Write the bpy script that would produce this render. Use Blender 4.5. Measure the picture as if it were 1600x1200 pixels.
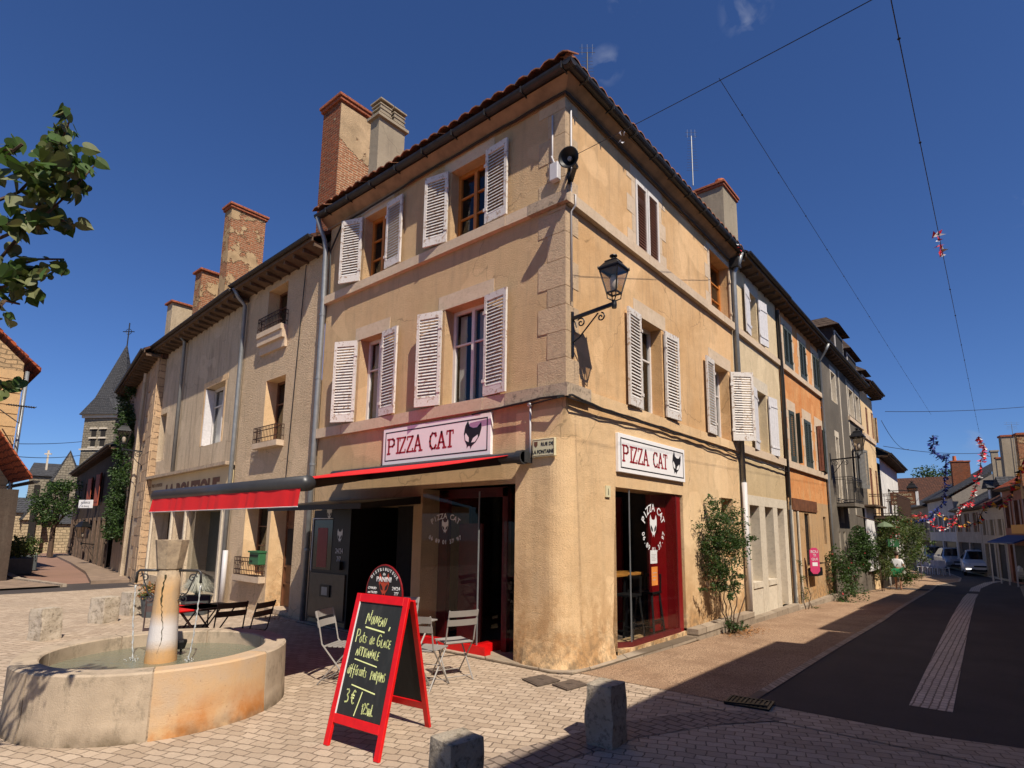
import bpy, math, random
from mathutils import Vector, Matrix, noise
S=bpy.context.scene
for o in list(bpy.data.objects): bpy.data.objects.remove(o)
COL=S.collection
rad=math.radians
# ------------------------------------------------------------------ camera
V=Vector
FPX=895.167; PPX,PPY=824.63,691.87
CAM=V((4.2022,-5.9424,1.7))
def _unit(u,v,s=1): return (V((u-PPX,-(v-PPY),-FPX))*s).normalized()
_Y=_unit(1560,835); _X=_unit(-290,820,-1); _X=(_X-_Y*_X.dot(_Y)).normalized(); _Z=_X.cross(_Y)
ROT=Matrix((_X,_Y,_Z))
cd=bpy.data.cameras.new('camera'); cam=bpy.data.objects.new('camera',cd); COL.objects.link(cam)
cam.matrix_world=Matrix.Translation(CAM)@ROT.to_4x4()
cd.sensor_fit='HORIZONTAL'; cd.sensor_width=36; cd.lens=36*FPX/1600
cd.shift_x=-(PPX-800)/1600; cd.shift_y=(PPY-600)/1600
cd.clip_start=.1; cd.clip_end=2000; S.camera=cam
# ------------------------------------------------------------------ light
SUN=V((.577,-.247,.778)).normalized()
sl=bpy.data.lights.new('sun','SUN'); sl.energy=5.0; sl.angle=rad(.5); sl.color=(1,.90,.76)
so=bpy.data.objects.new('sun',sl); COL.objects.link(so); so.rotation_euler=SUN.to_track_quat('Z','Y').to_euler(); so.location=(0,0,30)
W=bpy.data.worlds.new('World'); S.world=W; W.use_nodes=True
wt=W.node_tree; wn=wt.nodes; wl=wt.links
bg=wn['Background']; bg.inputs[1].default_value=.051
sky=wn.new('ShaderNodeTexSky'); sky.sky_type='NISHITA'; sky.sun_disc=False
sky.sun_elevation=math.asin(SUN.z); sky.sun_rotation=math.atan2(SUN.x,SUN.y)
sky.air_density=1.0; sky.dust_density=.15; sky.ozone_density=5.5; sky.altitude=300
hsv=wn.new('ShaderNodeHueSaturation'); hsv.inputs['Saturation'].default_value=1.0; hsv.inputs['Value'].default_value=1.0
tint=wn.new('ShaderNodeMixRGB'); tint.blend_type='MULTIPLY'; tint.inputs[0].default_value=1; tint.inputs[2].default_value=(.84,1.09,1.56,1); wl.new(sky.outputs[0],tint.inputs[1]); wl.new(tint.outputs[0],hsv.inputs['Color'])
# a few thin wisps of cloud
tc=wn.new('ShaderNodeTexCoord'); nz=wn.new('ShaderNodeTexNoise'); nz.inputs['Scale'].default_value=26; nz.inputs['Detail'].default_value=6; nz.inputs['Distortion'].default_value=.5
wl.new(tc.outputs['Generated'],nz.inputs['Vector'])
acc=None
for u,v,w in ((1165,12,.0007),(948,102,.0004),(1590,328,.00025),(1515,690,.00015),(975,2,.0003)):
    d=(ROT@V((u-PPX,-(v-PPY),-FPX))).normalized()
    dp=wn.new('ShaderNodeVectorMath'); dp.operation='DOT_PRODUCT'; dp.inputs[1].default_value=d
    wl.new(tc.outputs['Generated'],dp.inputs[0])
    mr=wn.new('ShaderNodeMapRange'); mr.inputs[1].default_value=1-w; mr.inputs[2].default_value=1; mr.inputs[3].default_value=0; mr.inputs[4].default_value=1
    wl.new(dp.outputs['Value'],mr.inputs[0])
    if acc is None: acc=mr.outputs[0]
    else:
        a=wn.new('ShaderNodeMath'); a.operation='ADD'; wl.new(acc,a.inputs[0]); wl.new(mr.outputs[0],a.inputs[1]); acc=a.outputs[0]
nr=wn.new('ShaderNodeMapRange'); nr.inputs[1].default_value=.46; nr.inputs[2].default_value=.95; wl.new(nz.outputs[0],nr.inputs[0])
mu=wn.new('ShaderNodeMath'); mu.operation='MULTIPLY'; wl.new(acc,mu.inputs[0]); wl.new(nr.outputs[0],mu.inputs[1])
mx=wn.new('ShaderNodeMixRGB'); mx.inputs[2].default_value=(6,6.6,8.5,1); wl.new(mu.outputs[0],mx.inputs[0]); wl.new(hsv.outputs[0],mx.inputs[1])
wl.new(mx.outputs[0],bg.inputs[0])
S.view_settings.view_transform='Standard'; S.view_settings.look='None'; S.view_settings.exposure=.35; S.view_settings.gamma=1
S.render.engine='CYCLES'
try: S.cycles.max_bounces=6; S.cycles.transparent_max_bounces=12
except Exception: pass
# ------------------------------------------------------------------ measuring: a pixel's ray met with a real plane
def ray(u,v): return ROT@V((u-PPX,-(v-PPY),-FPX))
def pix(u,v,ax,val):
    r=ray(u,v); return CAM+r*((val-CAM[ax])/r[ax])
def zt(x,y):
    s=0
    if y>0: s-=.022*min(y,12)
    if y>12: s-=.035*(min(y,25)-12)
    if y>25: s-=.011*(min(y,37)-25)
    return s
def G(u,v,dz=0):
    z=0
    for i in range(50):
        p=pix(u,v,2,z+dz); z=.5*z+.5*zt(p.x,p.y)
    return V((p.x,p.y,z+dz))
class Fr:
    def __init__(s,O,U,N): s.O=V(O); s.U=V(U).normalized(); s.N=V(N).normalized()
    def P(s,u,z,d=0): return s.O+s.U*u+s.N*d+V((0,0,z))
    def px(s,u,v,d=0):
        r=ray(u,v); o=s.O+s.N*d; t=((o-CAM).dot(s.N))/r.dot(s.N); p=CAM+r*t-s.O
        return p.dot(s.U),p.z
    def rect(s,a,b,c,e,d=0):
        u0,z1=s.px(a,b,d); u1,z0=s.px(c,e,d); return u0,u1,z0,z1
    def rot(s,u,d,ang):
        "frame hinged at (u,d) turned by ang about the vertical"
        c,n=math.cos(ang),math.sin(ang)
        return Fr(s.P(u,0,d),s.U*c+s.N*n,s.N*c-s.U*n)
FL=Fr((0,0,0),(1,0,0),(0,-1,0))      # the shop's square side
FR=Fr((0,0,0),(0,1,0),(1,0,0))       # the street side
# ------------------------------------------------------------------ materials
class NT:
    def __init__(s,name):
        s.m=bpy.data.materials.new(name); s.m.use_nodes=True; s.t=s.m.node_tree; s.n=s.t.nodes
        s.b=s.n['Principled BSDF']; s.tc=s.n.new('ShaderNodeTexCoord').outputs['Object']
    def l(s,a,b): s.t.links.new(a,b)
    def noise(s,sc,det=3,rough=.55,vec=None,dist=0):
        n=s.n.new('ShaderNodeTexNoise'); n.inputs['Scale'].default_value=sc; n.inputs['Detail'].default_value=det; n.inputs['Roughness'].default_value=rough; n.inputs['Distortion'].default_value=dist
        s.l(vec or s.tc,n.inputs['Vector']); return n.outputs[0]
    def rng(s,x,a,b,c=0,d=1):
        n=s.n.new('ShaderNodeMapRange'); s.l(x,n.inputs[0])
        for i,v in enumerate((a,b,c,d)): n.inputs[i+1].default_value=v
        return n.outputs[0]
    def mix(s,f,a,b,mode='MIX'):
        n=s.n.new('ShaderNodeMixRGB'); n.blend_type=mode
        if isinstance(f,float) or isinstance(f,int): n.inputs[0].default_value=f
        else: s.l(f,n.inputs[0])
        for i,c in ((1,a),(2,b)):
            if isinstance(c,tuple): n.inputs[i].default_value=(*c[:3],1)
            else: s.l(c,n.inputs[i])
        return n.outputs[0]
    def math(s,op,a,b=0.0):
        n=s.n.new('ShaderNodeMath'); n.operation=op
        for i,c in ((0,a),(1,b)):
            if isinstance(c,(int,float)): n.inputs[i].default_value=c
            else: s.l(c,n.inputs[i])
        return n.outputs[0]
    def bump(s,h,dist,strength=1.0,prev=None):
        n=s.n.new('ShaderNodeBump'); n.inputs['Distance'].default_value=dist; n.inputs['Strength'].default_value=strength
        s.l(h,n.inputs['Height'])
        if prev: s.l(prev,n.inputs['Normal'])
        return n.outputs[0]
    def sep(s): 
        n=s.n.new('ShaderNodeSeparateXYZ'); s.l(s.tc,n.inputs[0]); return n.outputs
    def vec(s,x,y,z=0.0):
        n=s.n.new('ShaderNodeCombineXYZ')
        for i,c in enumerate((x,y,z)):
            if isinstance(c,(int,float)): n.inputs[i].default_value=c
            else: s.l(c,n.inputs[i])
        return n.outputs[0]
    def scale(s,v,sc,rz=0):
        n=s.n.new('ShaderNodeMapping'); n.inputs['Scale'].default_value=sc; n.inputs['Rotation'].default_value=(0,0,rz); s.l(v,n.inputs[0]); return n.outputs[0]
    def brick(s,vec,w,h,mortar,c1,c2,cm,smooth=.3,bias=0):
        n=s.n.new('ShaderNodeTexBrick'); s.l(vec,n.inputs['Vector'])
        for k,v in (('Scale',1),('Brick Width',w),('Row Height',h),('Mortar Size',mortar),('Mortar Smooth',smooth),('Bias',bias)): n.inputs[k].default_value=v
        for k,c in (('Color1',c1),('Color2',c2),('Mortar',cm)): n.inputs[k].default_value=(*c,1)
        return n.outputs
    def out(s,col=None,rough=.85,nrm=None,metal=0,spec=.3):
        if col is not None:
            if isinstance(col,tuple): s.b.inputs['Base Color'].default_value=(*col[:3],1)
            else: s.l(col,s.b.inputs['Base Color'])
        if isinstance(rough,(int,float)): s.b.inputs['Roughness'].default_value=rough
        else: s.l(rough,s.b.inputs['Roughness'])
        s.b.inputs['Metallic'].default_value=metal; s.b.inputs['Specular IOR Level'].default_value=spec
        if nrm: s.l(nrm,s.b.inputs['Normal'])
        return s.m
def plain(name,col,rough=.6,metal=0,var=.25,sc=9,bump=.0,bsc=60,spec=.4):
    t=NT(name); d=tuple(c*(1-var) for c in col); e=tuple(min(1,c*(1+var*.6)) for c in col)
    n=t.noise(sc,4); c=t.mix(t.rng(n,.3,.7),d,e)
    b=t.bump(t.noise(bsc,3),bump) if bump else None
    return t.out(c,rough,b,metal,spec)
def stucco(name,c1,c2,grain=55,bump=.012,streak=.5,dirt=(.16,.13,.10),dirtamt=.35,big=.9,lowdirt=0,crack=.5):
    t=NT(name); x,y,z=t.sep()
    n1=t.noise(big,5,.6); c=t.mix(t.rng(n1,.35,.68),c1,c2)
    n2=t.noise(7,5,.65); c=t.mix(t.rng(n2,.3,.75,.0,.35),c,tuple(v*.72 for v in c1))
    sv=t.scale(t.tc,(3.5,3.5,.35)); n3=t.noise(1.6,5,.7,sv)
    c=t.mix(t.rng(n3,.50,.72,0,dirtamt*streak*1.9),c,dirt)
    if crack:
        vo=t.n.new('ShaderNodeTexVoronoi'); vo.feature='DISTANCE_TO_EDGE'; vo.inputs['Scale'].default_value=.55; dn=t.n.new('ShaderNodeTexNoise'); dn.inputs['Scale'].default_value=3.5; t.l(t.tc,dn.inputs['Vector']); ds=t.n.new('ShaderNodeVectorMath'); ds.operation='SCALE'; ds.inputs['Scale'].default_value=.35; t.l(dn.outputs[1],ds.inputs[0]); da=t.n.new('ShaderNodeVectorMath'); t.l(t.tc,da.inputs[0]); t.l(ds.outputs[0],da.inputs[1]); t.l(da.outputs[0],vo.inputs['Vector'])
        ck=t.math('MULTIPLY',t.rng(vo.outputs['Distance'],.006,.001),t.rng(t.noise(1.1,3),.48,.56)); c=t.mix(t.math('MULTIPLY',ck,crack),c,tuple(v*.3 for v in c1))
        pt_=t.rng(t.noise(.8,2,.4,dist=.3),.60,.615,0,.35); c=t.mix(pt_,c,tuple(min(1,v*1.22) for v in c2))
    g=t.noise(grain,3,.7); c=t.mix(t.rng(g,.3,.5,.38,0),c,tuple(v*.45 for v in c1))
    if lowdirt:
        ld=t.math('MULTIPLY',t.rng(z,1.5,.1,0,1),t.rng(t.noise(2.6,6,.7),.42,.56,0,lowdirt)); c=t.mix(ld,c,(.44,.25,.11))
        l2=t.math('MULTIPLY',t.rng(z,.6,0,0,1),t.rng(t.noise(9,6,.7),.45,.6,0,lowdirt*.8)); c=t.mix(l2,c,(.10,.085,.06))
    b=t.bump(g,bump); b=t.bump(t.noise(6,4),.01,prev=b)
    return t.out(c,.92,b,spec=.15)
def stone(name,c1,c2,bw=0,bh=0,blot=(.12,.10,.08),amt=.4,bump=.008,sc=3):
    t=NT(name); x,y,z=t.sep()
    n=t.noise(sc,6,.65); c=t.mix(t.rng(n,.3,.7),c1,c2); h=t.noise(45,5,.7)
    gi=t.n.new('ShaderNodeNewGeometry'); c=t.mix(t.rng(gi.outputs['Random Per Island'],0,1,0,.35),c,tuple(v*.62 for v in c1))
    c=t.mix(t.rng(t.noise(sc*4.2,6,.75),.5,.72,0,amt),c,blot)
    if bw:
        bv=t.vec(t.math('ADD',x,y),z); b=t.brick(bv,bw,bh,.012,(1,1,1),(.62,.6,.58),(.3,.27,.24)); c=t.mix(.85,c,b[0],'MULTIPLY')
        nb=t.bump(b[1],-.012); nb=t.bump(h,bump,prev=nb)
    else: nb=t.bump(h,bump)
    return t.out(c,.9,nb,spec=.15)
def rubble(name,c1,c2,cm,bw,bh,bump=.02,mort=.02,plaster=None,pc=(.5,.36,.22),zb=0,zk=0.0):
    "brick or coursed rubble, optionally with a plaster skin fallen off in places"
    t=NT(name); x,y,z=t.sep()
    wob=t.noise(3,3); xx=t.math('ADD',t.math('ADD',x,y),t.math('MULTIPLY',wob,bw*.5)); zz=t.math('ADD',z,t.math('MULTIPLY',t.noise(2.3,3),bh*1.2))
    b=t.brick(t.vec(xx,zz),bw,bh,mort,c1,c2,cm); c=t.mix(t.rng(t.noise(14,5),.35,.7,0,.5),b[0],tuple(v*.4 for v in c1))
    h=t.math('ADD',t.math('MULTIPLY',b[1],-1.0),t.math('MULTIPLY',t.noise(40,4),.5)); nb=t.bump(h,bump)
    if plaster is not None:
        m=t.rng(t.math('ADD',t.noise(1.35,6,.62),t.math('MULTIPLY',t.math('SUBTRACT',z,zb or 0.0),zk)),plaster,plaster+.02); pcv=t.mix(t.rng(t.noise(3,5),.3,.7),pc,tuple(v*.62 for v in pc))
        pcv=t.mix(t.rng(t.noise(30,4),.35,.6,.25,0),pcv,tuple(v*.4 for v in pc))
        c=t.mix(m,c,pcv); h2=t.math('ADD',t.math('MULTIPLY',h,t.math('SUBTRACT',1.0,m)),t.math('MULTIPLY',m,1.6)); h2=t.math('ADD',h2,t.math('MULTIPLY',t.noise(60,3),.4)); nb=t.bump(h2,bump)
    return t.out(c,.92,nb,spec=.12)
def glassm(name,tint=(.9,.93,.93),refl=1.0,clear=1.0):
    t=NT(name); n=t.n; tr=n.new('ShaderNodeBsdfTransparent'); tr.inputs[0].default_value=(*[c*clear for c in tint],1)
    gl=n.new('ShaderNodeBsdfGlossy'); gl.inputs['Roughness'].default_value=.015; gl.inputs[0].default_value=(refl,refl,refl,1)
    fr=n.new('ShaderNodeFresnel'); gb=n.new('ShaderNodeNewGeometry'); t.l(t.rng(gb.outputs['Backfacing'],0,1,1.5,.6667),fr.inputs[0])
    t.l(t.bump(t.noise(1.2,2),.004),fr.inputs[1]); 
    ms=n.new('ShaderNodeMixShader'); t.l(fr.outputs[0],ms.inputs[0]); t.l(tr.outputs[0],ms.inputs[1]); t.l(gl.outputs[0],ms.inputs[2])
    t.l(ms.outputs[0],n['Material Output'].inputs[0]); return t.m
M={}
def leafm(name,col,var=.3,sc=6,tr=.35):
    t=NT(name); n=t.noise(sc,4); c=t.mix(t.rng(n,.3,.7),tuple(v*(1-var) for v in col),tuple(v*(1+var*.6) for v in col)); t.out(c,.5,spec=.35)
    tl=t.n.new('ShaderNodeBsdfTranslucent'); c2=t.mix(.5,c,(col[0]*1.6,col[1]*1.9,col[2]*.7)); t.l(c2,tl.inputs[0]); ms=t.n.new('ShaderNodeMixShader'); ms.inputs[0].default_value=tr
    t.l(t.b.outputs[0],ms.inputs[1]); t.l(tl.outputs[0],ms.inputs[2]); t.l(ms.outputs[0],t.n['Material Output'].inputs[0]); return t.m
# ------------------------------------------------------------------ mesh builder and object tree
class MB:
    def __init__(s): s.v=[]; s.f=[]; s.mi=[]
    def poly(s,pts,mi=0):
        k=len(s.v); s.v+= [tuple(p) for p in pts]; s.f.append(tuple(range(k,k+len(pts)))); s.mi.append(mi); return s
    def hexa(s,p,mi=0):
        "8 points: bottom ring 0-3, top ring 4-7"
        k=len(s.v); s.v+=[tuple(q) for q in p]
        for f in ((3,2,1,0),(4,5,6,7),(0,1,5,4),(1,2,6,5),(2,3,7,6),(3,0,4,7)): s.f.append(tuple(k+i for i in f)); s.mi.append(mi)
        return s
    def fbox(s,F,u0,u1,z0,z1,d0,d1,mi=0):
        return s.hexa([F.P(u0,z0,d0),F.P(u0,z0,d1),F.P(u1,z0,d1),F.P(u1,z0,d0),F.P(u0,z1,d0),F.P(u0,z1,d1),F.P(u1,z1,d1),F.P(u1,z1,d0)],mi)
    def box(s,c,sz,rz=0,mi=0,tap=1.0):
        x,y,z=sz[0]/2,sz[1]/2,sz[2]/2; R=Matrix.Rotation(rz,3,'Z'); c=V(c); P=[]
        for zz,t in ((-z,1),(z,tap)):
            for a,b in ((-x,-y),(x,-y),(x,y),(-x,y)): P.append(c+R@V((a*t,b*t,zz)))
        return s.hexa(P,mi)
    def bar(s,a,b,w,h=None,mi=0,up=V((0,0,1))):
        "rectangular bar from a to b"
        a,b=V(a),V(b); h=h or w; d=(b-a).normalized(); sx=d.cross(up)
        if sx.length<1e-3: sx=V((1,0,0))
        sx.normalize(); sy=sx.cross(d); P=[]
        for q in (a,b):
            for i,j in ((-1,-1),(1,-1),(1,1),(-1,1)): P.append(q+sx*w/2*i+sy*h/2*j)
        return s.hexa(P,mi)
    def tube(s,pts,r,n=6,mi=0,closed=False,cap=True):
        pts=[V(p) for p in pts]; k=len(s.v); N=len(pts); up=None
        for i,p in enumerate(pts):
            a=pts[max(i-1,0)]; b=pts[min(i+1,N-1)]
            if closed: a=pts[i-1]; b=pts[(i+1)%N]
            d=(b-a).normalized()
            if up is None: up=d.cross(V((.13,.37,.92))); up=up.normalized() if up.length>.05 else V((1,0,0))
            up=(up-d*up.dot(d)); up=up.normalized() if up.length>1e-4 else d.orthogonal().normalized(); w=d.cross(up)
            rr=r[i] if isinstance(r,(list,tuple)) else r
            for j in range(n):
                an=2*math.pi*j/n; s.v.append(tuple(p+up*math.cos(an)*rr+w*math.sin(an)*rr))
        for i in range(N if closed else N-1):
            for j in range(n):
                a=k+i*n+j; b=k+i*n+(j+1)%n; c=k+((i+1)%N)*n+(j+1)%n; d=k+((i+1)%N)*n+j
                s.f.append((a,b,c,d)); s.mi.append(mi)
        if cap and not closed:
            s.f.append(tuple(k+j for j in range(n))); s.mi.append(mi); s.f.append(tuple(k+(N-1)*n+j for j in range(n))); s.mi.append(mi)
        return s
    def lathe(s,prof,c=(0,0,0),n=24,mi=0,jit=0,ph=0,sx=1,sy=1):
        k=len(s.v); c=V(c)
        for i,(r,z) in enumerate(prof):
            for j in range(n):
                a=ph+2*math.pi*j/n; q=r*(1+jit*noise.noise(V((math.cos(a)*2,math.sin(a)*2,z*3)))) if jit else r
                s.v.append((c.x+q*math.cos(a)*sx,c.y+q*math.sin(a)*sy,c.z+z))
        for i in range(len(prof)-1):
            for j in range(n): s.f.append((k+i*n+j,k+i*n+(j+1)%n,k+(i+1)*n+(j+1)%n,k+(i+1)*n+j)); s.mi.append(mi)
        for e in (0,len(prof)-1):
            if prof[e][0]>1e-4 and abs(prof[e][1]-prof[1 if e==0 else -2][1])>1e-6: s.f.append(tuple(k+e*n+j for j in range(n))); s.mi.append(mi)
        return s
    def prism(s,pts,off,mi=0):
        "closed outline pts extruded by vector off"
        off=V(off); n=len(pts); k=len(s.v); s.v+=[tuple(p) for p in pts]+[tuple(V(p)+off) for p in pts]
        s.f+= [tuple(range(k,k+n)),tuple(range(k+2*n-1,k+n-1,-1))]; s.mi+=[mi,mi]
        for i in range(n): s.f.append((k+i,k+(i+1)%n,k+n+(i+1)%n,k+n+i)); s.mi.append(mi)
        return s
    def build(s,name,mats,par=None,smooth=False,local=False):
        if not isinstance(mats,(list,tuple)): mats=[mats]
        me=bpy.data.meshes.new(name); me.from_pydata(s.v,[],s.f)
        for m in mats: me.materials.append(m if not isinstance(m,str) else M[m])
        if len(mats)>1: me.polygons.foreach_set('material_index',s.mi)
        if smooth: me.polygons.foreach_set('use_smooth',[True]*len(s.f))
        if smooth:
            import bmesh
            bm=bmesh.new(); bm.from_mesh(me); bmesh.ops.recalc_face_normals(bm,faces=bm.faces); bm.to_mesh(me); bm.free()
        me.update(); o=bpy.data.objects.new(name,me); COL.objects.link(o)
        if par is not None:
            o.parent=par
            if not local and par.type=='EMPTY': o.matrix_parent_inverse=Matrix.Translation(-V(par.location))
        return o
def thing(name,label,cat,loc=(0,0,0),group=None,rz=0):
    o=bpy.data.objects.new(name,None); COL.objects.link(o); o.location=loc; o.rotation_euler=(0,0,rz); o.empty_display_size=.2
    o['label']=label; o['category']=cat
    if group: o['group']=group
    return o
def tag(o,label,cat,group=None,kind=None):
    o['label']=label; o['category']=cat
    if group: o['group']=group
    if kind: o['kind']=kind
    return o
def dup(root,loc,rz,label,sc=None):
    def cp(o,par):
        c=o.copy(); COL.objects.link(c)
        if par is not None: c.parent=par
        for ch in list(KID.get(o.name,())): cp(ch,c)
        return c
    r=cp(root,None); r.location=loc; r.rotation_euler=(0,0,rz); r['label']=label
    if sc: r.scale=sc
    return r
KID={}
def kids(o):
    KID[o.name]=[c for c in bpy.data.objects if c.parent==o]
    for c in KID[o.name]: kids(c)
def bevel(o,w,seg=1):
    m=o.modifiers.new('bevel','BEVEL'); m.width=w; m.segments=seg; m.limit_method='ANGLE'; m.angle_limit=rad(40); return o
def struct(o): o['kind']='structure'; return o
# ------------------------------------------------------------------ architecture helpers
def wallmb(m,F,u0,u1,z0,z1,ops,depth=.3,mi=0,mr=0,skip=()):
    "wall face with openings (a,b,c,d) and reveals going inwards"
    us=sorted({u0,u1,*[o[0] for o in ops],*[o[1] for o in ops]}); zs=sorted({z0,z1,*[o[2] for o in ops],*[o[3] for o in ops]})
    us=[u for u in us if u0<=u<=u1]; zs=[z for z in zs if z0<=z<=z1]
    for a,b in zip(us,us[1:]):
        for c,d in zip(zs,zs[1:]):
            uc,zc=(a+b)/2,(c+d)/2
            if any(o[0]<uc<o[1] and o[2]<zc<o[3] for o in ops): continue
            m.poly([F.P(a,c),F.P(b,c),F.P(b,d),F.P(a,d)],mi)
    for o in ops:
        a,b,c,d=o[:4]; dd=o[4] if len(o)>4 else depth
        for p,q in (((a,c),(a,d)),((a,d),(b,d)),((b,d),(b,c)),((b,c),(a,c))):
            m.poly([F.P(*p),F.P(*q),F.P(*q,-dd),F.P(*p,-dd)],mr)
    return m
def window(F,par,r,d=-.26,fm='wood',cols=2,rows=(.4,),fw=.05,pm='pane',curtain=None,room=True,name='window',dark='dark'):
    u0,u1,z0,z1=r; m=MB(); t=.05
    for a,b,c,e in ((u0,u0+fw,z0,z1),(u1-fw,u1,z0,z1),(u0+fw,u1-fw,z1-fw,z1),(u0+fw,u1-fw,z0,z0+fw*1.2)): m.fbox(F,a,b,c,e,d-t,d)
    iu0,iu1,iz0,iz1=u0+fw,u1-fw,z0+fw*1.2,z1-fw
    for i in range(1,cols):
        x=iu0+(iu1-iu0)*i/cols; m.fbox(F,x-fw*.55,x+fw*.55,iz0,iz1,d-t,d+.006)
    for q in rows:
        z=iz1-(iz1-iz0)*q; m.fbox(F,iu0,iu1,z-.013,z+.013,d-t+.005,d-.006)
    w=m.build(name,fm,par)
    MB().poly([F.P(iu0,iz0,d-.03),F.P(iu1,iz0,d-.03),F.P(iu1,iz1,d-.03),F.P(iu0,iz1,d-.03)]).build('pane',pm,w)
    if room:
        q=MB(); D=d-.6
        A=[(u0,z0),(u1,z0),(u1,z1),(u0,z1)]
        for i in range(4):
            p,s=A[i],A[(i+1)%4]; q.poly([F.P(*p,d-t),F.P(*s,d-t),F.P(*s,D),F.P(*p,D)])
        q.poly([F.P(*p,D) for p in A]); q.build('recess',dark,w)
    if curtain:
        for a,b in curtain:
            q=MB(); n=14; ua=iu0+(iu1-iu0)*a; ub=iu0+(iu1-iu0)*b
            for i in range(n):
                x0=ua+(ub-ua)*i/n; x1=ua+(ub-ua)*(i+1)/n; q.poly([F.P(x0,iz0,d-.12+.02*(i%2)),F.P(x1,iz0,d-.12+.02*((i+1)%2)),F.P(x1,iz1,d-.12+.02*((i+1)%2)),F.P(x0,iz1,d-.12+.02*(i%2))])
            q.build('curtain','curtain',w)
    return w
def shutter(F,par,u,w,z0,z1,side,ang=.12,mat='shutter',louvre=True,d=.03,n=None,name='shutter'):
    "leaf hinged at u, lying away from the opening; side=+1 opens towards +u"
    G_=F.rot(u,d,ang*side) if side>0 else Fr(F.P(u,0,d),(-F.U)*math.cos(ang)+F.N*math.sin(ang),F.N*math.cos(ang)+F.U*math.sin(ang))
    m=MB(); st=.055; T=.035
    if louvre:
        for a,b,c,e in ((0,st,z0,z1),(w-st,w,z0,z1),(st,w-st,z1-.10,z1),(st,w-st,z0,z0+.14)): m.fbox(G_,a,b,c,e,0,T)
        zz=z0+.14; k=n or max(8,int((z1-z0-.24)/.052)); dz=(z1-.10-zz)/k
        for i in range(k):
            a=zz+i*dz; P=[G_.P(st,a+.002,T-.004),G_.P(w-st,a+.002,T-.004),G_.P(w-st,a+.010,T-.004),G_.P(st,a+.010,T-.004),G_.P(st,a+dz*.8,.004),G_.P(w-st,a+dz*.8,.004),G_.P(w-st,a+dz*.8+.008,.004),G_.P(st,a+dz*.8+.008,.004)]
            m.hexa([P[0],P[1],P[5],P[4],P[3],P[2],P[6],P[7]])
        m.fbox(G_,st,w-st,z0+.13,z0+.145,.003,T+.002)
    else:
        k=4
        for i in range(k): m.fbox(G_,w*i/k+.003,w*(i+1)/k-.003,z0,z1,0,T-.008)
        for zz in (z0+.18,z1-.25): m.fbox(G_,.01,w-.01,zz,zz+.04,T-.008,T+.004)
        m.fbox(G_,.002,w-.002,z0+.002,z1-.002,.004,T-.014)
    for zz in (z0+.2,z1-.3): m.fbox(G_,-.02,.05,zz,zz+.05,T,T+.012)
    return m.build(name,mat,par)
def wpipe(pts,r,name,mat,par=None): return MB().tube(pts,r,8).build(name,mat,par,smooth=True)
def sag(a,b,s,n=14):
    a,b=V(a),V(b); return [a.lerp(b,i/n)-V((0,0,s*4*(i/n)*(1-i/n))) for i in range(n+1)]
def leaves(m,pts,rad_,n,size,seed,flat=.75,mi=1,shape=0):
    "n small leaves scattered round the points"
    R=random.Random(seed)
    for i in range(n):
        c=V(R.choice(pts)); r=rad_*(R.random()**.5); 
        p=c+V((R.gauss(0,1),R.gauss(0,1),R.gauss(0,flat))).normalized()*r
        a=V((R.gauss(0,1),R.gauss(0,1),R.gauss(-.3,.6))).normalized(); b=a.cross(V((R.gauss(0,1),R.gauss(0,1),R.gauss(0,1)))).normalized(); s=size*R.uniform(.6,1.25); c2=a.cross(b)*s*.15
        k=mi if R.random()<.65 else mi+1
        if shape==0: m.poly([p,p+a*s*.5+b*s*.28+c2,p+a*s,p+a*s*.5-b*s*.28+c2],k)
        else:
            q=[p+a*s*x+b*s*y+a.cross(b)*s*zz for x,y,zz in ((0.08,0,0),(-.08,.24,.05),(.1,.5,.12),(.5,.45,.12),(1,0,0),(.5,-.45,.12),(.1,-.5,.12),(-.08,-.24,.05))]
            m.poly([q[0],q[1],q[2],q[3],q[4]],k); m.poly([q[4],q[5],q[6],q[7],q[0]],k)
# ------------------------------------------------------------------ lettering
def text(par,name,s,F,u,z,size,mat,d=.004,align='LEFT',bold=0.0,sx=1.0,shear=0,local=False,rotz=0):
    cu=bpy.data.curves.new('t','FONT'); cu.body=s; cu.size=size; cu.align_x=align; cu.extrude=.0015; cu.offset=bold; cu.shear=shear
    tmp=bpy.data.objects.new('t',cu); COL.objects.link(tmp); me=bpy.data.meshes.new_from_object(tmp); bpy.data.objects.remove(tmp); bpy.data.curves.remove(cu)
    me.name=name; c,n=math.cos(rotz),math.sin(rotz)
    for v in me.vertices:
        x,y,zz=v.co; x*=sx; v.co=F.P(u+x*c-y*n,z+x*n+y*c,d+zz)
    me.materials.clear(); me.materials.append(M[mat]); o=bpy.data.objects.new(name,me); COL.objects.link(o)
    if par is not None:
        o.parent=par
        if par.type=='EMPTY' and not local: o.matrix_parent_inverse=Matrix.Translation(-V(par.location))
    return o
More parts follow.
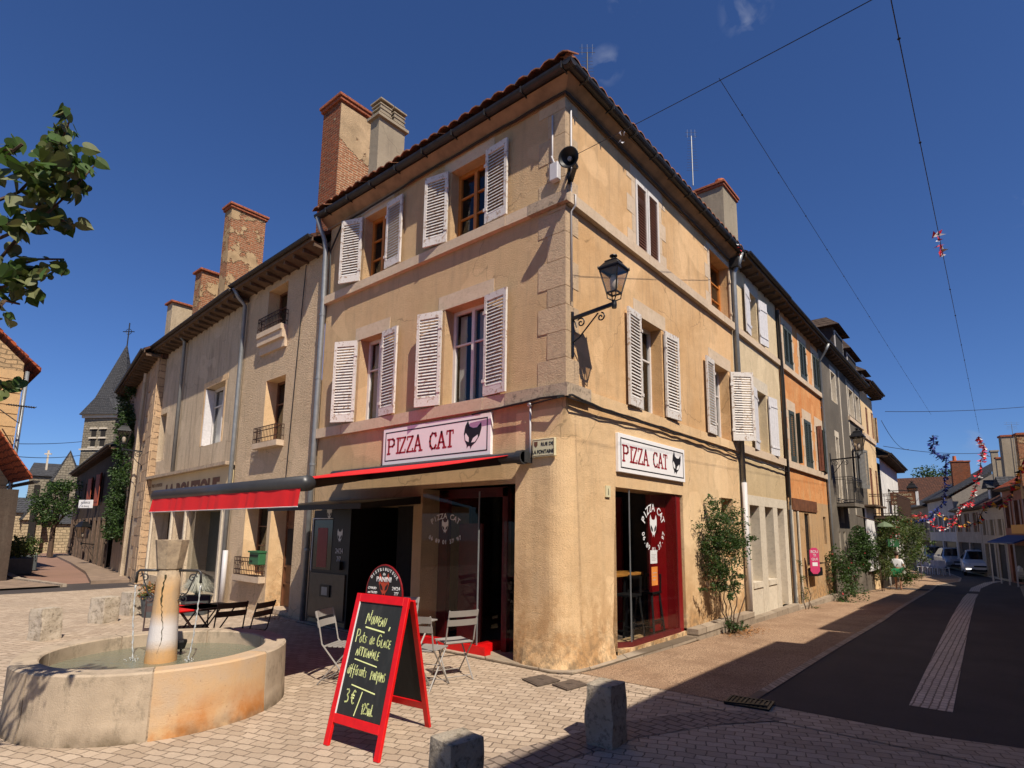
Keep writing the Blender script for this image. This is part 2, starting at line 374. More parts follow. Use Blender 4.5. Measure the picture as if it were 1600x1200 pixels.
def arctext(m,s,F,cu_,cz,r,a0,a1,size,d,flip=False):
    "letters set on an arc, added to one mesh builder"
    n=len(s)
    for i,ch in enumerate(s):
        if ch==' ': continue
        a=a0+(a1-a0)*i/(n-1); cv=bpy.data.curves.new('t','FONT'); cv.body=ch; cv.size=size; cv.align_x='CENTER'; cv.offset=.012*size; cv.extrude=.001
        tmp=bpy.data.objects.new('t',cv); COL.objects.link(tmp); me=bpy.data.meshes.new_from_object(tmp); bpy.data.objects.remove(tmp); bpy.data.curves.remove(cv)
        rr=a-math.pi/2 if not flip else a+math.pi/2
        for p in me.polygons:
            P=[]
            for vi in p.vertices:
                x,y,zz=me.vertices[vi].co; y-=size*.35; X=x*math.cos(rr)-y*math.sin(rr); Y=x*math.sin(rr)+y*math.cos(rr)
                P.append(F.P(cu_+r*math.cos(a)+X,cz+r*math.sin(a)+Y,d+zz))
            m.poly(P)
        bpy.data.meshes.remove(me)
STK={'P':[[(0,0),(0,1)],[(0,1),(.35,1),(.5,.88),(.5,.62),(.35,.5),(0,.5)]],'I':[[(.2,0),(.2,1)]],'Z':[[(0,1),(.5,1),(0,0),(.5,0)]],
'A':[[(0,0),(.27,1),(.54,0)],[(.1,.35),(.44,.35)]],'C':[[(.5,.8),(.4,.97),(.2,1),(.04,.8),(0,.5),(.04,.2),(.2,0),(.4,.03),(.5,.2)]],'T':[[(.25,0),(.25,1)],[(0,1),(.5,1)]],
'N':[[(0,0),(.05,1),(.42,0),(.5,1)]],'O':[[(.25,1),(.03,.75),(.03,.25),(.25,0),(.45,.25),(.45,.75),(.25,1)]],'U':[[(0,1),(.04,.2),(.22,0),(.42,.2),(.45,1)]],'V':[[(0,1),(.22,0),(.48,1)]],
'E':[[(.42,1),(.05,1),(0,0),(.42,.03)],[(.03,.52),(.35,.55)]],',':[[(.1,.05),(0,-.3)]],'o':[[(.2,.6),(.02,.4),(.05,.1),(.22,0),(.38,.2),(.35,.5),(.2,.6)]],'t':[[(.12,.95),(.1,.15),(.25,0),(.32,.08)],[(-.05,.62),(.32,.66)]],
's':[[(.3,.55),(.12,.6),(.04,.45),(.26,.22),(.22,.03),(0,0)]],'d':[[(.34,.5),(.15,.58),(.02,.3),(.1,0),(.3,.1),(.36,1),(.38,0)]],'e':[[(.04,.3),(.32,.35),(.28,.58),(.1,.55),(.03,.25),(.14,0),(.36,.08)]],
'G':[[(.5,.85),(.3,1),(.06,.75),(.02,.25),(.22,0),(.46,.15),(.48,.45),(.25,.45)]],'l':[[(.1,1),(.06,.12),(.2,0)]],'L':[[(.03,1),(0,0),(.4,.03)]],'R':[[(0,0),(.02,1),(.35,1),(.42,.75),(.3,.52),(.02,.5),(.42,0)]],
'S':[[(.42,.9),(.2,1),(.04,.8),(.12,.55),(.38,.42),(.4,.12),(.2,0),(0,.1)]],'f':[[(.4,.95),(.25,1),(.18,.8),(.15,-.35)],[(0,.5),(.34,.54)]],'F':[[(.4,1),(.04,1),(0,0)],[(.03,.52),(.33,.54)]],'i':[[(.08,.6),(.06,0)],[(.1,.8),(.1,.86)]],
'r':[[(.04,.6),(.02,0)],[(.03,.4),(.14,.56),(.3,.58)]],'n':[[(.03,.6),(.02,0)],[(.03,.4),(.18,.6),(.3,.5),(.32,0)]],'M':[[(0,0),(.06,1),(.28,.3),(.5,1),(.56,0)]],'m':[[(.02,.6),(.0,0)],[(.02,.45),(.14,.6),(.22,.5),(.22,0)],[(.22,.45),(.34,.6),(.44,.5),(.45,0)]],
'3':[[(.02,.95),(.3,.98),(.38,.78),(.15,.55),(.4,.4),(.36,.08),(.02,.02)]],'1':[[(0,.72),(.16,1),(.16,0)]],'2':[[(.02,.8),(.2,1),(.38,.8),(.3,.5),(0,0),(.42,.02)]],'5':[[(.4,1),(.08,1),(.04,.58),(.3,.6),(.4,.3),(.25,.02),(.0,.05)]],'/':[[(0,-.35),(.5,1.25)]],
'\u20ac':[[(.5,.9),(.3,1),(.12,.7),(.1,.3),(.28,0),(.48,.08)],[(0,.62),(.38,.62)],[(0,.42),(.34,.42)]],'\u00e9':[[(.04,.3),(.32,.35),(.28,.58),(.1,.55),(.03,.25),(.14,0),(.36,.08)],[(.15,.75),(.3,.95)]],' ':[],
'0':[[(.22,1),(.03,.75),(.03,.25),(.22,0),(.4,.25),(.4,.75),(.22,1)]]}
def strokes(m,s,F,u,z,h,w,d,sx=1.0,gap=.16,serif=False,jit=0,tilt=0,seed=1,slant=0):
    R=random.Random(seed); x=u; c,n=math.cos(tilt),math.sin(tilt); Q=lambda a,b:(u+(a-u)*c-(b-z)*n+slant*(b-z),z+(a-u)*n+(b-z)*c)
    for ch in s:
        K=h
        if ch=='~': continue
        st=STK.get(ch,[]); wd=max([p[0] for l in st for p in l] or [.3])
        jy=R.uniform(-jit,jit)*h
        for l in st:
            pts=[(x+p[0]*h*sx,z+p[1]*h+jy) for p in l]
            if not serif and len(pts)>2:
                for _ in range(2):
                    q=[pts[0]]
                    for a,b in zip(pts,pts[1:]): q+=[(a[0]*.75+b[0]*.25,a[1]*.75+b[1]*.25),(a[0]*.25+b[0]*.75,a[1]*.25+b[1]*.75)]
                    q.append(pts[-1]); pts=q
            for a,b in zip(pts,pts[1:]):
                dx,dy=b[0]-a[0],b[1]-a[1]; L=math.hypot(dx,dy) or 1; ww=w
                if serif: ww=w*(.62 if abs(dy)<.15*L else 1)
                nx,ny=-dy/L*ww/2,dx/L*ww/2; ex,ey=dx/L*ww*.35,dy/L*ww*.35
                m.poly([F.P(*Q(a[0]-ex+nx,a[1]-ey+ny),d),F.P(*Q(b[0]+ex+nx,b[1]+ey+ny),d),F.P(*Q(b[0]+ex-nx,b[1]+ey-ny),d),F.P(*Q(a[0]-ex-nx,a[1]-ey-ny),d)])
        if serif:
            sv={'P':[(0,0),(0,1)],'I':[(.2,0),(.2,1)],'A':[(0,0),(.54,0)],'T':[(.25,0)],'Z':[],'C':[]}[ch] if ch in 'PIATZC' else []
            for a,b in sv: m.poly([F.P(x+a*h*sx-w*1.15,z+b*h-w*.32,d+.0003),F.P(x+a*h*sx+w*1.15,z+b*h-w*.32,d+.0003),F.P(x+a*h*sx+w*1.15,z+b*h+w*.32,d+.0003),F.P(x+a*h*sx-w*1.15,z+b*h+w*.32,d+.0003)])
            ex={'Z':[(0,1,-1),(.5,0,1)],'T':[(0,1,-1),(.5,1,-1)],'C':[(.5,.8,1)]}.get(ch,[])
            for a,b,k in ex: m.poly([F.P(x+a*h*sx-w*.3,z+b*h,d+.0003),F.P(x+a*h*sx+w*.3,z+b*h,d+.0003),F.P(x+a*h*sx+w*.3,z+b*h+k*w*1.3,d+.0003),F.P(x+a*h*sx-w*.3,z+b*h+k*w*1.3,d+.0003)])
        x+=(wd*sx+gap)*h
    return x
CAT=[(-.62,.62),(-.5,1.0),(-.28,.62),(0,.55),(.28,.62),(.5,1.0),(.62,.62),(.6,.1),(.42,-.35),(.2,-.62),(.14,-.85),(.07,-.66),(-.07,-.66),(-.14,-.85),(-.2,-.62),(-.42,-.35),(-.6,.1)]
EYE=[(.1,-.42),(.16,-.12),(.46,.16),(.5,-.02),(.36,-.34)]
def catface(m,F,u,z,s,d,a=0,eye=1,sx=1.0):
    c,n=math.cos(a),math.sin(a); T=lambda p,dd:F.P(u+s*sx*(p[0]*c-p[1]*n),z+s*(p[0]*n+p[1]*c),dd)
    m.poly([T(p,d) for p in CAT[:1]+CAT[2:5]+CAT[6:]],0); m.poly([T(p,d) for p in CAT[:3]],0); m.poly([T(p,d) for p in CAT[4:7]],0)
    for k in (1,-1): m.poly([T((p[0]*k,p[1]),d+.0012) for p in EYE],eye)
CAT_=CAT
def catface(m,F,u,z,s,d,a=0,eye=1,sx=1.0):
    c,n=math.cos(a),math.sin(a); T=lambda p,dd:F.P(u+s*sx*(p[0]*c-p[1]*n),z+s*(p[0]*n+p[1]*c),dd)
    m.poly([T(p,d) for p in CAT],0)
    for k in (1,-1): m.poly([T((p[0]*k,p[1]),d+.0012) for p in EYE],eye)
# ------------------------------------------------------------------ the materials of the place
M['ochre']=stucco('ochre_render',(.60,.365,.175),(.73,.485,.265),grain=70,bump=.010)
M['ochre_left']=stucco('rough_ochre_render',(.60,.405,.225),(.67,.465,.27),grain=70,bump=.028,dirtamt=.25)
M['cream_low']=stucco('cream_render',(.70,.47,.255),(.78,.56,.33),grain=75,bump=.011,dirtamt=.2,lowdirt=.9)
M['limestone']=stone('limestone',(.66,.52,.38),(.56,.42,.29),amt=.28)
M['limestone_dirty']=stone('weathered_limestone',(.52,.40,.29),(.36,.28,.2),blot=(.06,.055,.045),amt=.85)
M['quoin']=stone('corner_blocks',(.58,.42,.27),(.47,.34,.22),amt=.4,bump=.014)
M['white_wood']=plain('chipped_white_paint',(.66,.62,.58),.6,var=.1,sc=14,bump=.003)
_t=NT('weathered_shutter_paint'); _n=_t.noise(16,6,.7); _c=_t.mix(_t.rng(_n,.55,.60),(.62,.58,.54),(.34,.24,.17)); _c=_t.mix(_t.rng(_t.noise(45,5,.8),.60,.66,0,.8),_c,(.20,.15,.11)); _c=_t.mix(_t.rng(_t.noise(3,4),.4,.7,0,.3),_c,(.5,.44,.38)); M['shutter']=_t.out(_c,.65,_t.bump(_n,.004))
M['white_frame']=plain('white_joinery',(.62,.58,.55),.5,var=.08)
M['wood']=plain('orange_wood_joinery',(.50,.17,.03),.5,var=.2)
M['brown_wood']=plain('brown_door_wood',(.16,.065,.03),.5,var=.35,sc=6)
M['pane']=glassm('window_glass',clear=.85)
M['shop_glass']=glassm('shop_glass',refl=.45,clear=.93)
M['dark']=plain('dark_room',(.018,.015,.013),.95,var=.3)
M['curtain']=plain('net_curtain',(.55,.52,.48),.9,var=.1)
M['gutter']=plain('dark_zinc_gutter',(.035,.032,.032),.5,.3)
M['zinc']=plain('grey_zinc_pipe',(.24,.25,.255),.45,.4,var=.15)
M['pvc']=plain('pale_pipe',(.52,.50,.50),.5,var=.06)
M['black_iron']=plain('black_iron',(.012,.012,.013),.45,.2,var=.2)
M['rust_iron']=plain('rusty_iron',(.06,.03,.02),.7,.2,var=.4)
M['cable']=plain('black_cable',(.012,.010,.010),.6)
M['soffit']=plain('painted_eaves_board',(.26,.165,.095),.75,var=.3,sc=5)
M['soffit_dark']=plain('old_eaves_timber',(.11,.07,.045),.85,var=.4,sc=5)
_t=NT('terracotta_roof_tile'); _g=_t.n.new('ShaderNodeNewGeometry'); _c=_t.mix(_g.outputs['Random Per Island'],(.34,.12,.055),(.15,.065,.04)); _c=_t.mix(_t.rng(_t.noise(9,5),.45,.65,0,.7),_c,(.09,.07,.05)); M['tile']=_t.out(_c,.9,_t.bump(_t.noise(40,3),.004))
M['tile_red']=rubble('red_roof_tiles',(.42,.10,.04),(.28,.07,.035),(.10,.03,.02),.22,.16,.015)
M['tile_far']=rubble('brown_roof_tiles',(.13,.06,.04),(.085,.045,.035),(.03,.02,.015),.25,.18,.015)
M['slate']=rubble('slates',(.085,.085,.09),(.06,.062,.07),(.02,.02,.02),.25,.15,.008)
M['brick']=rubble('old_red_brick',(.34,.085,.035),(.17,.05,.03),(.26,.16,.10),.2,.062,.03,.014,plaster=.63,pc=(.42,.31,.20))
M['brick_plaster']=rubble('plaster_over_brick',(.46,.17,.08),(.30,.12,.065),(.42,.28,.17),.2,.062,.03,.014,plaster=.515,pc=(.52,.36,.20))
M['chimney_face']=rubble('plaster_over_old_brick',(.46,.17,.08),(.30,.12,.065),(.5,.36,.23),.2,.055,.03,.014,plaster=.5,pc=(.52,.37,.22),zb=9.85,zk=.35); M['brick_cap']=plain('brick_capping',(.34,.10,.045),.9,var=.55,sc=24,bump=.015)
M['cement']=stucco('grey_cement',(.36,.30,.22),(.30,.25,.18),grain=60,bump=.01,dirtamt=.5)
M['terracotta']=plain('chimney_pot',(.52,.14,.05),.8,var=.2)
M['sign_white']=plain('sign_panel',(.80,.78,.77),.45,var=.03)
M['sign_black']=plain('sign_black',(.012,.010,.010),.5)
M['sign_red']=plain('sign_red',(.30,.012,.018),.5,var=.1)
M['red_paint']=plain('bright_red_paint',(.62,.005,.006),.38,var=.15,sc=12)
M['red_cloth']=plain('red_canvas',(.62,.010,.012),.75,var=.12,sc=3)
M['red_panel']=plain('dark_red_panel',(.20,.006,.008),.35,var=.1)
M['anthracite']=plain('anthracite_metal',(.055,.055,.058),.4,.4,var=.1)
M['black']=plain('black_panel',(.008,.007,.007),.5)
_t=NT('slate_board'); _n=_t.noise(3,5,.6,_t.scale(_t.tc,(3,3,.6))); _c=_t.mix(_t.rng(_n,.5,.75,0,.5),(.022,.024,.024),(.06,.06,.058)); M['slateboard']=_t.out(_c,.6,spec=.25)
M['chalk']=plain('chalk',(.72,.78,.34),.9,var=.08)
M['chalk_white']=plain('white_lettering',(.66,.66,.66),.8,var=.05)
M['grey_letter']=plain('grey_lettering',(.36,.35,.34),.8,var=.05)
M['grey_steel']=plain('grey_painted_steel',(.29,.27,.25),.5,.1,var=.08)
M['brown_steel']=plain('brown_painted_steel',(.045,.022,.02),.5,.1,var=.1)
M['enamel']=plain('cream_enamel',(.62,.56,.36),.4,var=.08)
M['lamp_glass']=glassm('lantern_glass',(.92,.86,.78),clear=.8)
M['bulb']=plain('frosted_bulb',(.7,.68,.65),.3)
M['leaf_a']=leafm('leaf_green',(.05,.095,.02),tr=.25)
M['leaf_b']=leafm('leaf_dark',(.03,.06,.016),tr=.25)
M['leaf_y']=leafm('leaf_olive',(.095,.12,.032),tr=.25)
M['leaf_w']=leafm('leaf_underside',(.17,.185,.085),tr=.15)
M['bark']=plain('bark',(.09,.055,.035),.95,var=.4,sc=20,bump=.01)
M['dry_leaf']=plain('dry_leaves',(.30,.14,.05),.9,var=.4,sc=14)
M['flower']=plain('pink_flowers',(.5,.05,.06),.7,var=.4,sc=14)
# ------------------------------------------------------------------ ground
def grid(name,mat,x0,x1,y0,y1,dz,clip=None,step=1.0,keep=None):
    m=MB(); nx=max(1,int((x1-x0)/step)); ny=max(1,int((y1-y0)/step))
    X=[x0+(x1-x0)*i/nx for i in range(nx+1)]; Yv=[y0+(y1-y0)*j/ny for j in range(ny+1)]
    for i in range(nx):
        for j in range(ny):
            q=[(X[i],Yv[j]),(X[i+1],Yv[j]),(X[i+1],Yv[j+1]),(X[i],Yv[j+1])]
            m.poly([(a,b,zt(a,b)+dz) for a,b in q])
    return struct(m.build(name,mat))
def strip(name,mat,ptsL,ptsR,dz,raise_=0):
    m=MB()
    for a,b,c,d in zip(ptsL,ptsL[1:],ptsR[1:],ptsR):
        P=[V((p[0],p[1],zt(p[0],p[1])+dz)) for p in (a,d,c,b)]
        if raise_: m.hexa([p-V((0,0,.2)) for p in P]+[p+V((0,0,raise_)) for p in P])
        else: m.poly(P)
    return m.build(name,mat)
def lerpline(pts,n):
    out=[]
    for a,b in zip(pts,pts[1:]):
        for i in range(n): out.append((a[0]+(b[0]-a[0])*i/n,a[1]+(b[1]-a[1])*i/n))
    return out+[pts[-1]]
t=NT('asphalt'); n=t.noise(120,3,.7); c=t.mix(t.rng(n,.3,.7),(.035,.029,.028),(.085,.070,.065)); c=t.mix(t.rng(t.noise(.7,4,.5,t.scale(t.tc,(1.6,.25,1))),.5,.7,0,.4),c,(.10,.085,.078)); c=t.mix(t.rng(t.noise(1.1,5),.4,.65,0,.35),c,(.03,.025,.024)); M['asphalt']=t.out(c,.9,t.bump(n,.006))
t=NT('brown_gravel_paving'); n=t.noise(62,3,.8); c=t.mix(t.rng(n,.38,.62),(.12,.068,.04),(.50,.34,.215)); c=t.mix(t.rng(t.noise(1.3,5),.42,.62,0,.45),c,(.17,.095,.055)); c=t.mix(t.rng(t.noise(7,5,.7),.55,.75,0,.6),c,(.10,.06,.04)); M['gravel_paving']=t.out(c,.93,t.bump(n,.008))
t=NT('reddish_asphalt'); n=t.noise(60,3,.7); c=t.mix(t.rng(n,.3,.7),(.20,.115,.085),(.30,.18,.13)); c=t.mix(t.rng(t.noise(.8,4),.4,.65,0,.4),c,(.16,.10,.075)); M['red_asphalt']=t.out(c,.93,t.bump(n,.005))
def sett(name,ang,w,h,c1,c2,cm,mort=.009,wob_=1.0):
    t=NT(name); wob=t.noise(2.2,3); wv=t.n.new('ShaderNodeVectorMath'); wv.operation='ADD'
    nn=t.n.new('ShaderNodeTexNoise'); nn.inputs['Scale'].default_value=3.2; t.l(t.tc,nn.inputs['Vector']); sc=t.n.new('ShaderNodeVectorMath'); sc.operation='SCALE'; sc.inputs['Scale'].default_value=.10*wob_; t.l(nn.outputs[1],sc.inputs[0])
    t.l(t.scale(t.tc,(1,1,1),ang),wv.inputs[0]); t.l(sc.outputs[0],wv.inputs[1])
    n2=t.n.new('ShaderNodeTexNoise'); n2.inputs['Scale'].default_value=18; t.l(t.tc,n2.inputs['Vector']); s2=t.n.new('ShaderNodeVectorMath'); s2.operation='SCALE'; s2.inputs['Scale'].default_value=.028; t.l(n2.outputs[1],s2.inputs[0])
    w2=t.n.new('ShaderNodeVectorMath'); w2.operation='ADD'; t.l(wv.outputs[0],w2.inputs[0]); t.l(s2.outputs[0],w2.inputs[1])
    b=t.brick(w2.outputs[0],w,h,mort,c1,c2,cm,.35); n=t.noise(50,5,.7)
    c=t.mix(t.rng(n,.3,.7,0,.45),b[0],tuple(v*.55 for v in c1)); c=t.mix(t.rng(t.noise(.9,5,.6),.45,.7,0,.35),c,tuple(v*.5 for v in c1)); c=t.mix(t.rng(t.noise(5,6,.75),.58,.72,0,.5),c,tuple(v*.42 for v in c1))
    hh=t.math('ADD',t.math('MULTIPLY',b[1],-1.0),t.math('MULTIPLY',n,.5)); hh=t.math('ADD',hh,t.math('MULTIPLY',t.noise(8,3),.6))
    return t.out(c,.85,t.bump(hh,.016),spec=.25)
M['setts']=sett('plaza_setts',rad(-20.5),.150,.102,(.55,.435,.325),(.40,.305,.22),(.17,.125,.09),.0055)
M['setts_band']=sett('border_setts',rad(8),.15,.10,(.36,.285,.225),(.26,.2,.16),(.10,.075,.06))
M['setts_pale']=sett('channel_setts',rad(90),.13,.072,(.72,.62,.53),(.52,.44,.37),(.14,.11,.09),.008,.2)
M['kerb']=stone('kerb_stone',(.52,.43,.34),(.42,.34,.26),.12,2.0)
M['step_stone']=stone('step_stone',(.46,.38,.29),(.34,.27,.20),.9,2.0,amt=.6); M['soil']=plain('dry_ground',(.20,.16,.10),.95,var=.3,sc=.3)
grid('ground','soil',-130,90,-60,160,-.05,step=5)
# plaza of setts: everything in front of the facades
grid('plaza_paving','setts',-16.2,9,-16,.29,.0,step=1.05)
grid('road_branch','red_asphalt',-110,-16.2,-8,34,.0,step=4)
_e=[(-16.2,-9),(-15.6,-3.2),(-15.4,-1),(-15.6,.6)]
struct(strip('asphalt_band','asphalt',[(a-2.2,b) for a,b in _e],[(a+.15,b) for a,b in _e],.004))
# the pavement along the shops, the road, its pale centre channel and kerbs
KX=lerpline([(2.02,.1),(1.98,4),(1.98,9.4),(1.75,20),(1.6,28.7),(2.3,33),(2.2,37),(.2,48),(-4,66)],6)
KL=[(a-3.6 if b>26 else -.4,b) for a,b in KX]
struct(strip('pavement','gravel_paving',[(-.5,b) if b<27 else (a-6,b) for a,b in KX],[(a,b) for a,b in KX],.005))
struct(strip('kerb','kerb',KX,[(a+.10,b) for a,b in KX],.008))
grid('road','asphalt',-14,9,.3,75,.0,step=2.5)
SLp=lerpline([(3.34,1.3),(3.2,9),(3.02,20),(3.0,28),(3.4,33),(3.9,35.5)],5)
struct(strip('centre_channel','setts_pale',SLp,[(a+.36,b) for a,b in SLp],.004))
struct(strip('pavement_edge','kerb',lerpline([(4.72,18),(4.78,31),(5.3,34.5)],4),lerpline([(4.84,18),(4.90,31),(5.42,34.5)],4),.013))
struct(strip('far_pavement','gravel_paving',lerpline([(4.84,0),(4.90,31),(5.42,34.5),(2,48)],5),lerpline([(6.6,0),(6.5,31),(6.5,34.5),(4,50)],5),.009))
# boundary band of setts between plaza and street
_b=[(-.05,.30),(.8,.27),(2.1,.02),(3.2,.2),(4.2,.43),(6.0,.8),(9,1.4)]
struct(strip('border_band','setts_band',lerpline([(2.25,.02),(1.75,-.5),(1.35,-1.3),(1.1,-2.3),(1.0,-3.6),(1.0,-6)],4),lerpline([(2.55,-.1),(2.1,-.65),(1.72,-1.4),(1.5,-2.35),(1.42,-3.6),(1.42,-6)],4),.004))
struct(strip('border_paving','setts',[(a,b) for a,b in _b],[(a,-.2) for a,b in _b],.002))
# doorstep kerb round the shop corner
m=MB(); K=[(-6.0,-.14),(-3,-.14),(-.8,-.13),(-.15,-.13),(.1,-.02),(.16,.4),(.22,3.5)]
for a,b in zip(K,K[1:]):
    a2,b2=[(p[0]-(.0 if p[0]<.05 else .5),p[1]+(.45 if p[0]<.05 else .0)) for p in (a,b)]
    m.hexa([V((*p,-.05)) for p in (a,b,b2,a2)]+[V((*p,.028+zt(*p)*.5)) for p in (a,b,b2,a2)])
struct(m.build('doorstep','step_stone'))
# pavement plinth under the street wall
m=MB(); m.fbox(FR,3.5,6.35,-.3,.10,-.1,.2); m.fbox(FR,6.35,9.9,-.5,-.06,-.1,.19); m.fbox(FR,9.9,14.4,-.6,-.16,-.1,.18)
struct(m.build('stone_plinth','step_stone'))
# metal covers, grate
m=MB()
def cover(name,pts,label):
    z=.006; P=[V((x,y,zt(x,y)+z)) for x,y in pts]; c=sum(P,V())/4; m=MB(); m.prism(P,(0,0,.012)); m.prism([p.lerp(c,.12)+V((0,0,.012)) for p in P],(0,0,.004)); m.box(c+V((0,0,.018)),(.08,.02,.008),.3)
    return tag(m.build(name,'cover_iron'),label,'manhole cover')
M['cover_iron']=plain('manhole_iron',(.13,.10,.08),.7,.3,var=.3,sc=20,bump=.004)
cover('manhole_cover',[(-.20,-.60),(.12,-.72),(.17,-.36),(-.14,-.28)],'square rusty manhole cover nearest the corner pillar')
cover('manhole_cover',[(.2,-.56),(.46,-.64),(.5,-.3),(.25,-.24)],'square rusty manhole cover touching the back of the dark stone bollard')
th=thing('drain_grate','black iron drain grate at the end of the kerb line','grate',(2.1,.18,0))
m=MB(); m.fbox(Fr((1.92,.0,0),(1,.35,0),(.35,-1,0)),0,.4,.01,.03,-.02,.0); 
Fg=Fr((1.92,.02,0),(1,.12,0),(-.12,1,0))
for i in range(2): m.fbox(Fg,0,.42,.004,.020,i*.3-.02,i*.3)
for i in range(2): m.fbox(Fg,i*.40,i*.4+.02,.004,.020,0,.28)
m.build('frame','black_iron',th); m=MB()
for i in range(9): m.fbox(Fg,.03+i*.042,.05+i*.042,.004,.018,0,.28)
m.build('grille','black_iron',th); MB().fbox(Fg,0.02,.40,.007,.010,0,.28).build('pit','black',th)
# ------------------------------------------------------------------ the corner building
B=thing('corner_building','three-storey ochre rendered corner building with louvred shutters and a pizza shop below','building',(0,0,0))
LW=[FL.rect(561,535,597,657),FL.rect(700,480,760,625)]
lw1=(-4.63,-3.93,3.62,5.16); lw2=(-2.35,-1.46,3.62,5.18); uw1=(-4.68,-3.97,6.3,7.6); uw2=(-2.30,-1.50,6.3,7.56)
rw1=(2.02,2.84,3.6,5.14); rw2=(5.10,6.02,3.6,5.12); ru1=(2.0,2.85,6.26,7.55); ru2=(5.22,6.38,6.3,7.6)
kio=(-4.5,-2.95,.02,2.1,1.3); shopL=(-2.74,-.84,.02,2.33,.45); shopR=(1.22,3.50,.06,2.33,.45)
vent=(5.3,5.95,1.2,2.38,.3)
m=MB(); wallmb(m,FL,-5.86,0,3.3,7.86,[lw1,lw2,uw1,uw2],.27); m.build('wall','ochre_left',B)
m=MB(); wallmb(m,FL,-5.86,-.84,-.05,3.3,[kio,shopL],.3); m.build('wall','ochre_left',B)
m=MB(); wallmb(m,FR,0,6.38,3.3,7.86,[rw1,rw2,ru1,ru2],.27); m.build('wall','ochre',B)
m=MB(); wallmb(m,FR,1.22,6.38,-.3,3.3,[shopR,vent],.3); m.build('wall','cream_low',B)
# rounded foot of the corner
m=MB(); nz_=26; nt=22; pts=[]
for j in range(nz_+1):
    z=-.05+3.35*j/nz_; fl=max(0,1-z/.45)**2*.07; r=.30 if z<2.9 else .30-.26*min(1,(z-2.9)/.4); row=[]
    bat=.02*(1-z/3.3); yr=1.22-.06*0+(-.14*(1-z/3.3)); 
    L=[(-.84,0),(-.84+.2,0),(-.55,0),(-r-.05,0)]
    for q in range(11):
        a=-math.pi/2+math.pi/2*q/10; L.append((-r+r*math.cos(a),r+r*math.sin(a)))
    L+=[(0,r+.1),(0,.55),(0,.8),(0,1.0),(0,1.22)]
    for k,(x,y) in enumerate(L):
        nx,ny=(0,-1) if y<=0.001 else ((1,0) if x>=-.001 else V((x+r,y-r)).normalized())
        dd=bat+fl+.012*noise.noise(V((x*3,y*3,z*2)))
        if k==0: dd=bat*.2
        px_,py_=x+nx*dd,y+ny*dd
        if k>=len(L)-4: py_-= .17*(1-z/2.4)*(k-len(L)+5)/4 if z<2.4 else 0
        row.append((px_,py_,z))
    e=row[-1]; row.append((e[0]-.45,e[1],e[2])); row.insert(0,(row[0][0],.45,row[0][2])); pts.append(row)
k0=len(pts[0])
for j in range(nz_):
    for i in range(k0-1): m.poly([pts[j][i],pts[j][i+1],pts[j+1][i+1],pts[j+1][i]])
o=m.build('pillar','cream_low',B,smooth=True)
# fill between the jamb of the pillar and the reveal over the street shop
# string courses, cornice, dressed stone
def course(z0,z1,d,name,mt,F,a,b,gap=.9,seed=1,par=None):
    R=random.Random(seed); m=MB(); u=a
    while u<b-.01:
        e=min(b,u+gap*R.uniform(.7,1.3)); m.fbox(F,u+.002,e-.002,z0,z1,-.02,d+R.uniform(-.004,.004)); u=e
    return m.build(name,mt,par or B)
course(3.42,3.60,.07,'string_course','limestone',FL,-5.86,-1.0,1.1)
course(3.42,3.60,.07,'string_course','limestone_dirty',FL,-1.0,.07,.9)
course(3.42,3.60,.07,'string_course','limestone_dirty',FR,.0,.5,.9)
course(3.42,3.585,.035,'string_course','cream_low',FR,.5,6.36,1.3)
course(6.13,6.29,.08,'string_course','limestone',FL,-5.86,-.6,1.2)
course(6.13,6.29,.08,'string_course','limestone_dirty',FL,-.6,.08,.7)
course(6.13,6.29,.08,'string_course','limestone',FR,.0,6.38,1.2)
m=MB()  # quoins, long and short
R=random.Random(5); z=3.62; i=0
while z<7.75:
    h=R.uniform(.26,.40)
    if z<6.13<z+h: h=6.13-z-.002
    if h<.05: z=6.295; continue
    a=.30 if i%2 else .46; b=.17 if i%2 else .30
    m.hexa([V(q) for q in ((-a,.02,z),(-a,-.006-R.random()*.004,z),(.005,-.006,z),(.005,.02,z),(-a,.02,z+h-.008),(-a,-.006,z+h-.008),(.005,-.006,z+h-.008),(.005,.02,z+h-.008))])
    m.hexa([V(q) for q in ((-.05,.021,z),(.007,.0195,z),(.007,b,z),(-.05,b,z),(-.05,.021,z+h-.008),(.007,.0195,z+h-.008),(.007,b,z+h-.008),(-.05,b,z+h-.008))])
    z+=h; i+=1
    if 6.1<z<6.29: z=6.295
m.build('quoin','quoin',B)
def dress(F,r,par,lh=.24,side=.0,mt='limestone',long=.16,seed=3,sill=False):
    "lintel and jamb blocks round an opening, flush with the render"
    u0,u1,z0,z1=r; m=MB(); R=random.Random(seed)
    m.fbox(F,u0-.16,u1+.16,z1+.002,z1+lh,-.05,.007)
    if side:
        for s,u in ((-1,u0),(1,u1)):
            z=z0; i=0
            while z<z1-.02:
                h=min(.30,z1-z); w=side if i%2 else side+long; a,b=(u-w,u-.001) if s<0 else (u+.001,u+w); m.fbox(F,a,b,z+.003,z+h-.003,-.05,.006); z+=h; i+=1
    return m.build('surround',mt,par)
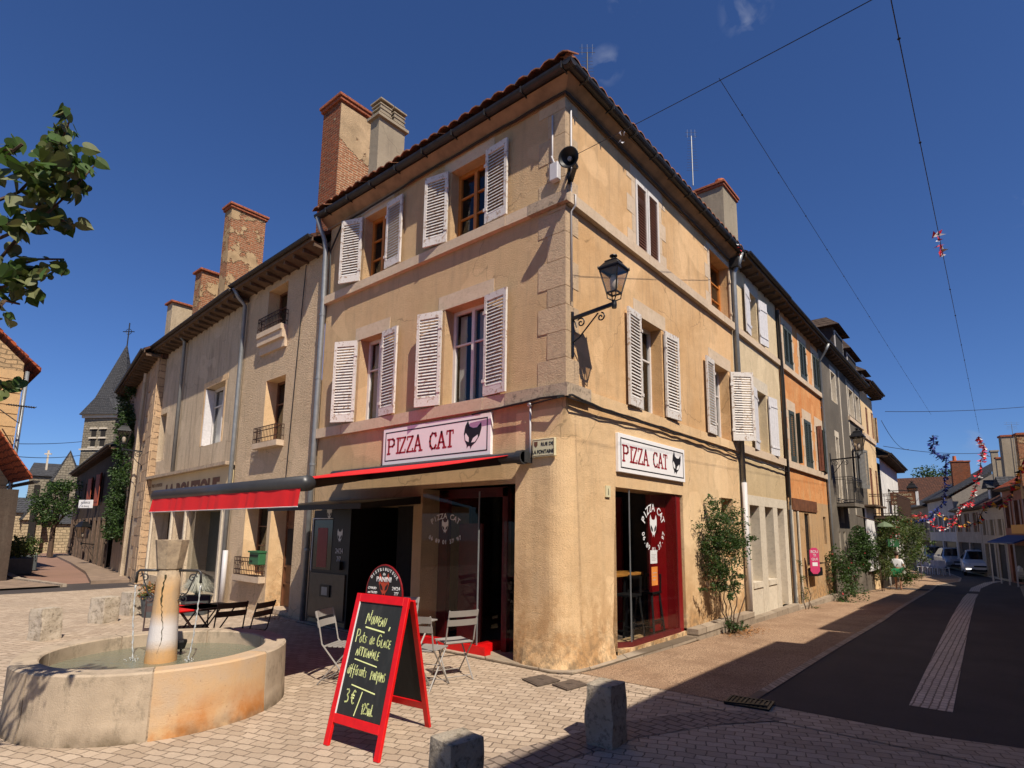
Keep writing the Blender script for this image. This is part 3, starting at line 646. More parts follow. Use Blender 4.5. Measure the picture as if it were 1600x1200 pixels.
# left facade windows
for r,fm,rows,cur in ((lw1,'white_frame',(.36,),[(0,.2)]),(lw2,'white_frame',(.36,),[(0,.18),(.55,.75)])):
    w=window(FL,B,r,-.19,fm,2,rows,.055,curtain=cur); dress(FL,r,w,.24)
    sw=(r[1]-r[0])*.5+.17; shutter(FL,w,r[0]-.03,.47,r[2]+.0,r[3]-.02,-1,.42 if r is lw1 else .24); shutter(FL,w,r[1]+.03,.47,r[2],r[3]-.02,1,.10)
for i,r in enumerate((uw1,uw2)):
    w=window(FL,B,r,-.17,'wood',2,(.33,.66),.06); dress(FL,r,w,.24)
    shutter(FL,w,r[0]-.03,.47,r[2]+.02,r[3],-1,.34 if i==0 else .2); shutter(FL,w,r[1]+.03,.46,r[2]+.02,r[3],1,.05)
# street facade windows
for i,r in enumerate((rw1,rw2)):
    w=window(FR,B,r,-.2,'white_frame',2,(.36,),.05,curtain=[(.1,.9)] if i else [(.5,.95)]); dress(FR,r,w,.26,seed=i)
    shutter(FR,w,r[0]-.01,.46,r[2]-.01,r[3],-1,.06); shutter(FR,w,r[1]+.03,.50,r[2]+.01,r[3]-.02,1,.05 if i==0 else .8)
# first upper window: shutters shut
w=window(FR,B,ru1,-.2,'white_frame',2,(),.05,room=True); dress(FR,ru1,w,.2,.12)
M['red_slat']=plain('white_shutter_frame',(.62,.58,.54),.6,var=.1)
M['slat_brown']=plain('brown_slats',(.20,.075,.045),.7,var=.25)
for s in (0,1):
    a=ru1[0]+.01+s*(ru1[1]-ru1[0])/2; b=a+(ru1[1]-ru1[0])/2-.02
    m=MB(); st=.05
    for x0,x1,z0,z1 in ((a,a+st,ru1[2],ru1[3]),(b-st,b,ru1[2],ru1[3]),(a+st,b-st,ru1[3]-.09,ru1[3]),(a+st,b-st,ru1[2],ru1[2]+.09)): m.fbox(FR,x0,x1,z0+.01,z1-.01,-.02,.022)
    sh=m.build('shutter','red_slat',w); m=MB(); k=21
    for i in range(k):
        z=ru1[2]+.1+i*(ru1[3]-ru1[2]-.2)/k; m.hexa([FR.P(a+st,z,.012),FR.P(b-st,z,.012),FR.P(b-st,z+.008,.012),FR.P(a+st,z+.008,.012),FR.P(a+st,z+.04,-.015),FR.P(b-st,z+.04,-.015),FR.P(b-st,z+.048,-.015),FR.P(a+st,z+.048,-.015)])
    m.build('slats','slat_brown',sh)
w=window(FR,B,ru2,-.22,'wood',2,(.33,.66),.06); dress(FR,ru2,w,.14,.12,seed=8)
shutter(FR,w,ru2[1]-.02,.32,ru2[2],ru2[3]-.06,1,.02,'limestone',louvre=False,d=-.02)
# small ground floor window
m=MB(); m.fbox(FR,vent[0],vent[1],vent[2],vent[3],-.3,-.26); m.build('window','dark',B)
# roof: eaves board, gutter, tiles
ez=7.90; oh=.20
m=MB()
m.poly([(-5.95,-oh,ez+.03),(oh,-oh,ez+.03),(0,0,ez-.11),(-5.95,0,ez-.11)]); m.poly([(oh,-oh,ez+.03),(oh,6.6,ez+.03),(0,6.6,ez-.11),(0,0,ez-.11)])
m.fbox(FL,-5.95,.0,ez-.13,ez-.09,-.01,.03); m.fbox(FR,-.03,6.5,ez-.13,ez-.09,-.01,.03)
m.build('cornice','soffit',B)
m=MB()
def halfpipe(m,a,b,r,up=V((0,0,1)),n=8):
    a,b=V(a),V(b); d=(b-a).normalized(); s=d.cross(up).normalized(); 
    for q in range(n):
        t0=math.pi*q/n; t1=math.pi*(q+1)/n
        for rr in (r,r*.86):
            f=lambda p,t:p+s*math.cos(t)*rr-up*math.sin(t)*rr
            m.poly([f(a,t0),f(b,t0),f(b,t1),f(a,t1)])
    for p in (a,b): m.poly([p+s*math.cos(math.pi*q/n)*r-up*math.sin(math.pi*q/n)*r for q in range(n+1)])
halfpipe(m,(-6.02,-oh-.05,ez+.10),(oh+.12,-oh-.05,ez+.10),.075); halfpipe(m,(oh+.05,-oh-.12,ez+.10),(oh+.05,6.65,ez+.10),.075)
for i in range(9): m.box((-5.6+i*.72,-oh-.05,ez+.062),(.02,.16,.10))
for i in range(10): m.box((oh+.05,.1+i*.7,ez+.062),(.16,.02,.10))
m.build('gutter','gutter',B)
roof=MB(); p=.55
roof.poly([(-5.95,-oh,ez+.05),(oh,-oh,ez+.05),(-2.8,2.8,ez+.05+3.16*p),(-5.95,2.8,ez+.05+3.16*p)]); roof.poly([(oh,-oh,ez+.05),(oh,6.6,ez+.05),(-2.8,6.6,ez+.05+3.16*p),(-2.8,2.8,ez+.05+3.16*p)])
roof.poly([(-5.95,2.8,ez+.05+3.16*p),(-2.8,2.8,ez+.05+3.16*p),(-2.8,6.6,ez+.05+3.16*p),(-5.95,6.6,ez)])
roof.poly([(-5.86,0,0),(-5.86,6.5,0),(-5.86,6.5,ez),(-5.86,2.8,ez+1.7),(-5.86,0,ez)]); roof.poly([(-5.86,6.5,0),(0,6.5,0),(0,6.5,ez),(-2.8,6.5,ez+1.7),(-5.86,6.5,ez)])
rf=roof.build('roof','tile',B)
m=MB(); R=random.Random(2)
def tilerow(m,F,u0,u1,d0,z0,rows,p,w=.235,hip=None,skirt=0):
    for r in range(rows):
        dd=d0-r*.26; zz=z0+(d0-dd)*p; n=int((u1-u0)/w)
        for i in range(n):
            u=u0+i*w+R.uniform(-.01,.01)
            if hip=='r' and u+w>u1-r*.26+.02: continue
            if hip=='l' and u<u0+r*.26-.02: continue
            jz=R.uniform(-.008,.012)
            # a shallow curved tile: three strips
            for a,b,h0,h1 in ((0,.07,.0,.045),(.07,.15,.045,.045),(.15,w-.005,.045,.0)):
                m.hexa([F.P(u+a,zz+h0+jz,dd+.05),F.P(u+b,zz+h1+jz,dd+.05),F.P(u+b,zz+h1+jz+.26*p,dd-.22),F.P(u+a,zz+h0+jz+.26*p,dd-.22),
                        F.P(u+a,zz+h0+jz+.02,dd+.05),F.P(u+b,zz+h1+jz+.02,dd+.05),F.P(u+b,zz+h1+jz+.02+.26*p,dd-.22),F.P(u+a,zz+h0+jz+.02+.26*p,dd-.22)])
tilerow(m,FL,-6.05,oh+.10,oh+.10,ez+.16,4,p,hip='r'); tilerow(m,FR,-oh-.08,6.6,oh+.06,ez+.115,3,p,hip='l')
for i in range(1):
    c=V((oh+.04-i*.3,-oh-.04+i*.3,ez+.17+i*.3*p)); m.lathe([(.075,0),(.06,.34)],(0,0,0),8); k=len(m.v)-16
    d=V((-1,1,p)).normalized(); q=V((0,0,1)).rotation_difference(d)
    for j in range(16): m.v[k+j]=tuple(c+q@V(m.v[k+j]))
m.build('tiles','tile',rf)
def chimney(par,x0,x1,y0,y1,z0,z1,mt,cap='brick_cap',lean=0,name='chimney',capn=2):
    m=MB(); n=10
    for i in range(n):
        a=z0+(z1-z0)*i/n; b=z0+(z1-z0)*(i+1)/n
        m.hexa([V((x,y,a)) for x,y in ((x0,y0),(x1,y0),(x1,y1),(x0,y1))]+[V((x,y,b)) for x,y in ((x0,y0),(x1,y0),(x1,y1),(x0,y1))])
    c=m.build(name,mt,par); m=MB()
    for i in range(capn): m.box(((x0+x1)/2,(y0+y1)/2,z1+.035+i*.075),(x1-x0+.09+.06*(i==capn-1),y1-y0+.09+.06*(i==capn-1),.07))
    if capn: bevel(m.build('cap',cap,c),.008)
    return c
c1=chimney(rf,-6.84,-6.14,.2,1.03,7.3,11.0,'brick')
m=MB(); m.fbox(Fr((-6.14,0,0),(0,1,0),(1,0,0)),.2,1.03,8.0,10.93,0,.018); m.build('plaster','chimney_face',c1)
c2=chimney(rf,-4.98,-4.70,.2,.84,7.9,9.9,'cement',capn=0); m=MB()
m.box((-4.84,.52,9.93),(.40,.76,.06))
for yy in (.35,.69):
    for k in range(3):
        for sx in (-1,1): m.box((-4.84+sx*.11,yy,10.0+k*.09),(.05,.26,.05))
        m.box((-4.84,yy,10.035+k*.09),(.30,.29,.025))
    m.box((-4.84,yy,10.30),(.36,.32,.03)); m.box((-4.84,yy,10.33),(.26,.24,.03))
m.build('cowl','cement',c2)
# downpipes
pp=[(-5.95,-.27,7.95),(-5.93,-.22,7.75),(-5.90,-.12,7.5),(-5.90,-.08,7.3)]
a=FL.px(509,479,.07)[0]
wpipe(pp+[(-5.88,-.07,6.2),(-5.88,-.07,3.5),(-5.9,-.07,.0)],.05,'downpipe','zinc',B)
m=MB()
for z in (1.3,2.9,4.6,5.9): m.lathe([(.058,0),(.058,.04)],(-5.885,-.07,z),10)
m.build('pipe_collar','zinc',B)
wpipe([(.26,6.5,7.95),(.2,6.5,7.75),(.09,6.45,7.5),(.08,6.45,7.2),(.08,6.45,2.6)],.05,'downpipe','zinc',B)
wpipe([(.09,6.44,2.75),(.09,6.42,.02)],.056,'downpipe','pvc',B)
m=MB(); m.box((.12,6.47,7.72),(.20,.2,.22)); m.build('hopper','gutter',B)
# cables along the walls
def cable(pts,r,label,jit=.02,seed=1,n=26,name='cable'):
    R=random.Random(seed); P=[V(p) for p in pts]; out=[]
    for a,b in zip(P,P[1:]):
        k=max(2,int((b-a).length/.22))
        for i in range(k): q=a.lerp(b,i/k); out.append(q+V((0,0,R.uniform(-jit,jit))))
    out.append(P[-1]); o=MB().tube(out,r,5).build(name,'cable'); tag(o,label,'cable'); return o
cable([(-5.7,-.05,6.3),(-5.75,-.06,7.25),(-5.4,-.06,7.68),(-3,-.06,7.77),(.05,-.06,7.79),(.06,.1,7.78),(.06,2,7.77),(.06,6.3,7.75)],.018,'thick black cable under the eaves of the corner building',.012,4)
cable([(-1.6,-.1,3.36),(-.9,-.1,3.39),(-.05,-.11,3.43),(.10,.0,3.42),(.09,.5,3.39),(.06,2,3.40),(.05,4.2,3.38),(.06,6.3,3.34)],.016,'twisted black cable below the string course over the street shop window',.015,5)
cable([(-.5,-.1,3.37),(-.05,-.12,3.41),(.11,.02,3.40),(.1,.5,3.36),(.07,2,3.36),(.06,4.2,3.35),(.07,6.3,3.30)],.010,'thin black cable hanging just under the twisted one by the street shop sign',.022,9)
cable([(.06,6.7,3.30),(.07,8,3.31),(.06,9.9,3.26)],.018,'black cable under the string course of the cream house',.014,6)
for (a,b,z1,z0,lab) in ((-.20,-.03,7.55,6.55,'thin pale conduit on the square side just left of the corner quoins'),):
    tag(wpipe([(a,b,z1),(a,b,z0)],.012,'conduit','pvc'),lab,'conduit')
tag(wpipe([(.03,.10,7.6),(.03,.10,6.32),(.10,.10,6.27),(.10,.10,6.12),(.03,.10,6.05),(.03,.10,4.75)],.012,'conduit','pvc'),'long white conduit running down the street side next to the corner','conduit')
t_=thing('conduit','short white conduit with round knob above the awning end','conduit',(-.56,-.03,3))
wpipe([(-.56,-.035,3.36),(-.56,-.035,2.66)],.014,'pipe','pvc',t_); MB().lathe([(.0,-.035),(.035,-.015),(.035,.015),(0,.035)],(-.56,-.05,3.38),12).build('knob','pvc',t_,smooth=True)
t_=thing('junction_box','small grey electric box high on the corner quoins','electric box',(-.12,-.04,6.7))
bevel(MB().box((-.13,-.06,6.62),(.14,.09,.26)).build('body','pvc',t_),.01); wpipe([(-.13,-.05,6.72),(-.20,-.05,6.9)],.012,'cable','pvc',t_)
# ------------------------------------------------------------------ shop interiors (one room behind both shop fronts)
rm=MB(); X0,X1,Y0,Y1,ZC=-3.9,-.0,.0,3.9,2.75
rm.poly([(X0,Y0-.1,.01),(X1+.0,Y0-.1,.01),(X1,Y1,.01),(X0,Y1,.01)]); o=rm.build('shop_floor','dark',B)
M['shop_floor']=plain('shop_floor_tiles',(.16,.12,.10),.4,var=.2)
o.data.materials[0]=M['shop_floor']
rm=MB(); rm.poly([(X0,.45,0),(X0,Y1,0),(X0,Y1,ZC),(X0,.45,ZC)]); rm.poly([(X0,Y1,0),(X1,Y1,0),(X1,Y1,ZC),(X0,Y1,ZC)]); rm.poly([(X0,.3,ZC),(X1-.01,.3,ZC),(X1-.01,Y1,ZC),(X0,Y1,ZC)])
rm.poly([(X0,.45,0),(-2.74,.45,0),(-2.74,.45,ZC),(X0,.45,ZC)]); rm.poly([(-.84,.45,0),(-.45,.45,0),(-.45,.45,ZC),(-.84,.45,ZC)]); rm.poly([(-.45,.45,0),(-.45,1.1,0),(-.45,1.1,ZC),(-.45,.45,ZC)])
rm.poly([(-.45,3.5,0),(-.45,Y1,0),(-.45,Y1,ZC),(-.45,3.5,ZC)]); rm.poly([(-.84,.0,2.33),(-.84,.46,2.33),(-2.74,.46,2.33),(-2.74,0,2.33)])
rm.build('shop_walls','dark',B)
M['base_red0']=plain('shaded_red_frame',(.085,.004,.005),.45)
# red panels inside
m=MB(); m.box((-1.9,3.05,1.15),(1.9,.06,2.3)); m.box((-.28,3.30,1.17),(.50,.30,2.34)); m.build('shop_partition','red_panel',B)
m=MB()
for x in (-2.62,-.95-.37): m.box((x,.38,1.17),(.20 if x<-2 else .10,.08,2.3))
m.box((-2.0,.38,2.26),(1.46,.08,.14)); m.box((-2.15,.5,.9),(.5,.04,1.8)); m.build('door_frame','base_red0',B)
# ---- shop front facing the fountain: frameless glass box on a red base
t_=thing('shop_window','frameless glass shop window on a bright red base facing the square','shop window',(-2.1,0,0))
m=MB(); m.poly([(-2.72,-.015,.14),(-1.50,-.015,.14),(-1.50,-.015,2.25),(-2.72,-.015,2.25)]); m.poly([(-1.50,-.015,.14),(-1.50,.42,.14),(-1.50,.42,2.25),(-1.50,-.015,2.25)]); m.build('glass','shop_glass',t_)
m=MB(); m.fbox(FL,-2.76,-1.30,.01,.14,-.06,.06); m.fbox(Fr((-1.5,0,0),(0,1,0),(1,0,0)),.061,.45,.01,.139,-.1,.05); m.build('base','red_paint',t_)
m=MB(); m.fbox(FL,-1.506,-1.494,.14,2.25,.0,.02); m.build('edge_strip','zinc',t_)
m=MB(); Fw=Fr((0,-.015,0),(1,0,0),(0,-1,0))
u0,z0=FL.px(700,805); zt_=FL.px(700,806)[1]; zc_=FL.px(700,823)[1]; zp_=FL.px(700,847)[1]; arctext(m,'PIZZA CAT',FL,-2.19,zt_-.55,.55,rad(121),rad(59),.115,.022)
m.build('lettering','chalk_white',t_); m=MB(); catface(m,FL,-2.19,zc_,.115,.020,eye=1); m.build('emblem',['chalk_white','black'],t_)
m=MB(); arctext(m,'06 89 01 37 97',FL,-2.19,zp_+.8,.8,rad(246),rad(294),.085,.022,flip=True); m.build('lettering','chalk_white',t_)
m=MB(); m.poly([(-1.3,.30,.14),(-.86,.30,.14),(-.86,.30,2.25),(-1.3,.30,2.25)]); m.build('door_glass','shop_glass',t_)
# ---- the street shop window
M['shop_red']=plain('glossy_red_panel',(.19,.003,.005),.3,var=.08); M['base_red']=plain('dark_red_base',(.11,.012,.012),.5); t_=thing('shop_window','glass shop window on the street side with white cat emblem and phone number','shop window',(0,2.4,0))
m=MB(); gx=-.03; m.poly([(gx,1.66,.13),(gx,3.26,.13),(gx,3.26,2.33),(gx,1.66,2.33)]); m.poly([(gx,1.66,.13),(-.40,1.10,.13),(-.40,1.22,2.33),(gx,1.66,2.33)]); m.build('glass','shop_glass',t_)
m=MB(); m.fbox(FR,1.66,3.3,.03,.13,-.09,-.015); m.hexa([V(q) for q in ((-.015,1.66,.03),(-.09,1.66,.03),(-.44,1.12,.03),(-.38,1.08,.03),(-.015,1.66,.13),(-.09,1.66,.13),(-.44,1.12,.13),(-.38,1.08,.13))]); m.build('base','base_red',t_)
m=MB(); m.fbox(FR,1.654,1.668,.13,2.33,-.035,-.02); m.build('edge_strip','zinc',t_)
m=MB(); m.fbox(FR,3.26,3.285,.13,2.33,-.08,-.02); m.build('post','base_red',t_); MB().fbox(FR,2.62,3.26,.13,2.3,-.22,-.17).build('inner_panel','shop_red',t_); m=MB(); m.fbox(FR,3.30,3.49,.72,2.33,-.40,-.16); m.build('jamb','soffit',t_)
u0,z0=FR.px(1021,823); m=MB(); arctext(m,'PIZZA CAT',FR,2.42,z0-.07,.37,rad(152),rad(28),.17,-.022); arctext(m,'06.89.01.37.97',FR,2.42,z0+.0,.36,rad(198),rad(342),.115,-.022,flip=True); m.build('lettering','chalk_white',t_)
m=MB(); catface(m,FR,2.42,z0,.19,-.024,eye=1); m.build('emblem',['chalk_white','black'],t_)
M['paper']=plain('paper',(.62,.62,.62),.8,var=.05); M['orange_paper']=plain('orange_poster',(.65,.22,.04),.8,var=.2)
def onp(F,a,b,c,e,d,mt,name,par,lines=0):
    u0,u1,z0,z1=F.rect(a,b,c,e,d); o=MB().fbox(F,u0,u1,z0,z1,d-.002,d).build(name,mt,par)
    if lines:
        m=MB()
        for i in range(lines): zz=z1-(z1-z0)*(.34+.56*i/lines); m.poly([F.P(u0+(u1-u0)*.15,zz,d+.001),F.P(u1-(u1-u0)*(.15+.1*(i%3)),zz,d+.001),F.P(u1-(u1-u0)*(.15+.1*(i%3)),zz+.008,d+.001),F.P(u0+(u1-u0)*.15,zz+.008,d+.001)])
        m.build('print','grey_letter',o)
    return o
o=onp(FR,1016,860,1027,880,-.024,'paper','notice',None,5); tag(o,'white notice on the street shop window just under the phone number','notice')
o=onp(FR,1018,886,1028,914,-.024,'orange_paper','poster',None,3); tag(o,'orange poster stuck low on the street shop window','poster')
Fi=Fr((-.40,1.12,0),(.37,.54,0),(.54,-.37,0))
o=MB().fbox(Fi,.10,.38,1.36,1.62,-.01,.0).build('notice','paper'); tag(o,'upper white notice on the slanted entrance glass','notice')
o=MB().fbox(Fi,.04,.26,1.02,1.30,-.01,.0).build('notice','paper'); tag(o,'lower white notice on the slanted entrance glass','notice')
# bar table and stools inside
M['table_wood']=plain('orange_table_wood',(.45,.19,.04),.4,var=.2,sc=5)
t_=thing('bar_table','long orange wooden bar table inside the street shop window','table',(-.5,2,.0))
bevel(MB().box((-.62,1.85,1.02),(.42,1.9,.045)).build('table_top','table_wood',t_),.006)
for q in ((-.62,1.1),(-.62,2.6)): MB().box((q[0],q[1],.5),(.06,.06,1.0)).build('leg','black_iron',t_)
def stool(x,y,label):
    t=thing('bar_stool',label,'bar stool',(x,y,.01),'black bar stools behind the street window'); m=MB(); m.box((0,0,.72),(.32,.32,.03)); m.build('seat','black_iron',t,local=True)
    for a in (-1,1):
        for b in (-1,1): MB().bar((a*.13,b*.13,.71),(a*.19,b*.19,0),.03).build('leg','black_iron',t,local=True)
    m=MB(); m.bar((-.17,-.17,.2),(.17,-.17,.2),.02); m.bar((-.17,.17,.2),(.17,.17,.2),.02); m.bar((-.17,-.17,.3),(-.17,.17,.3),.02); m.bar((.17,-.17,.3),(.17,.17,.3),.02); m.build('footrest','black_iron',t,local=True)
    m=MB(); m.bar((-.14,.15,.72),(-.14,.17,1.0),.025); m.bar((.14,.15,.72),(.14,.17,1.0),.025); m.bar((-.14,.17,.98),(.14,.17,.98),.05); m.build('backrest','black_iron',t,local=True); return t
stool(-.30,2.72,'black metal bar stool nearest the red partition'); stool(-.34,2.12,'black metal bar stool in the middle of the street window'); stool(-.75,1.45,'black metal bar stool nearest the slanted entrance glass')
# ------------------------------------------------------------------ houses further down the street, right of the shop
def jig(F,par,px_,d,**k): return F.rect(*px_)
def eaves(par,F,u0,u1,z,oh,mt='soffit_dark',rafters=True,gm='gutter',pitch=.6,depth=5.5,rt='tile_far',rname='roof'):
    m=MB(); m.poly([F.P(u0,z-.06,0),F.P(u1,z-.06,0),F.P(u1,z+.0,oh),F.P(u0,z+.0,oh)]); m.fbox(F,u0,u1,z-.02,z+.1,oh-.02,oh+.005)
    if rafters:
        n=int((u1-u0)/.42)
        for i in range(n+1): u=u0+.05+(u1-u0-.1)*i/max(n,1); m.fbox(F,u-.03,u+.03,z-.10,z-.01,0,oh-.06)
    m.build('cornice',mt,par); m=MB(); halfpipe(m,F.P(u0,z+.09,oh+.05),F.P(u1,z+.09,oh+.05),.055); m.build('gutter',gm,par)
    m=MB(); m.hexa([F.P(u0,z+.04,oh+.03),F.P(u1,z+.04,oh+.03),F.P(u1,z+.04+depth*pitch,oh-depth),F.P(u0,z+.04+depth*pitch,oh-depth),F.P(u0,z+.12,oh+.03),F.P(u1,z+.12,oh+.03),F.P(u1,z+.12+depth*pitch,oh-depth),F.P(u0,z+.12+depth*pitch,oh-depth)])
    for s in (u0,u1): m.poly([F.P(s,z,0),F.P(s,z+(depth-oh)*pitch,oh-depth),F.P(s,z-.1,oh-depth),F.P(s,z-.1,0)])
    m.fbox(F,u0,u1,-1.0,z,-depth+.3,-depth+.5)
    return m.build(rname,rt,par)
def rr(F,*a): return F.rect(*a)
# cream house
CH=thing('cream_house','narrow cream rendered house with white plank shutters beside the ochre corner building','building',(0,8,-.2))
cu=rr(FR,1176,462,1188,545); cu=(7.58,8.22,6.36,7.5); cl=(7.78,8.62,3.62,5.08)
g1=(6.95,7.62,.62,2.3,.30); g2=(8.02,8.66,.62,2.3,.30); g3=(9.0,9.55,-.06,2.3,.34)
M['cream']=stucco('cream_house_render',(.66,.52,.33),(.72,.58,.38),grain=42,bump=.02,dirtamt=.2)
M['tan']=stucco('tan_panel_render',(.50,.37,.21),(.55,.42,.25),grain=30,bump=.006,dirtamt=.3)
m=MB(); wallmb(m,FR,6.382,9.9,3.3,7.9,[cu,cl],.26); m.build('wall','cream',CH)
m=MB(); wallmb(m,FR,6.382,9.9,-.4,3.3,[g1,g2,g3],.3); m.build('wall','tan',CH)
M['pale_stone']=stone('pale_dressed_stone',(.66,.58,.46),(.56,.48,.37),amt=.35)
m=MB(); m.fbox(FR,6.6,9.86,2.302,2.52,-.02,.012)
for a,b in ((6.62,6.953),(7.617,8.023),(8.657,9.003),(9.547,9.84)): m.fbox(FR,a,b,-.2,2.3,-.27,.011)
for a,b in ((6.95,7.62),(8.02,8.66)): m.fbox(FR,a+.004,b-.004,.5,.622,-.27,.03); m.fbox(FR,a+.004,b-.004,-.2,.48,-.2,.004)
m.build('dressed_stone','pale_stone',CH)
for g in (g1,g2): window(FR,CH,(g[0],g[1],.62,2.3),-.24,'white_frame',1,(.5,),.08,room=True)
m=MB(); m.fbox(FR,g3[0],g3[1],0,2.3,-.34,-.28); m.build('door','white_frame',CH)
M['plank_white']=plain('white_plank_shutter',(.62,.60,.60),.6,var=.12,sc=18,bump=.003)
for r,a in ((cu,.1),(cl,.12)):
    w=window(FR,CH,r,-.2,'white_frame',2,(.4,),.05); dress(FR,r,w,.30,.0,'pale_stone')
    shutter(FR,w,r[0]-.0,.44,r[2]-.04,r[3]-.02,-1,a,'plank_white',False); shutter(FR,w,r[1]+.05,.5,r[2]-.03,r[3]-.02,1,a,'plank_white',False)
course(3.42,3.6,.07,'string_course','limestone',FR,6.42,9.86,1.1,par=CH); course(6.13,6.28,.07,'string_course','limestone',FR,6.42,9.86,1.3,par=CH)
rfc=eaves(CH,FR,6.62,9.95,7.9,.33)
cR=chimney(rfc,-1.85,-1.0,9.15,10.25,8.0,11.45,'cement'); m=MB()
for x,y,r,h in ((-1.2,9.5,.13,.30),(-1.45,9.9,.12,.22),(-1.65,9.45,.11,.2)): m.lathe([(r,0),(r*.9,h*.75),(r*1.1,h*.8),(r*1.1,h),(r*.8,h)],(x,y,11.55),12)
m.build('chimney_pot','terracotta',cR,smooth=False)
m=MB(); m.tube([(.06,9.9,7.7),(.07,9.92,5.5),(.07,9.95,2.6)],.045,7); m.tube([(.11,9.86,7.6),(.12,9.9,5.5),(.1,9.9,2.4)],.02,5); m.tube([(.05,9.96,7.6),(.07,10.0,5.5),(.06,10.0,2.4)],.016,5); m.build('downpipe','gutter',CH)
MB().tube([(.06,10.0,2.5),(.06,10.02,.5),(.06,10.02,-.2)],.03,7).build('lower_pipe','zinc',CH)
# orange house
OH=thing('orange_house','orange rendered house with dark green louvred shutters and rust-brown lintel','building',(0,12.2,-.25))
M['orange']=stucco('orange_render',(.56,.20,.06),(.68,.36,.15),grain=30,bump=.006,streak=1.0,dirtamt=.5,big=1.3,dirt=(.50,.30,.14))
M['green_shutter']=plain('dark_green_shutter',(.045,.055,.045),.55,var=.2)
M['worn']=stucco('worn_ground_floor_render',(.50,.30,.14),(.42,.29,.17),grain=26,bump=.01,dirtamt=.6,lowdirt=.9)
L=9.98; E=14.62
ou=[rr(FR,1223,518,1239,583),rr(FR,1248,541,1261,602),rr(FR,1269,563,1281,618)]; ou=[(a,b,6.32,7.5) for a,b,c,d in ou]
ol=[rr(FR,1232,650,1246,735),rr(FR,1256,665,1271,745),rr(FR,1275,678,1291,750)]; ol=[(a,b,3.62,5.05) for a,b,c,d in ol]
go=[rr(FR,1244,808,1255,960),rr(FR,1257,811,1270,895),rr(FR,1286,812,1292,842)]; go=[(go[0][0],go[0][1],-.15,2.28,.35),(go[1][0],go[1][1],.75,2.25,.3),(go[2][0],go[2][1],1.35,2.2,.2)]
m=MB(); wallmb(m,FR,L,E,2.6,7.9,ou+ol,.1); m.build('wall','orange',OH)
m=MB(); wallmb(m,FR,L,E,-.6,2.6,go,.3); m.build('wall','worn',OH)
for r in ou+ol:
    u0,u1,z0,z1=r; w=MB().fbox(FR,u0,u1,z0,z1,-.1,-.08).build('window','dark',OH); dress(FR,r,w,.3 if r in ol else .2,.16,'limestone',.08)
    hw=(u1-u0)/2
    if r is ol[0]: shutter(FR,w,u0,hw*1.5,z0,z1,1,.05,'green_shutter',d=-.01); shutter(FR,w,u1+.05,.12,z0,z1,-1,1.25,'green_shutter',False)
    elif r is ol[2]: shutter(FR,w,u0+.02,.13,z0,z1,-1,1.5,'slat_brown'); shutter(FR,w,u1,hw*1.3,z0,z1,-1,.15,'green_shutter')
    else: shutter(FR,w,u0+.01,hw-.01,z0,z1,1,0,'green_shutter',d=-.01); shutter(FR,w,u1-.01,hw-.01,z0,z1,-1,0,'green_shutter',d=-.01)
course(3.42,3.6,.07,'string_course','limestone',FR,L+.02,E-.02,1.1,par=OH); course(6.13,6.28,.07,'string_course','limestone',FR,L+.02,E-.02,1.3,par=OH)
a,b,c,d=rr(FR,1237,787,1276,808); MB().fbox(FR,a,b,2.3,2.62,-.05,.03).build('lintel','brown_wood',OH)
m=MB(); m.fbox(FR,go[0][0],go[0][1],-.15,2.28,-.35,-.3); m.build('door','brown_wood',OH); m=MB()
for i in range(9): u=go[1][0]+(go[1][1]-go[1][0])*i/8; m.tube([FR.P(u,.8,-.05),FR.P(u,2.2,-.05)],.008,4)
for i in range(8): m.tube([FR.P(go[1][0],.85+i*.18,-.05),FR.P(go[1][1],.85+i*.18,-.05)],.006,4)
m.build('window_grille','black_iron',OH); MB().fbox(FR,go[1][0],go[1][1],.75,2.25,-.3,-.26).build('window','dark',OH); MB().fbox(FR,go[2][0],go[2][1],1.35,2.2,-.2,-.18).build('window','dark',OH)
m=MB(); m.fbox(FR,10.05,10.35,-.4,2.3,.0,.03); m.fbox(FR,go[0][1]+.0,go[0][1]+.09,-.3,2.28,-.1,.03); m.build('door_post','pale_stone',OH)
m=MB(); m.tube([FR.P(go[1][0]-.05,.86,.02),FR.P(go[1][0]-.05,.86,.28),FR.P(go[1][1]+.2,.86,.28),FR.P(go[1][1]+.2,.86,.02)],.014,5); m.fbox(FR,go[1][0],go[1][1]+.1,.52,.74,.02,.24); m.build('window_box','black_iron',OH)
rfo=eaves(OH,FR,L-.02,E+.05,7.92,.30)
for (x,y,z1) in ((-1.2,11.3,9.9),(-1.2,12.7,10.0)): chimney(rfo,x-.45,x,y,y+.6,8.2,z1,'brick',capn=1)
wpipe([(.40,14.5,7.9),(.3,14.5,7.7),(.06,14.62,7.4),(.06,14.66,3),(.06,14.66,-.2)],.045,'downpipe','zinc',OH)
t_=thing('hanging_sign','tall pink sign with white writing fixed by the grilled window of the orange house','sign',FR.P(13.1,.9,.2)); M['pink']=plain('pink_sign',(.50,.04,.13),.5,var=.05)
u0,u1,z0,z1=FR.rect(1268,856,1277,896,.25); Fs=Fr(FR.P((u0+u1)/2,0,.25),(.75,.65,0),(.65,-.75,0)); m=MB(); m.prism([Fs.P(-.13,z0+.08),Fs.P(-.06,z0),Fs.P(.06,z0),Fs.P(.13,z0+.08),Fs.P(.13,z1-.08),Fs.P(.06,z1),Fs.P(-.06,z1),Fs.P(-.13,z1-.08)],Fs.N*.02); m.build('board','pink',t_)
for i,(s,z,h) in enumerate((('BOU',.80,.10),('TI',.66,.10),('QUE',.52,.09))): text(t_,'lettering',s,Fs,0,z0+(z1-z0)*z,h,'chalk_white',.023,'CENTER')
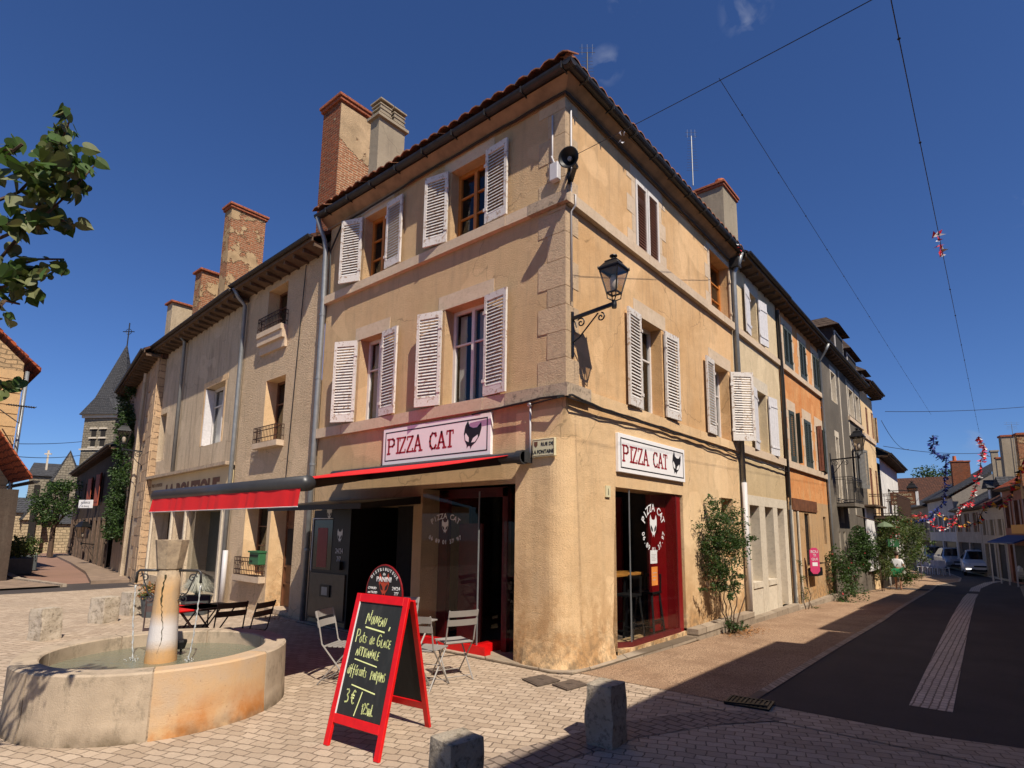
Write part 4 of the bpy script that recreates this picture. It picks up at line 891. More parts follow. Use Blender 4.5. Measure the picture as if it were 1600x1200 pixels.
m=MB(); m.poly([Fs.P(-.07,z0+(z1-z0)*.3,.023),Fs.P(.07,z0+(z1-z0)*.3,.023),Fs.P(.07,z0+(z1-z0)*.44,.023),Fs.P(-.07,z0+(z1-z0)*.44,.023)]); m.build('panel','chalk_white',t_)
# grey house
GH=thing('grey_house','dark grey rendered house with pale stone window surrounds and tall roof dormer','building',(0,18,-.5))
M['grey']=stucco('grey_render',(.115,.10,.082),(.17,.145,.115),grain=26,bump=.008,dirtamt=.4,big=.8,dirt=(.07,.06,.05))
L=14.72; E=FR.px(1345,640)[0]
gu=[rr(FR,1298,590,1308,640),rr(FR,1326,618,1335,652),rr(FR,1337,632,1344,660)]; gu=[(a,b,6.4,7.5) for a,b,c,d in gu]
gl=[rr(FR,1307,700,1317,790),rr(FR,1334,712,1343,770)]; gl=[(gl[0][0],gl[0][1],2.75,5.1),(gl[1][0],gl[1][1],3.5,5.1)]
gg=[rr(FR,1311,835,1316,870),rr(FR,1318,835,1324,872)]; gg=[(a,b,.8,1.75) for a,b,c,d in gg]+[(gl[0][0]-.1,gl[0][1]+.1,2.05,2.6)]
m=MB(); wallmb(m,FR,L,E,-.9,7.9,gu+gl+gg,.28,0,1); m.build('wall',['grey','pale_stone'],GH)
for r in gu+gl: w=window(FR,GH,r,-.24,'white_frame',2,(.5,),.05); dress(FR,r,w,.22,.10,'pale_stone',.04)
for r in gg: MB().fbox(FR,r[0],r[1],r[2],r[3],-.28,-.25).build('window','dark',GH)
M['grey_shutter']=plain('grey_louvred_shutter',(.16,.155,.14),.6,var=.15)
shutter(FR,GH,gl[1][0],.6,gl[1][2],gl[1][3],-1,.2,'grey_shutter',d=.05); shutter(FR,GH,gl[1][1],.8,gl[1][2],gl[1][3],1,.25,'grey_shutter',d=.05)
course(6.13,6.28,.07,'string_course','limestone',FR,gu[1][0]-.5,E-.02,1.3,par=GH); m=MB()
for u in (gu[0][1]+.6,gu[1][0]-.45): m.fbox(FR,u,u+.12,2.4,7.8,0,.015)
m.build('pilaster','pale_stone',GH)
# wrought iron balcony
def railing(F,u0,u1,z0,z1,d,name,par,mt='rust_iron',n=14,sides=True,dback=0,fancy=False,r=.008):
    m=MB(); P=[F.P(u0,0,dback),F.P(u0,0,d),F.P(u1,0,d),F.P(u1,0,dback)] if sides else [F.P(u0,0,d),F.P(u1,0,d)]
    Z=lambda z:V((0,0,z))
    for z in (z0,z0+.1,z1-.08,z1):
        m.tube([p+Z(z) for p in P],r*1.3,4)
    for k,(a,b) in enumerate(zip(P,P[1:])):
        c=n if (k==1 or not sides) else max(2,int(n*(b-a).length/max((P[1]-P[2]).length if sides else 1,.1)))
        for i in range(c+1):
            q=a.lerp(b,i/c); m.tube([q+Z(z0),q+Z(z1)],r*(.8),4)
        if fancy:
            for i in range(max(1,c//4)):
                q=a.lerp(b,(i*4+2)/c if c>4 else .5); dr=(b-a).normalized()
                m.tube([q+dr*.05*math.cos(t)+Z((z0+z1)/2+.05+.05*math.sin(t)) for t in [j*math.pi/4 for j in range(8)]],r*.7,4,closed=True)
    return m.build(name,mt,par)
a,b,c,d=rr(FR,1308,757,1322,792); MB().fbox(FR,a-.3,b+.2,2.6,2.72,0,.55).build('balcony','grey',GH); railing(FR,a-.3,b+.2,2.72,3.6,.53,'balcony_railing',GH,'black_iron',16)
rfg=eaves(GH,FR,L-.03,E+.1,8.0,.30)
def dormer(par,u0,u1,z0,z1,d0,d1,mt='dark_cladding',rt='dormer_tile'):
    m=MB(); m.fbox(FR,u0,u1,z0,z1,d0,d1); o=m.build('dormer',mt,par); m=MB(); c=(u0+u1)/2
    A=[FR.P(u0-.2,z1-.04,d1+.25),FR.P(u1+.2,z1-.04,d1+.25),FR.P(u1+.2,z1-.04,d0),FR.P(u0-.2,z1-.04,d0)]; T=[FR.P(c-.1,z1+(u1-u0)*.38,d1-.35),FR.P(c+.1,z1+(u1-u0)*.38,d0)]
    T=[FR.P(c,z1+(u1-u0)*.38,d1-.35),FR.P(c,z1+(u1-u0)*.38,d0)]
    m.poly([A[0],A[1],T[0]]); m.poly([A[1],A[2],T[1],T[0]]); m.poly([A[0],T[0],T[1],A[3]]); m.poly(A); m.build('dormer_roof',rt,o)
    w=MB().fbox(FR,u0+.15,u1-.15,z0+.3,z1-.15,d1,d1+.03).build('window','white_frame',o); MB().fbox(FR,u0+.2,u1-.2,z0+.35,z1-.2,d1+.03,d1+.034).build('pane','dark',w); return o
M['dormer_tile']=rubble('old_dormer_tiles',(.10,.07,.05),(.07,.05,.04),(.03,.02,.015),.25,.16,.012); M['dark_cladding']=plain('dark_board_cladding',(.045,.036,.03),.85,var=.3,sc=5)
def dplace(u1_,v1,u2_,d):
    a_=FR.px(u1_,v1,d); b_=FR.px(u2_,v1,d); return a_,b_
dormer(rfg,17.0,18.7,8.2,9.35,-2.4,.10)
dormer(rfg,22.6,25.0,8.5,10.0,-2.6,-.45); dormer(rfg,26.3,27.6,8.5,9.8,-2.5,-.45)
# warm cream house with balcony
YH=thing('balcony_house','warm cream rendered house with long iron balcony over a plant-covered shopfront','building',(0,26,-.7))
M['warm_cream']=stucco('warm_cream_render',(.66,.47,.26),(.72,.53,.31),grain=24,bump=.005,dirtamt=.25)
L=E+.0; E2=FR.px(1383,640,.5)[0]-.3
m=MB(); uu=[rr(FR,1353,655,1360,700),rr(FR,1362,664,1369,706),rr(FR,1371,672,1375,712)]; uu=[(a,b,6.15,7.4) for a,b,c,d in uu]
ul=[rr(FR,1359,742,1365,768),rr(FR,1368,744,1373,770),rr(FR,1376,748,1381,775)]; ul=[(a,b,2.6,4.6) for a,b,c,d in ul]
wallmb(m,FR,L,E2,-1.2,8.0,uu+ul,.2); wallmb(m,Fr((0,E2,0),(-1,0,0),(0,1,0)),0,5,-1.2,8,[],.1); m.build('wall','warm_cream',YH)
for r in uu+ul:
    w=MB().fbox(FR,r[0],r[1],r[2],r[3],-.2,-.18).build('window','dark',YH); M.setdefault('brown_louvre',M['slat_brown']); shutter(FR,w,r[0]+.01,(r[1]-r[0])/2-.02,r[2],r[3],1,0,'brown_louvre',d=-.06); shutter(FR,w,r[1]-.01,(r[1]-r[0])/2-.02,r[2],r[3],-1,0,'brown_louvre',d=-.06)
course(5.85,6.05,.06,'string_course','limestone',FR,L+.02,E2,1.3,par=YH); rfy=eaves(YH,FR,L-.02,E2+.35,8.2,.45)
m=MB(); m.fbox(FR,22.6,27.4,2.32,2.44,0,1.05); m.build('balcony','soffit_dark',YH); railing(FR,22.6,27.4,2.44,3.36,1.02,'balcony_railing',YH,'rust_iron',46,r=.012)
m=MB(); m.fbox(FR,20.9,23.4,.2,2.75,.06,.12); m.build('shop_blind','sign_white',YH); MB().fbox(FR,20.7,23.6,2.78,2.85,.0,.5).build('blind_hood','soffit_dark',YH)
m=MB(); m.fbox(FR,24.2,29.6,-.8,2.3,.0,.03); m.build('shopfront','black',YH)
# white house with the lantern, beyond
WH=thing('white_house','small white rendered house with dark roof where the street bends','building',(-.3,33,-.8))
Fw_=Fr((.05,E2+.5,0),(-.03,1,0),(1,.03,0)); M['white_render']=stucco('white_render',(.66,.64,.60),(.72,.70,.66),grain=24,bump=.005,dirtamt=.3)
wa=Fw_.rect(1386,752,1392,776); wa=(wa[0],wa[1],2.7,4.0); wb=(wa[0]+2.2,wa[1]+2.2,2.7,4.0)
m=MB(); wallmb(m,Fw_,0,8.5,-1.2,5.4,[wa,wb],.15); wallmb(m,Fr(Fw_.P(8.5,0),-Fw_.N,Fw_.U),0,5,-1.2,5.4,[],.1); m.build('wall','white_render',WH)
for r in (wa,wb): MB().fbox(Fw_,r[0],r[1],r[2],r[3],-.15,-.1).build('window','dark_cladding',WH)
eaves(WH,Fw_,-.3,8.9,5.4,.45,rt='slate'); MB().fbox(Fw_,6.5,8.4,-.9,2.2,0,.04).build('door','white_frame',WH)
# ------------------------------------------------------------------ left of the shop: two rendered houses, a stone house with ivy, a dark row
AH=thing('tall_grey_beige_house','rough beige rendered house with french windows and iron rails, left of the shop','building',(-7.7,0,0))
M['beige']=stucco('combed_beige_render',(.62,.46,.30),(.68,.51,.34),grain=34,bump=.05,dirtamt=.2)
FA=Fr((-5.93,.03,0),(-.9994,.034,0),(-.034,-.9994,0))
# u runs away from the shop
def fu(F,*a):
    u0,u1,z0,z1=F.rect(*a); return (min(u0,u1),max(u0,u1),z0,z1)
at=fu(FA,418,450,449,520); al=fu(FA,414,592,441,690)
at=(1.72,2.66,6.14,7.2); al=(1.52,2.44,3.55,5.0)
ag=fu(FA,384,797,411,905); ad=fu(FA,424,797,450,960)
ag=(ag[0],ag[1],.70,2.22,.35); ad=(ad[0],ad[1],.02,2.22,.38)
m=MB(); wallmb(m,FA,0,3.75,-.1,7.55,[at,al,ag,ad],.3,0,1); m.build('wall',['beige','cream_low'],AH)
for r in (at,al):
    w=window(FA,AH,r,-.26,'brown_wood',2,(.35,.7),.05,curtain=[(.1,.4)] if r is al else None)
    u0,u1,z0,z1=r; MB().fbox(FA,u0-.12,u1+.12,z0-.12,z0,-.1,.16).build('sill','limestone',w)
    railing(FA,u0-.1,u1+.1,z0,z0+.34,.15,'window_rail',w,'rust_iron',16,dback=0)
m=MB(); u0,u1,z0,z1=at; m.fbox(FA,u0-.14,u1+.14,z0-.3,z0-.12,0,.13); m.fbox(FA,u0-.14,u1+.14,z0-.5,z0-.3,0,.06); m.build('corbel','limestone',AH)
w=window(FA,AH,ag[:4],-.3,'brown_wood',2,(.3,.6),.05); MB().fbox(FA,ag[0]-.1,ag[1]+.1,.58,.70,-.1,.14).build('sill','limestone',w); railing(FA,ag[0]-.05,ag[1]+.05,.72,1.08,.13,'window_rail',w,'rust_iron',15,fancy=True)
m=MB(); u0,u1,z0,z1=ad[:4]; m.fbox(FA,u0,u1,z0,z1,-.38,-.34); dr=m.build('door','brown_wood',AH)
m=MB(); m.fbox(FA,u0+.06,u0+.09,z0+.1,z1-.1,-.34,-.31); m.fbox(FA,u1-.09,u1-.06,z0+.1,z1-.1,-.34,-.31); m.fbox(FA,(u0+u1)/2-.02,(u0+u1)/2+.02,z0+.1,z1-.4,-.34,-.32)
for z in (.55,.9,1.75,1.8): m.fbox(FA,u0+.06,u1-.06,z,z+.03,-.34,-.315)
m.build('moulding','brown_wood',dr); MB().fbox(FA,u0+.12,u1-.12,.95,1.7,-.337,-.330).build('pane','dark',dr); MB().fbox(FA,u0,u1,-.05,.10,-.38,.0).build('step','limestone_dirty',dr)
rfa=eaves(AH,FA,-.02,3.8,7.42,.40,'soffit_dark',True)
bk=MB(); 
BH=thing('boutique_house','smooth beige rendered house above the shuttered boutique front with brown lettering','building',(-13,.5,0))
FB=Fr(FA.P(3.76,0),(-.9975,.07,0),(-.07,-.9975,0)); M['beige_b']=stucco('smooth_beige_render',(.54,.42,.29),(.60,.48,.34),grain=40,bump=.025,dirtamt=.4,streak=.8)
bw=fu(FB,316,604,350,702); bw=(1.1,2.55,3.85,5.45); bs=fu(FB,249,642,262,722); bs=(5.95,6.6,3.75,5.25)
eB=6.65
m=MB(); wallmb(m,FB,0,eB,3.2,7.4,[bw,bs],.3); m.build('wall','beige_b',BH)
w=window(FB,BH,bw,-.22,'white_frame',2,(.3,),.06,curtain=[(0,.3),(.7,1)]); dress(FB,bw,w,.16,.10,'cream_low',0); MB().fbox(FB,bw[1]-.05,bw[1]-.006,bw[2]+.03,bw[3]-.03,-.21,-.0).build('shutter','plank_white',w)
w=window(FB,BH,bs,-.22,'white_frame',2,(.3,),.06); dress(FB,bs,w,.2,.10,'beige_b',0)
MB().fbox(FB,-.0,eB,3.18,3.26,0,.22).build('ledge','limestone_dirty',BH)
M['fascia']=plain('cream_fascia',(.60,.47,.27),.7,var=.08,sc=2)
fa=MB().fbox(FB,.08,eB-.0,2.22,3.18,-.02,.06).build('fascia','fascia',BH)
u1_,z_=FB.px(252,765); u0_,z__=FB.px(347,752); Fb2=Fr(FB.P(0,0,.066),-FB.U,FB.N); text(fa,'lettering','LA BOUTIQUE',Fb2,-5.05,2.46,.66,'brown_wood',.0,sx=1.02,bold=.035)
for i,(s) in enumerate(('PRET A PORTER','FEMME','HOMME  ENFANT')): text(fa,'small_lettering',s,Fb2,-6.5,2.92-i*.2,.15,'brown_wood',.0)
m=MB(); wallmb(m,FB,0,eB,-.1,2.22,[(.55,3.0,.02,2.15,.6),(3.3,4.2,.02,2.15,.5),(4.5,6.2,.3,2.15,.4)],.5); m.build('wall','beige_b',BH)
m=MB()
for u in (.22,.42,3.1,4.3,6.3): MB().fbox(FB,u,u+.09,0,2.22,0,.05).build('shopfront_post','pale_stone',BH)
MB().fbox(FB,.55,3.0,.02,2.17,-.6,-.55).build('shop_backing',plain('shop_backing',(.10,.12,.11),.3,var=.2),BH)
m=MB(); m.poly([FB.P(.55,.35,-.08),FB.P(3.0,.35,-.08),FB.P(3.0,2.15,-.08),FB.P(.55,2.15,-.08)]); m.build('shop_glass','pane',BH)
MB().fbox(FB,3.3,4.2,0,2.15,-.5,-.46).build('door','brown_wood',BH); m=MB(); m.fbox(FB,.62,.9,.05,1.55,-.50,-.30); m.build('display','wood',BH)
M['chim_beige']=stucco('beige_chimney_render',(.46,.37,.26),(.40,.31,.2),grain=30,bump=.012,dirtamt=.6); rfb=eaves(BH,FB,-.04,eB+.1,7.32,.42,'soffit_dark',True)
chimney(rfb,-12.75,-12.3,.6,1.6,7.4,10.95,'brick_plaster'); chimney(rfb,-15.1,-14.6,.8,1.9,7.2,9.75,'brick_plaster',capn=1); chimney(rfb,-17.0,-16.55,.7,3.4,7.0,9.15,'chim_beige',capn=1)
wpipe([FA.P(3.7,7.45,.4),FA.P(3.7,7.25,.28),FA.P(3.72,7.1,.1),FA.P(3.76,4,.08),FA.P(3.76,.05,.08)],.05,'downpipe','zinc',AH)
wpipe([FA.P(3.62,1.2,.1),FA.P(3.62,.0,.1)],.055,'pipe_foot','pvc',AH)
u,z=FB.px(292,560); wpipe([FB.P(u,7.5,.4),FB.P(u,7.2,.1),FB.P(u,3.2,.08)],.05,'downpipe','zinc',BH)
cable([FA.P(.9,7.3,.03),FA.P(1.0,5.5,.03),FA.P(1.1,3.4,.03),FA.P(1.15,2.3,.03)],.010,'thin dark cable running straight down the rough beige house',.0,3)
# letterbox
t_=thing('letterbox','green metal letterbox between the ground floor window and door of the beige house','letterbox',FA.P(2.2,1.3,.1)); M['green_box']=plain('green_enamel',(.035,.13,.055),.45,var=.1)
u0,u1,z0,z1=fu(FA,398,861,417,883); u0+=.06; u1-=.12; bevel(MB().fbox(FA,u0,u1,z0,z1,.0,.16).build('body','green_box',t_),.012); m=MB(); m.fbox(FA,u0+.03,u1-.03,z1-.10,z1-.07,.16,.166); m.fbox(FA,u1-.16,u1-.06,z0+.05,z0+.09,.16,.168); m.build('slot','black',t_); MB().fbox(FA,u0-.015,u1+.015,z1-.02,z1+.015,-.0,.19).build('lid','green_box',t_)
# stone house with ivy
SH=thing('quoined_stone_house','tall stone house end with dressed blocks and ivy, left of the boutique','building',(-18,1,0))
M['block_stone']=rubble('block_stone',(.58,.39,.235),(.42,.29,.18),(.22,.15,.10),.42,.22,.02,.014)
M['rubble']=rubble('rubble_stone',(.40,.31,.20),(.27,.21,.14),(.16,.12,.085),.34,.15,.03,.02)
xc=-16.28; yc=.42; m=MB()
m.poly([(xc,yc,-.1),(xc,3,-.1),(xc,3,7.1),(xc,yc,7.1)]); FS=Fr((xc,yc,0),(-.984,.178,0),(-.178,-.984,0)); m.build('side_wall','block_stone',SH); m=MB(); wallmb(m,FS,0,7.6,-.1,7.25,[(2.3,3.1,.05,2.1)],.4); m.build('wall','beige_b',SH); m=MB(); R=random.Random(31); z=-.1; i=0
while z<7.2:
    h=R.uniform(.24,.36); w_=(1.15,1.75,1.45)[i%3]+R.uniform(-.1,.1); s_=0
    while s_<w_-.1: e_=min(w_,s_+R.uniform(.35,.6)); m.fbox(FS,s_+.006,e_-.006,z+.005,min(z+h,7.24)-.005,-.05,.02+R.uniform(0,.01)); s_=e_
    z+=h; i+=1
m.build('quoin',stone('gold_blocks',(.60,.41,.25),(.46,.33,.21),amt=.5),SH)
MB().fbox(FS,2.3,3.1,.0,2.1,-.4,-.35).build('door','brown_wood',SH)
eaves(SH,FS,-.1,7.7,7.2,.45,'soffit_dark',True)
m=MB(); m.tube([FS.P(2.1,7.0,.1),FS.P(2.2,3.5,.1),FS.P(2.6,.0,.1)],.07,6); m.build('drain_board','beige_b',SH)
# dark shuttered row
DR=thing('dark_timber_row','low row of dark old shopfronts with red shutters along the side street','building',(-30,3,0))
FD=Fr((-23.95,1.68,0),(-.9886,.1505,0),(-.1505,-.9886,0)); M['old_timber']=plain('old_brown_timber',(.13,.085,.06),.85,var=.4,sc=5); M['dark_render']=stucco('dark_old_render',(.085,.06,.045),(.06,.045,.035),grain=14,bump=.01,dirtamt=.4)
eD=18.0; ops=[]
u=.6
while u<eD-1.6: ops.append((u,u+1.1,.1,2.0,.2)); u+=1.75
op2=[(a+.15,a+.85,3.0,4.1,.15) for a,b,*_ in ops[::2]]
m=MB(); wallmb(m,FD,0,eD,-.2,5.0,ops+op2,.2); wallmb(m,Fr(FD.P(eD,0),-FD.N,FD.U),0,6,-.2,5.0,[],.1); m.build('wall','dark_render',DR)
m=MB(); 
for a,b,*_ in ops: m.fbox(FD,a,b,.1,2.0,-.2,-.16)
m.build('shopfront','brown_wood',DR); m=MB()
for i,(a,b,*_) in enumerate(ops):
    MB().fbox(FD,a-.12,a,.0,2.15,0,.05).build('timber_post','old_timber',DR); MB().fbox(FD,b,b+.1,.0,2.15,0,.05).build('timber_post','old_timber',DR)

for a,b,*_ in op2: MB().fbox(FD,a,b,3.0,4.1,-.15,-.1).build('window','dark',DR)
M['rust_red']=plain('rust_red_shutter',(.32,.07,.035),.7,var=.2)
for k in (1,2):
    if k<len(op2): shutter(FD,DR,op2[k][0],.5,2.7,4.2,-1,.2,'rust_red',False); shutter(FD,DR,op2[k][1],.5,2.7,4.2,1,.2,'rust_red',False)
eaves(DR,FD,-.1,eD+.2,5.0,.35,'soffit_dark',True,rt='slate',depth=5)
for (u_,l) in ((2.2,'white'),): 
    t_=thing('projecting_sign','small white projecting sign on the dark row of shopfronts','sign',FD.P(6.0,2.5,.4)); uu_,zz_=FD.px(148,788); Fq=Fr(FD.P(uu_,0,0),FD.N,-FD.U)
    Fq=Fr(FD.P(uu_,zz_,.35),(.92,.40,0),(.40,-.92,0)); bevel(MB().fbox(Fq,-.45,.45,-.20,.20,-.02,.02).build('board','sign_white',t_),.01); text(t_,'lettering','AUBERGE',Fq,0,.02,.14,'sign_black',.022,'CENTER'); text(t_,'lettering','du bourg',Fq,0,-.14,.13,'sign_black',.022,'CENTER'); MB().bar(FD.P(uu_,zz_+.24,0),FD.P(uu_,zz_+.24,.8),.02).build('bracket','black_iron',t_)
# ------------------------------------------------------------------ signs on the shop
def shopsign(F,par_label,r,name='shop_sign'):
    u0,u1,z0,z1=r; t=thing(name,par_label,'shop sign',F.P((u0+u1)/2,z0,0))
    bevel(MB().fbox(F,u0,u1,z0,z1,.0,.05).build('panel','sign_white',t),.004)
    m=MB(); e=.06; w=.018
    for a,b,c,d in ((u0+e,u1-e,z1-e-w,z1-e),(u0+e,u1-e,z0+e,z0+e+w),(u0+e,u0+e+w,z0+e+w,z1-e-w),(u1-e-w,u1-e,z0+e+w,z1-e-w)): m.fbox(F,a,b,c,d,.049,.052)
    m.build('border','sign_black',t); W=u1-u0; H=z1-z0
    m=MB(); h=H*.40; strokes(m,'PIZZA',F,u0+W*.065,z0+H*.30,h,h*.17,.0525,1.12,.20,True); strokes(m,'CAT',F,u0+W*.48,z0+H*.30,h,h*.17,.0525,1.12,.20,True); m.build('lettering','sign_red',t)
    m=MB(); catface(m,F,u0+W*.845,z0+H*.49,H*.36,.0525,-.22,sx=1.25); m.build('emblem',['sign_black','sign_white'],t); return t
shopsign(FL,'white pizza shop sign with red lettering and black cat mask above the red awning',(-3.74,-1.27,2.76,3.37))
shopsign(FR,'white pizza shop sign with red lettering and black cat mask on the sunlit street side',(1.24,3.52,2.55,3.12))
t=thing('street_name_plate','cream enamel street name plate on the corner pillar','street sign',(-.32,-.03,2.7))
u0,u1,z0,z1=-.52,-.15,2.66,2.90; bevel(MB().fbox(FL,u0,u1,z0,z1,.0,.045).build('plate','enamel',t),.004); m=MB()
for a,b,c,d in ((u0+.012,u1-.012,z1-.018,z1-.012),(u0+.012,u1-.012,z0+.012,z0+.018),(u0+.012,u0+.018,z0+.018,z1-.018),(u1-.018,u1-.012,z0+.018,z1-.018)): m.fbox(FL,a,b,c,d,.04,.047)
m.build('border','brown_wood',t); text(t,'lettering','RUE DE',FL,u0+.15,z1-.095,.062,'sign_black',.047,bold=.001); text(t,'lettering','LA FONTAINE',FL,(u0+u1)/2,z0+.045,.066,'sign_black',.047,'CENTER',bold=.0015,sx=.86)
m=MB(); m.poly([FL.P(u0+.035+.06*a,z1-.035-.08*b,.047) for a,b in ((0,0),(1,0),(1,.6),(.5,1),(0,.6))]); m.build('crest','brown_wood',t)
t=thing('house_number','small cream house number plate beside the street shop window','house number',(0,1.0,2.3))
u0,u1,z0,z1=FR.rect(947,765,957,778,.0); MB().fbox(FR,.92,1.04,2.17,2.33,.0,.03).build('plate','enamel',t); text(t,'lettering','1',FR,.98,2.2,.13,'sign_black',.031,'CENTER')
# ------------------------------------------------------------------ awning
aw=thing('awning','red retractable awning with grey cassette and front bar, folded out over the shop terrace','awning',(-2.6,-.1,2.6))
xa,xb=-.78,-4.45; yf=-3.1; zf=2.12; yb=-.16; zb=2.66
m=MB(); m.tube([(-.56,yb,zb),(-5.0,yb,zb)],.075,14); m.lathe([(.095,0),(.095,.10)],(0,0,0),14); k=len(m.v)-28
for j in range(28): v=m.v[k+j]; m.v[k+j]=(-.56-v[2],yb+v[0],zb+v[1])
m.box((-.60,-.08,zb),(.10,.16,.14)); m.box((-4.9,-.08,zb),(.10,.16,.14)); m.build('cassette','anthracite',aw,smooth=False)
m=MB(); n=10
for i in range(n):
    a,b=i/n,(i+1)/n; f=lambda x,t:V((x,yb-.05+(yf-yb)*t,zb+.03+(zf-zb)*t-.07*math.sin(math.pi*t)*.4))
    m.hexa([f(xa,a),f(xb,a),f(xb,b),f(xa,b)]+[f(x,q)+V((0,0,.006)) for x,q in ((xa,a),(xb,a),(xb,b),(xa,b))])
m.build('canvas','red_cloth',aw)
m=MB(); m.tube([(xa+.05,yf,zf),(xb-.05,yf,zf)],.074,18); m.build('front_bar','anthracite',aw,smooth=True)
m=MB(); n=60
for i in range(n):
    f=lambda i,z:V((xa+.02+(xb-xa-.04)*i/n,yf-.05-.006*math.sin(i*1.3+2*math.sin(i*.4))*(.3+1.0*(zf-z)/.25)-(zf-z)*.12,z))
    for a,b in ((zf-.05,zf-.13),(zf-.13,zf-.22)): m.poly([f(i,a),f(i+1,a),f(i+1,b),f(i,b)])
m.build('valance','red_cloth',aw); m=MB(); m.tube([V((xa+.02+(xb-xa-.04)*i/n,yf-.05-.006*math.sin(i*1.3+2*math.sin(i*.4))*1.18-.0264,zf-.22)) for i in range(n+1)],.006,4); m.build('valance_hem','chalk_white',aw)
for x,s in ((-.95,-1),(-4.2,1)):
    m=MB(); e=(x+s*1.3,yb-1.2,zb-.26); m.bar((x,yb-.03,zb-.04),e,.05,.09); m.bar(e,(x-s*.0,yf+.05,zf-.01),.05,.08); m.build('folding_arm','black',aw)
# ------------------------------------------------------------------ drinks and panini kiosk under the black hood
kt=thing('vending_kiosk','black food vending kiosk with pale cat emblem under a black hood','vending machine',(-4.3,0,0))
M['kiosk_front']=plain('dark_kiosk_glass',(.035,.028,.025),.12,var=.2,spec=.6); M['kiosk_panel']=plain('brushed_kiosk_panel',(.075,.062,.052),.35,.3,var=.2)
m=MB(); m.fbox(FL,-5.66,-4.52,.12,2.04,.0,.10); m.build('cabinet','black',kt)
m=MB(); m.fbox(FL,-5.60,-5.02,.98,1.86,.10,.106); m.build('display_glass','kiosk_front',kt); MB().fbox(FL,-5.48,-5.16,1.02,1.72,.106,.110).build('display','red_panel',kt)
MB().fbox(FL,-5.64,-4.54,.16,.92,.10,.125).build('lower_panel','kiosk_panel',kt); m=MB(); m.fbox(FL,-5.25,-4.95,.52,.72,.125,.15); q=m.build('tray','black',kt); MB().fbox(FL,-5.19,-5.01,.55,.69,.15,.152).build('flap','zinc',q)
m=MB(); m.fbox(FL,-4.78,-4.66,1.0,1.14,.10,.16); m.build('payment_reader','black',kt)
m=MB(); m.fbox(FL,-5.66,-5.645,.95,1.9,.1,.115); m.fbox(FL,-5.645,-5.02,1.88,1.895,.1,.115); m.build('trim','chalk_white',kt)
m=MB(); catface(m,FL,-4.78,1.58,.13,.106,0); catface(m,FL,-5.15,1.98,.13,.106,0); m.build('emblem',['chalk_white','black'],kt)
text(kt,'lettering','24/24',FL,-4.78,1.28,.125,'chalk_white',.106,'CENTER',sx=.8); text(kt,'lettering','7/7',FL,-4.78,1.14,.125,'chalk_white',.106,'CENTER',sx=.8)
m=MB(); m.fbox(FL,-4.52,-2.93,.02,2.1,-1.3,-1.25); m.fbox(FL,-4.52,-2.93,.02,.05,-1.3,-.0); m.fbox(FL,-4.52,-4.48,.02,2.1,-1.3,.10); m.build('bay','black',kt)
m=MB(); m.hexa([V(q) for q in ((-5.45,-.0,2.10),(-2.78,-.0,2.10),(-2.78,-1.1,1.99),(-5.45,-1.1,1.99),(-5.45,.0,2.22),(-2.78,.0,2.22),(-2.78,-1.1,2.07),(-5.45,-1.1,2.07))]); m.build('hood','black',kt)
# ------------------------------------------------------------------ chalkboard
cb=thing('sandwich_board','tall red-framed A-board with chalk menu of ice cream pots standing on the setts','sandwich board',(.04,-2.77,0))
A0=V((-.125,-3.165,0)); A1=V((.515,-3.11,0)); B0=V((-.42,-2.42,0)); B1=V((.215,-2.35,0)); H=1.14
du=(A1-A0).normalized(); mid=lambda a,b:a.lerp(b,.5)+V((0,0,H))
fn=du.cross(V((0,0,1))); TA0,TA1=A0.lerp(B0,.46)+V((0,0,H)),A1.lerp(B1,.46)+V((0,0,H)); TB0,TB1=A0.lerp(B0,.54)+V((0,0,H-.03)),A1.lerp(B1,.54)+V((0,0,H-.03))
def leaf(bl,br,tl,tr,sgn,nm):
    up=(tl-bl).normalized(); dx=(br-bl).normalized(); n=dx.cross(up).normalized()*sgn; L=(tl-bl).length; Wd=(br-bl).length
    class FF: pass
    P=lambda u,v,d:bl+dx*u+up*v+n*d
    def bx(m,u0,u1,v0,v1,d0,d1): m.hexa([P(u0,v0,d0),P(u0,v0,d1),P(u1,v0,d1),P(u1,v0,d0),P(u0,v1,d0),P(u0,v1,d1),P(u1,v1,d1),P(u1,v1,d0)])
    w=.055; m=MB()
    for a in ((0,w,0,L),(Wd-w,Wd,0,L),(w,Wd-w,L-w*1.3,L),(w,Wd-w,.17,.17+w*1.25)): bx(m,*a,-.014,.014)
    f=bevel(m.build(nm,'red_paint',cb),.003); m=MB(); bx(m,w,Wd-w,.17+w*1.25,L-w*1.3,-.005,.002); bd=m.build('slate','slateboard',f)
    m=MB(); bx(m,w,w+.006,.17+w*1.25,L-w*1.3,.001,.012); m.build('bead','chalk_white',f)
    FF.P=staticmethod(lambda u,z,d=0:P(u,z,d)); return FF,bd,L,Wd
FFa,bd,L,Wd=leaf(A0,A1,TA0,TA1,1,'front_frame'); leaf(B0,B1,TB0,TB1,-1,'rear_frame')
m=MB(); R_=dict(jit=.04,gap=.10)
y=L-.245; strokes(m,'N',FFa,.18,y,.11,.010,.0035,.9,.08,slant=.05); strokes(m,'OUVEAU',FFa,.243,y,.065,.009,.0035,.75,.13,jit=.08,tilt=-.03,slant=.05); strokes(m,',',FFa,.475,y-.01,.07,.012,.0035)
m.poly([FFa.P(a,b,.0035) for a,b in ((.19,y-.022),(.43,y-.045),(.43,y-.057),(.19,y-.034))])
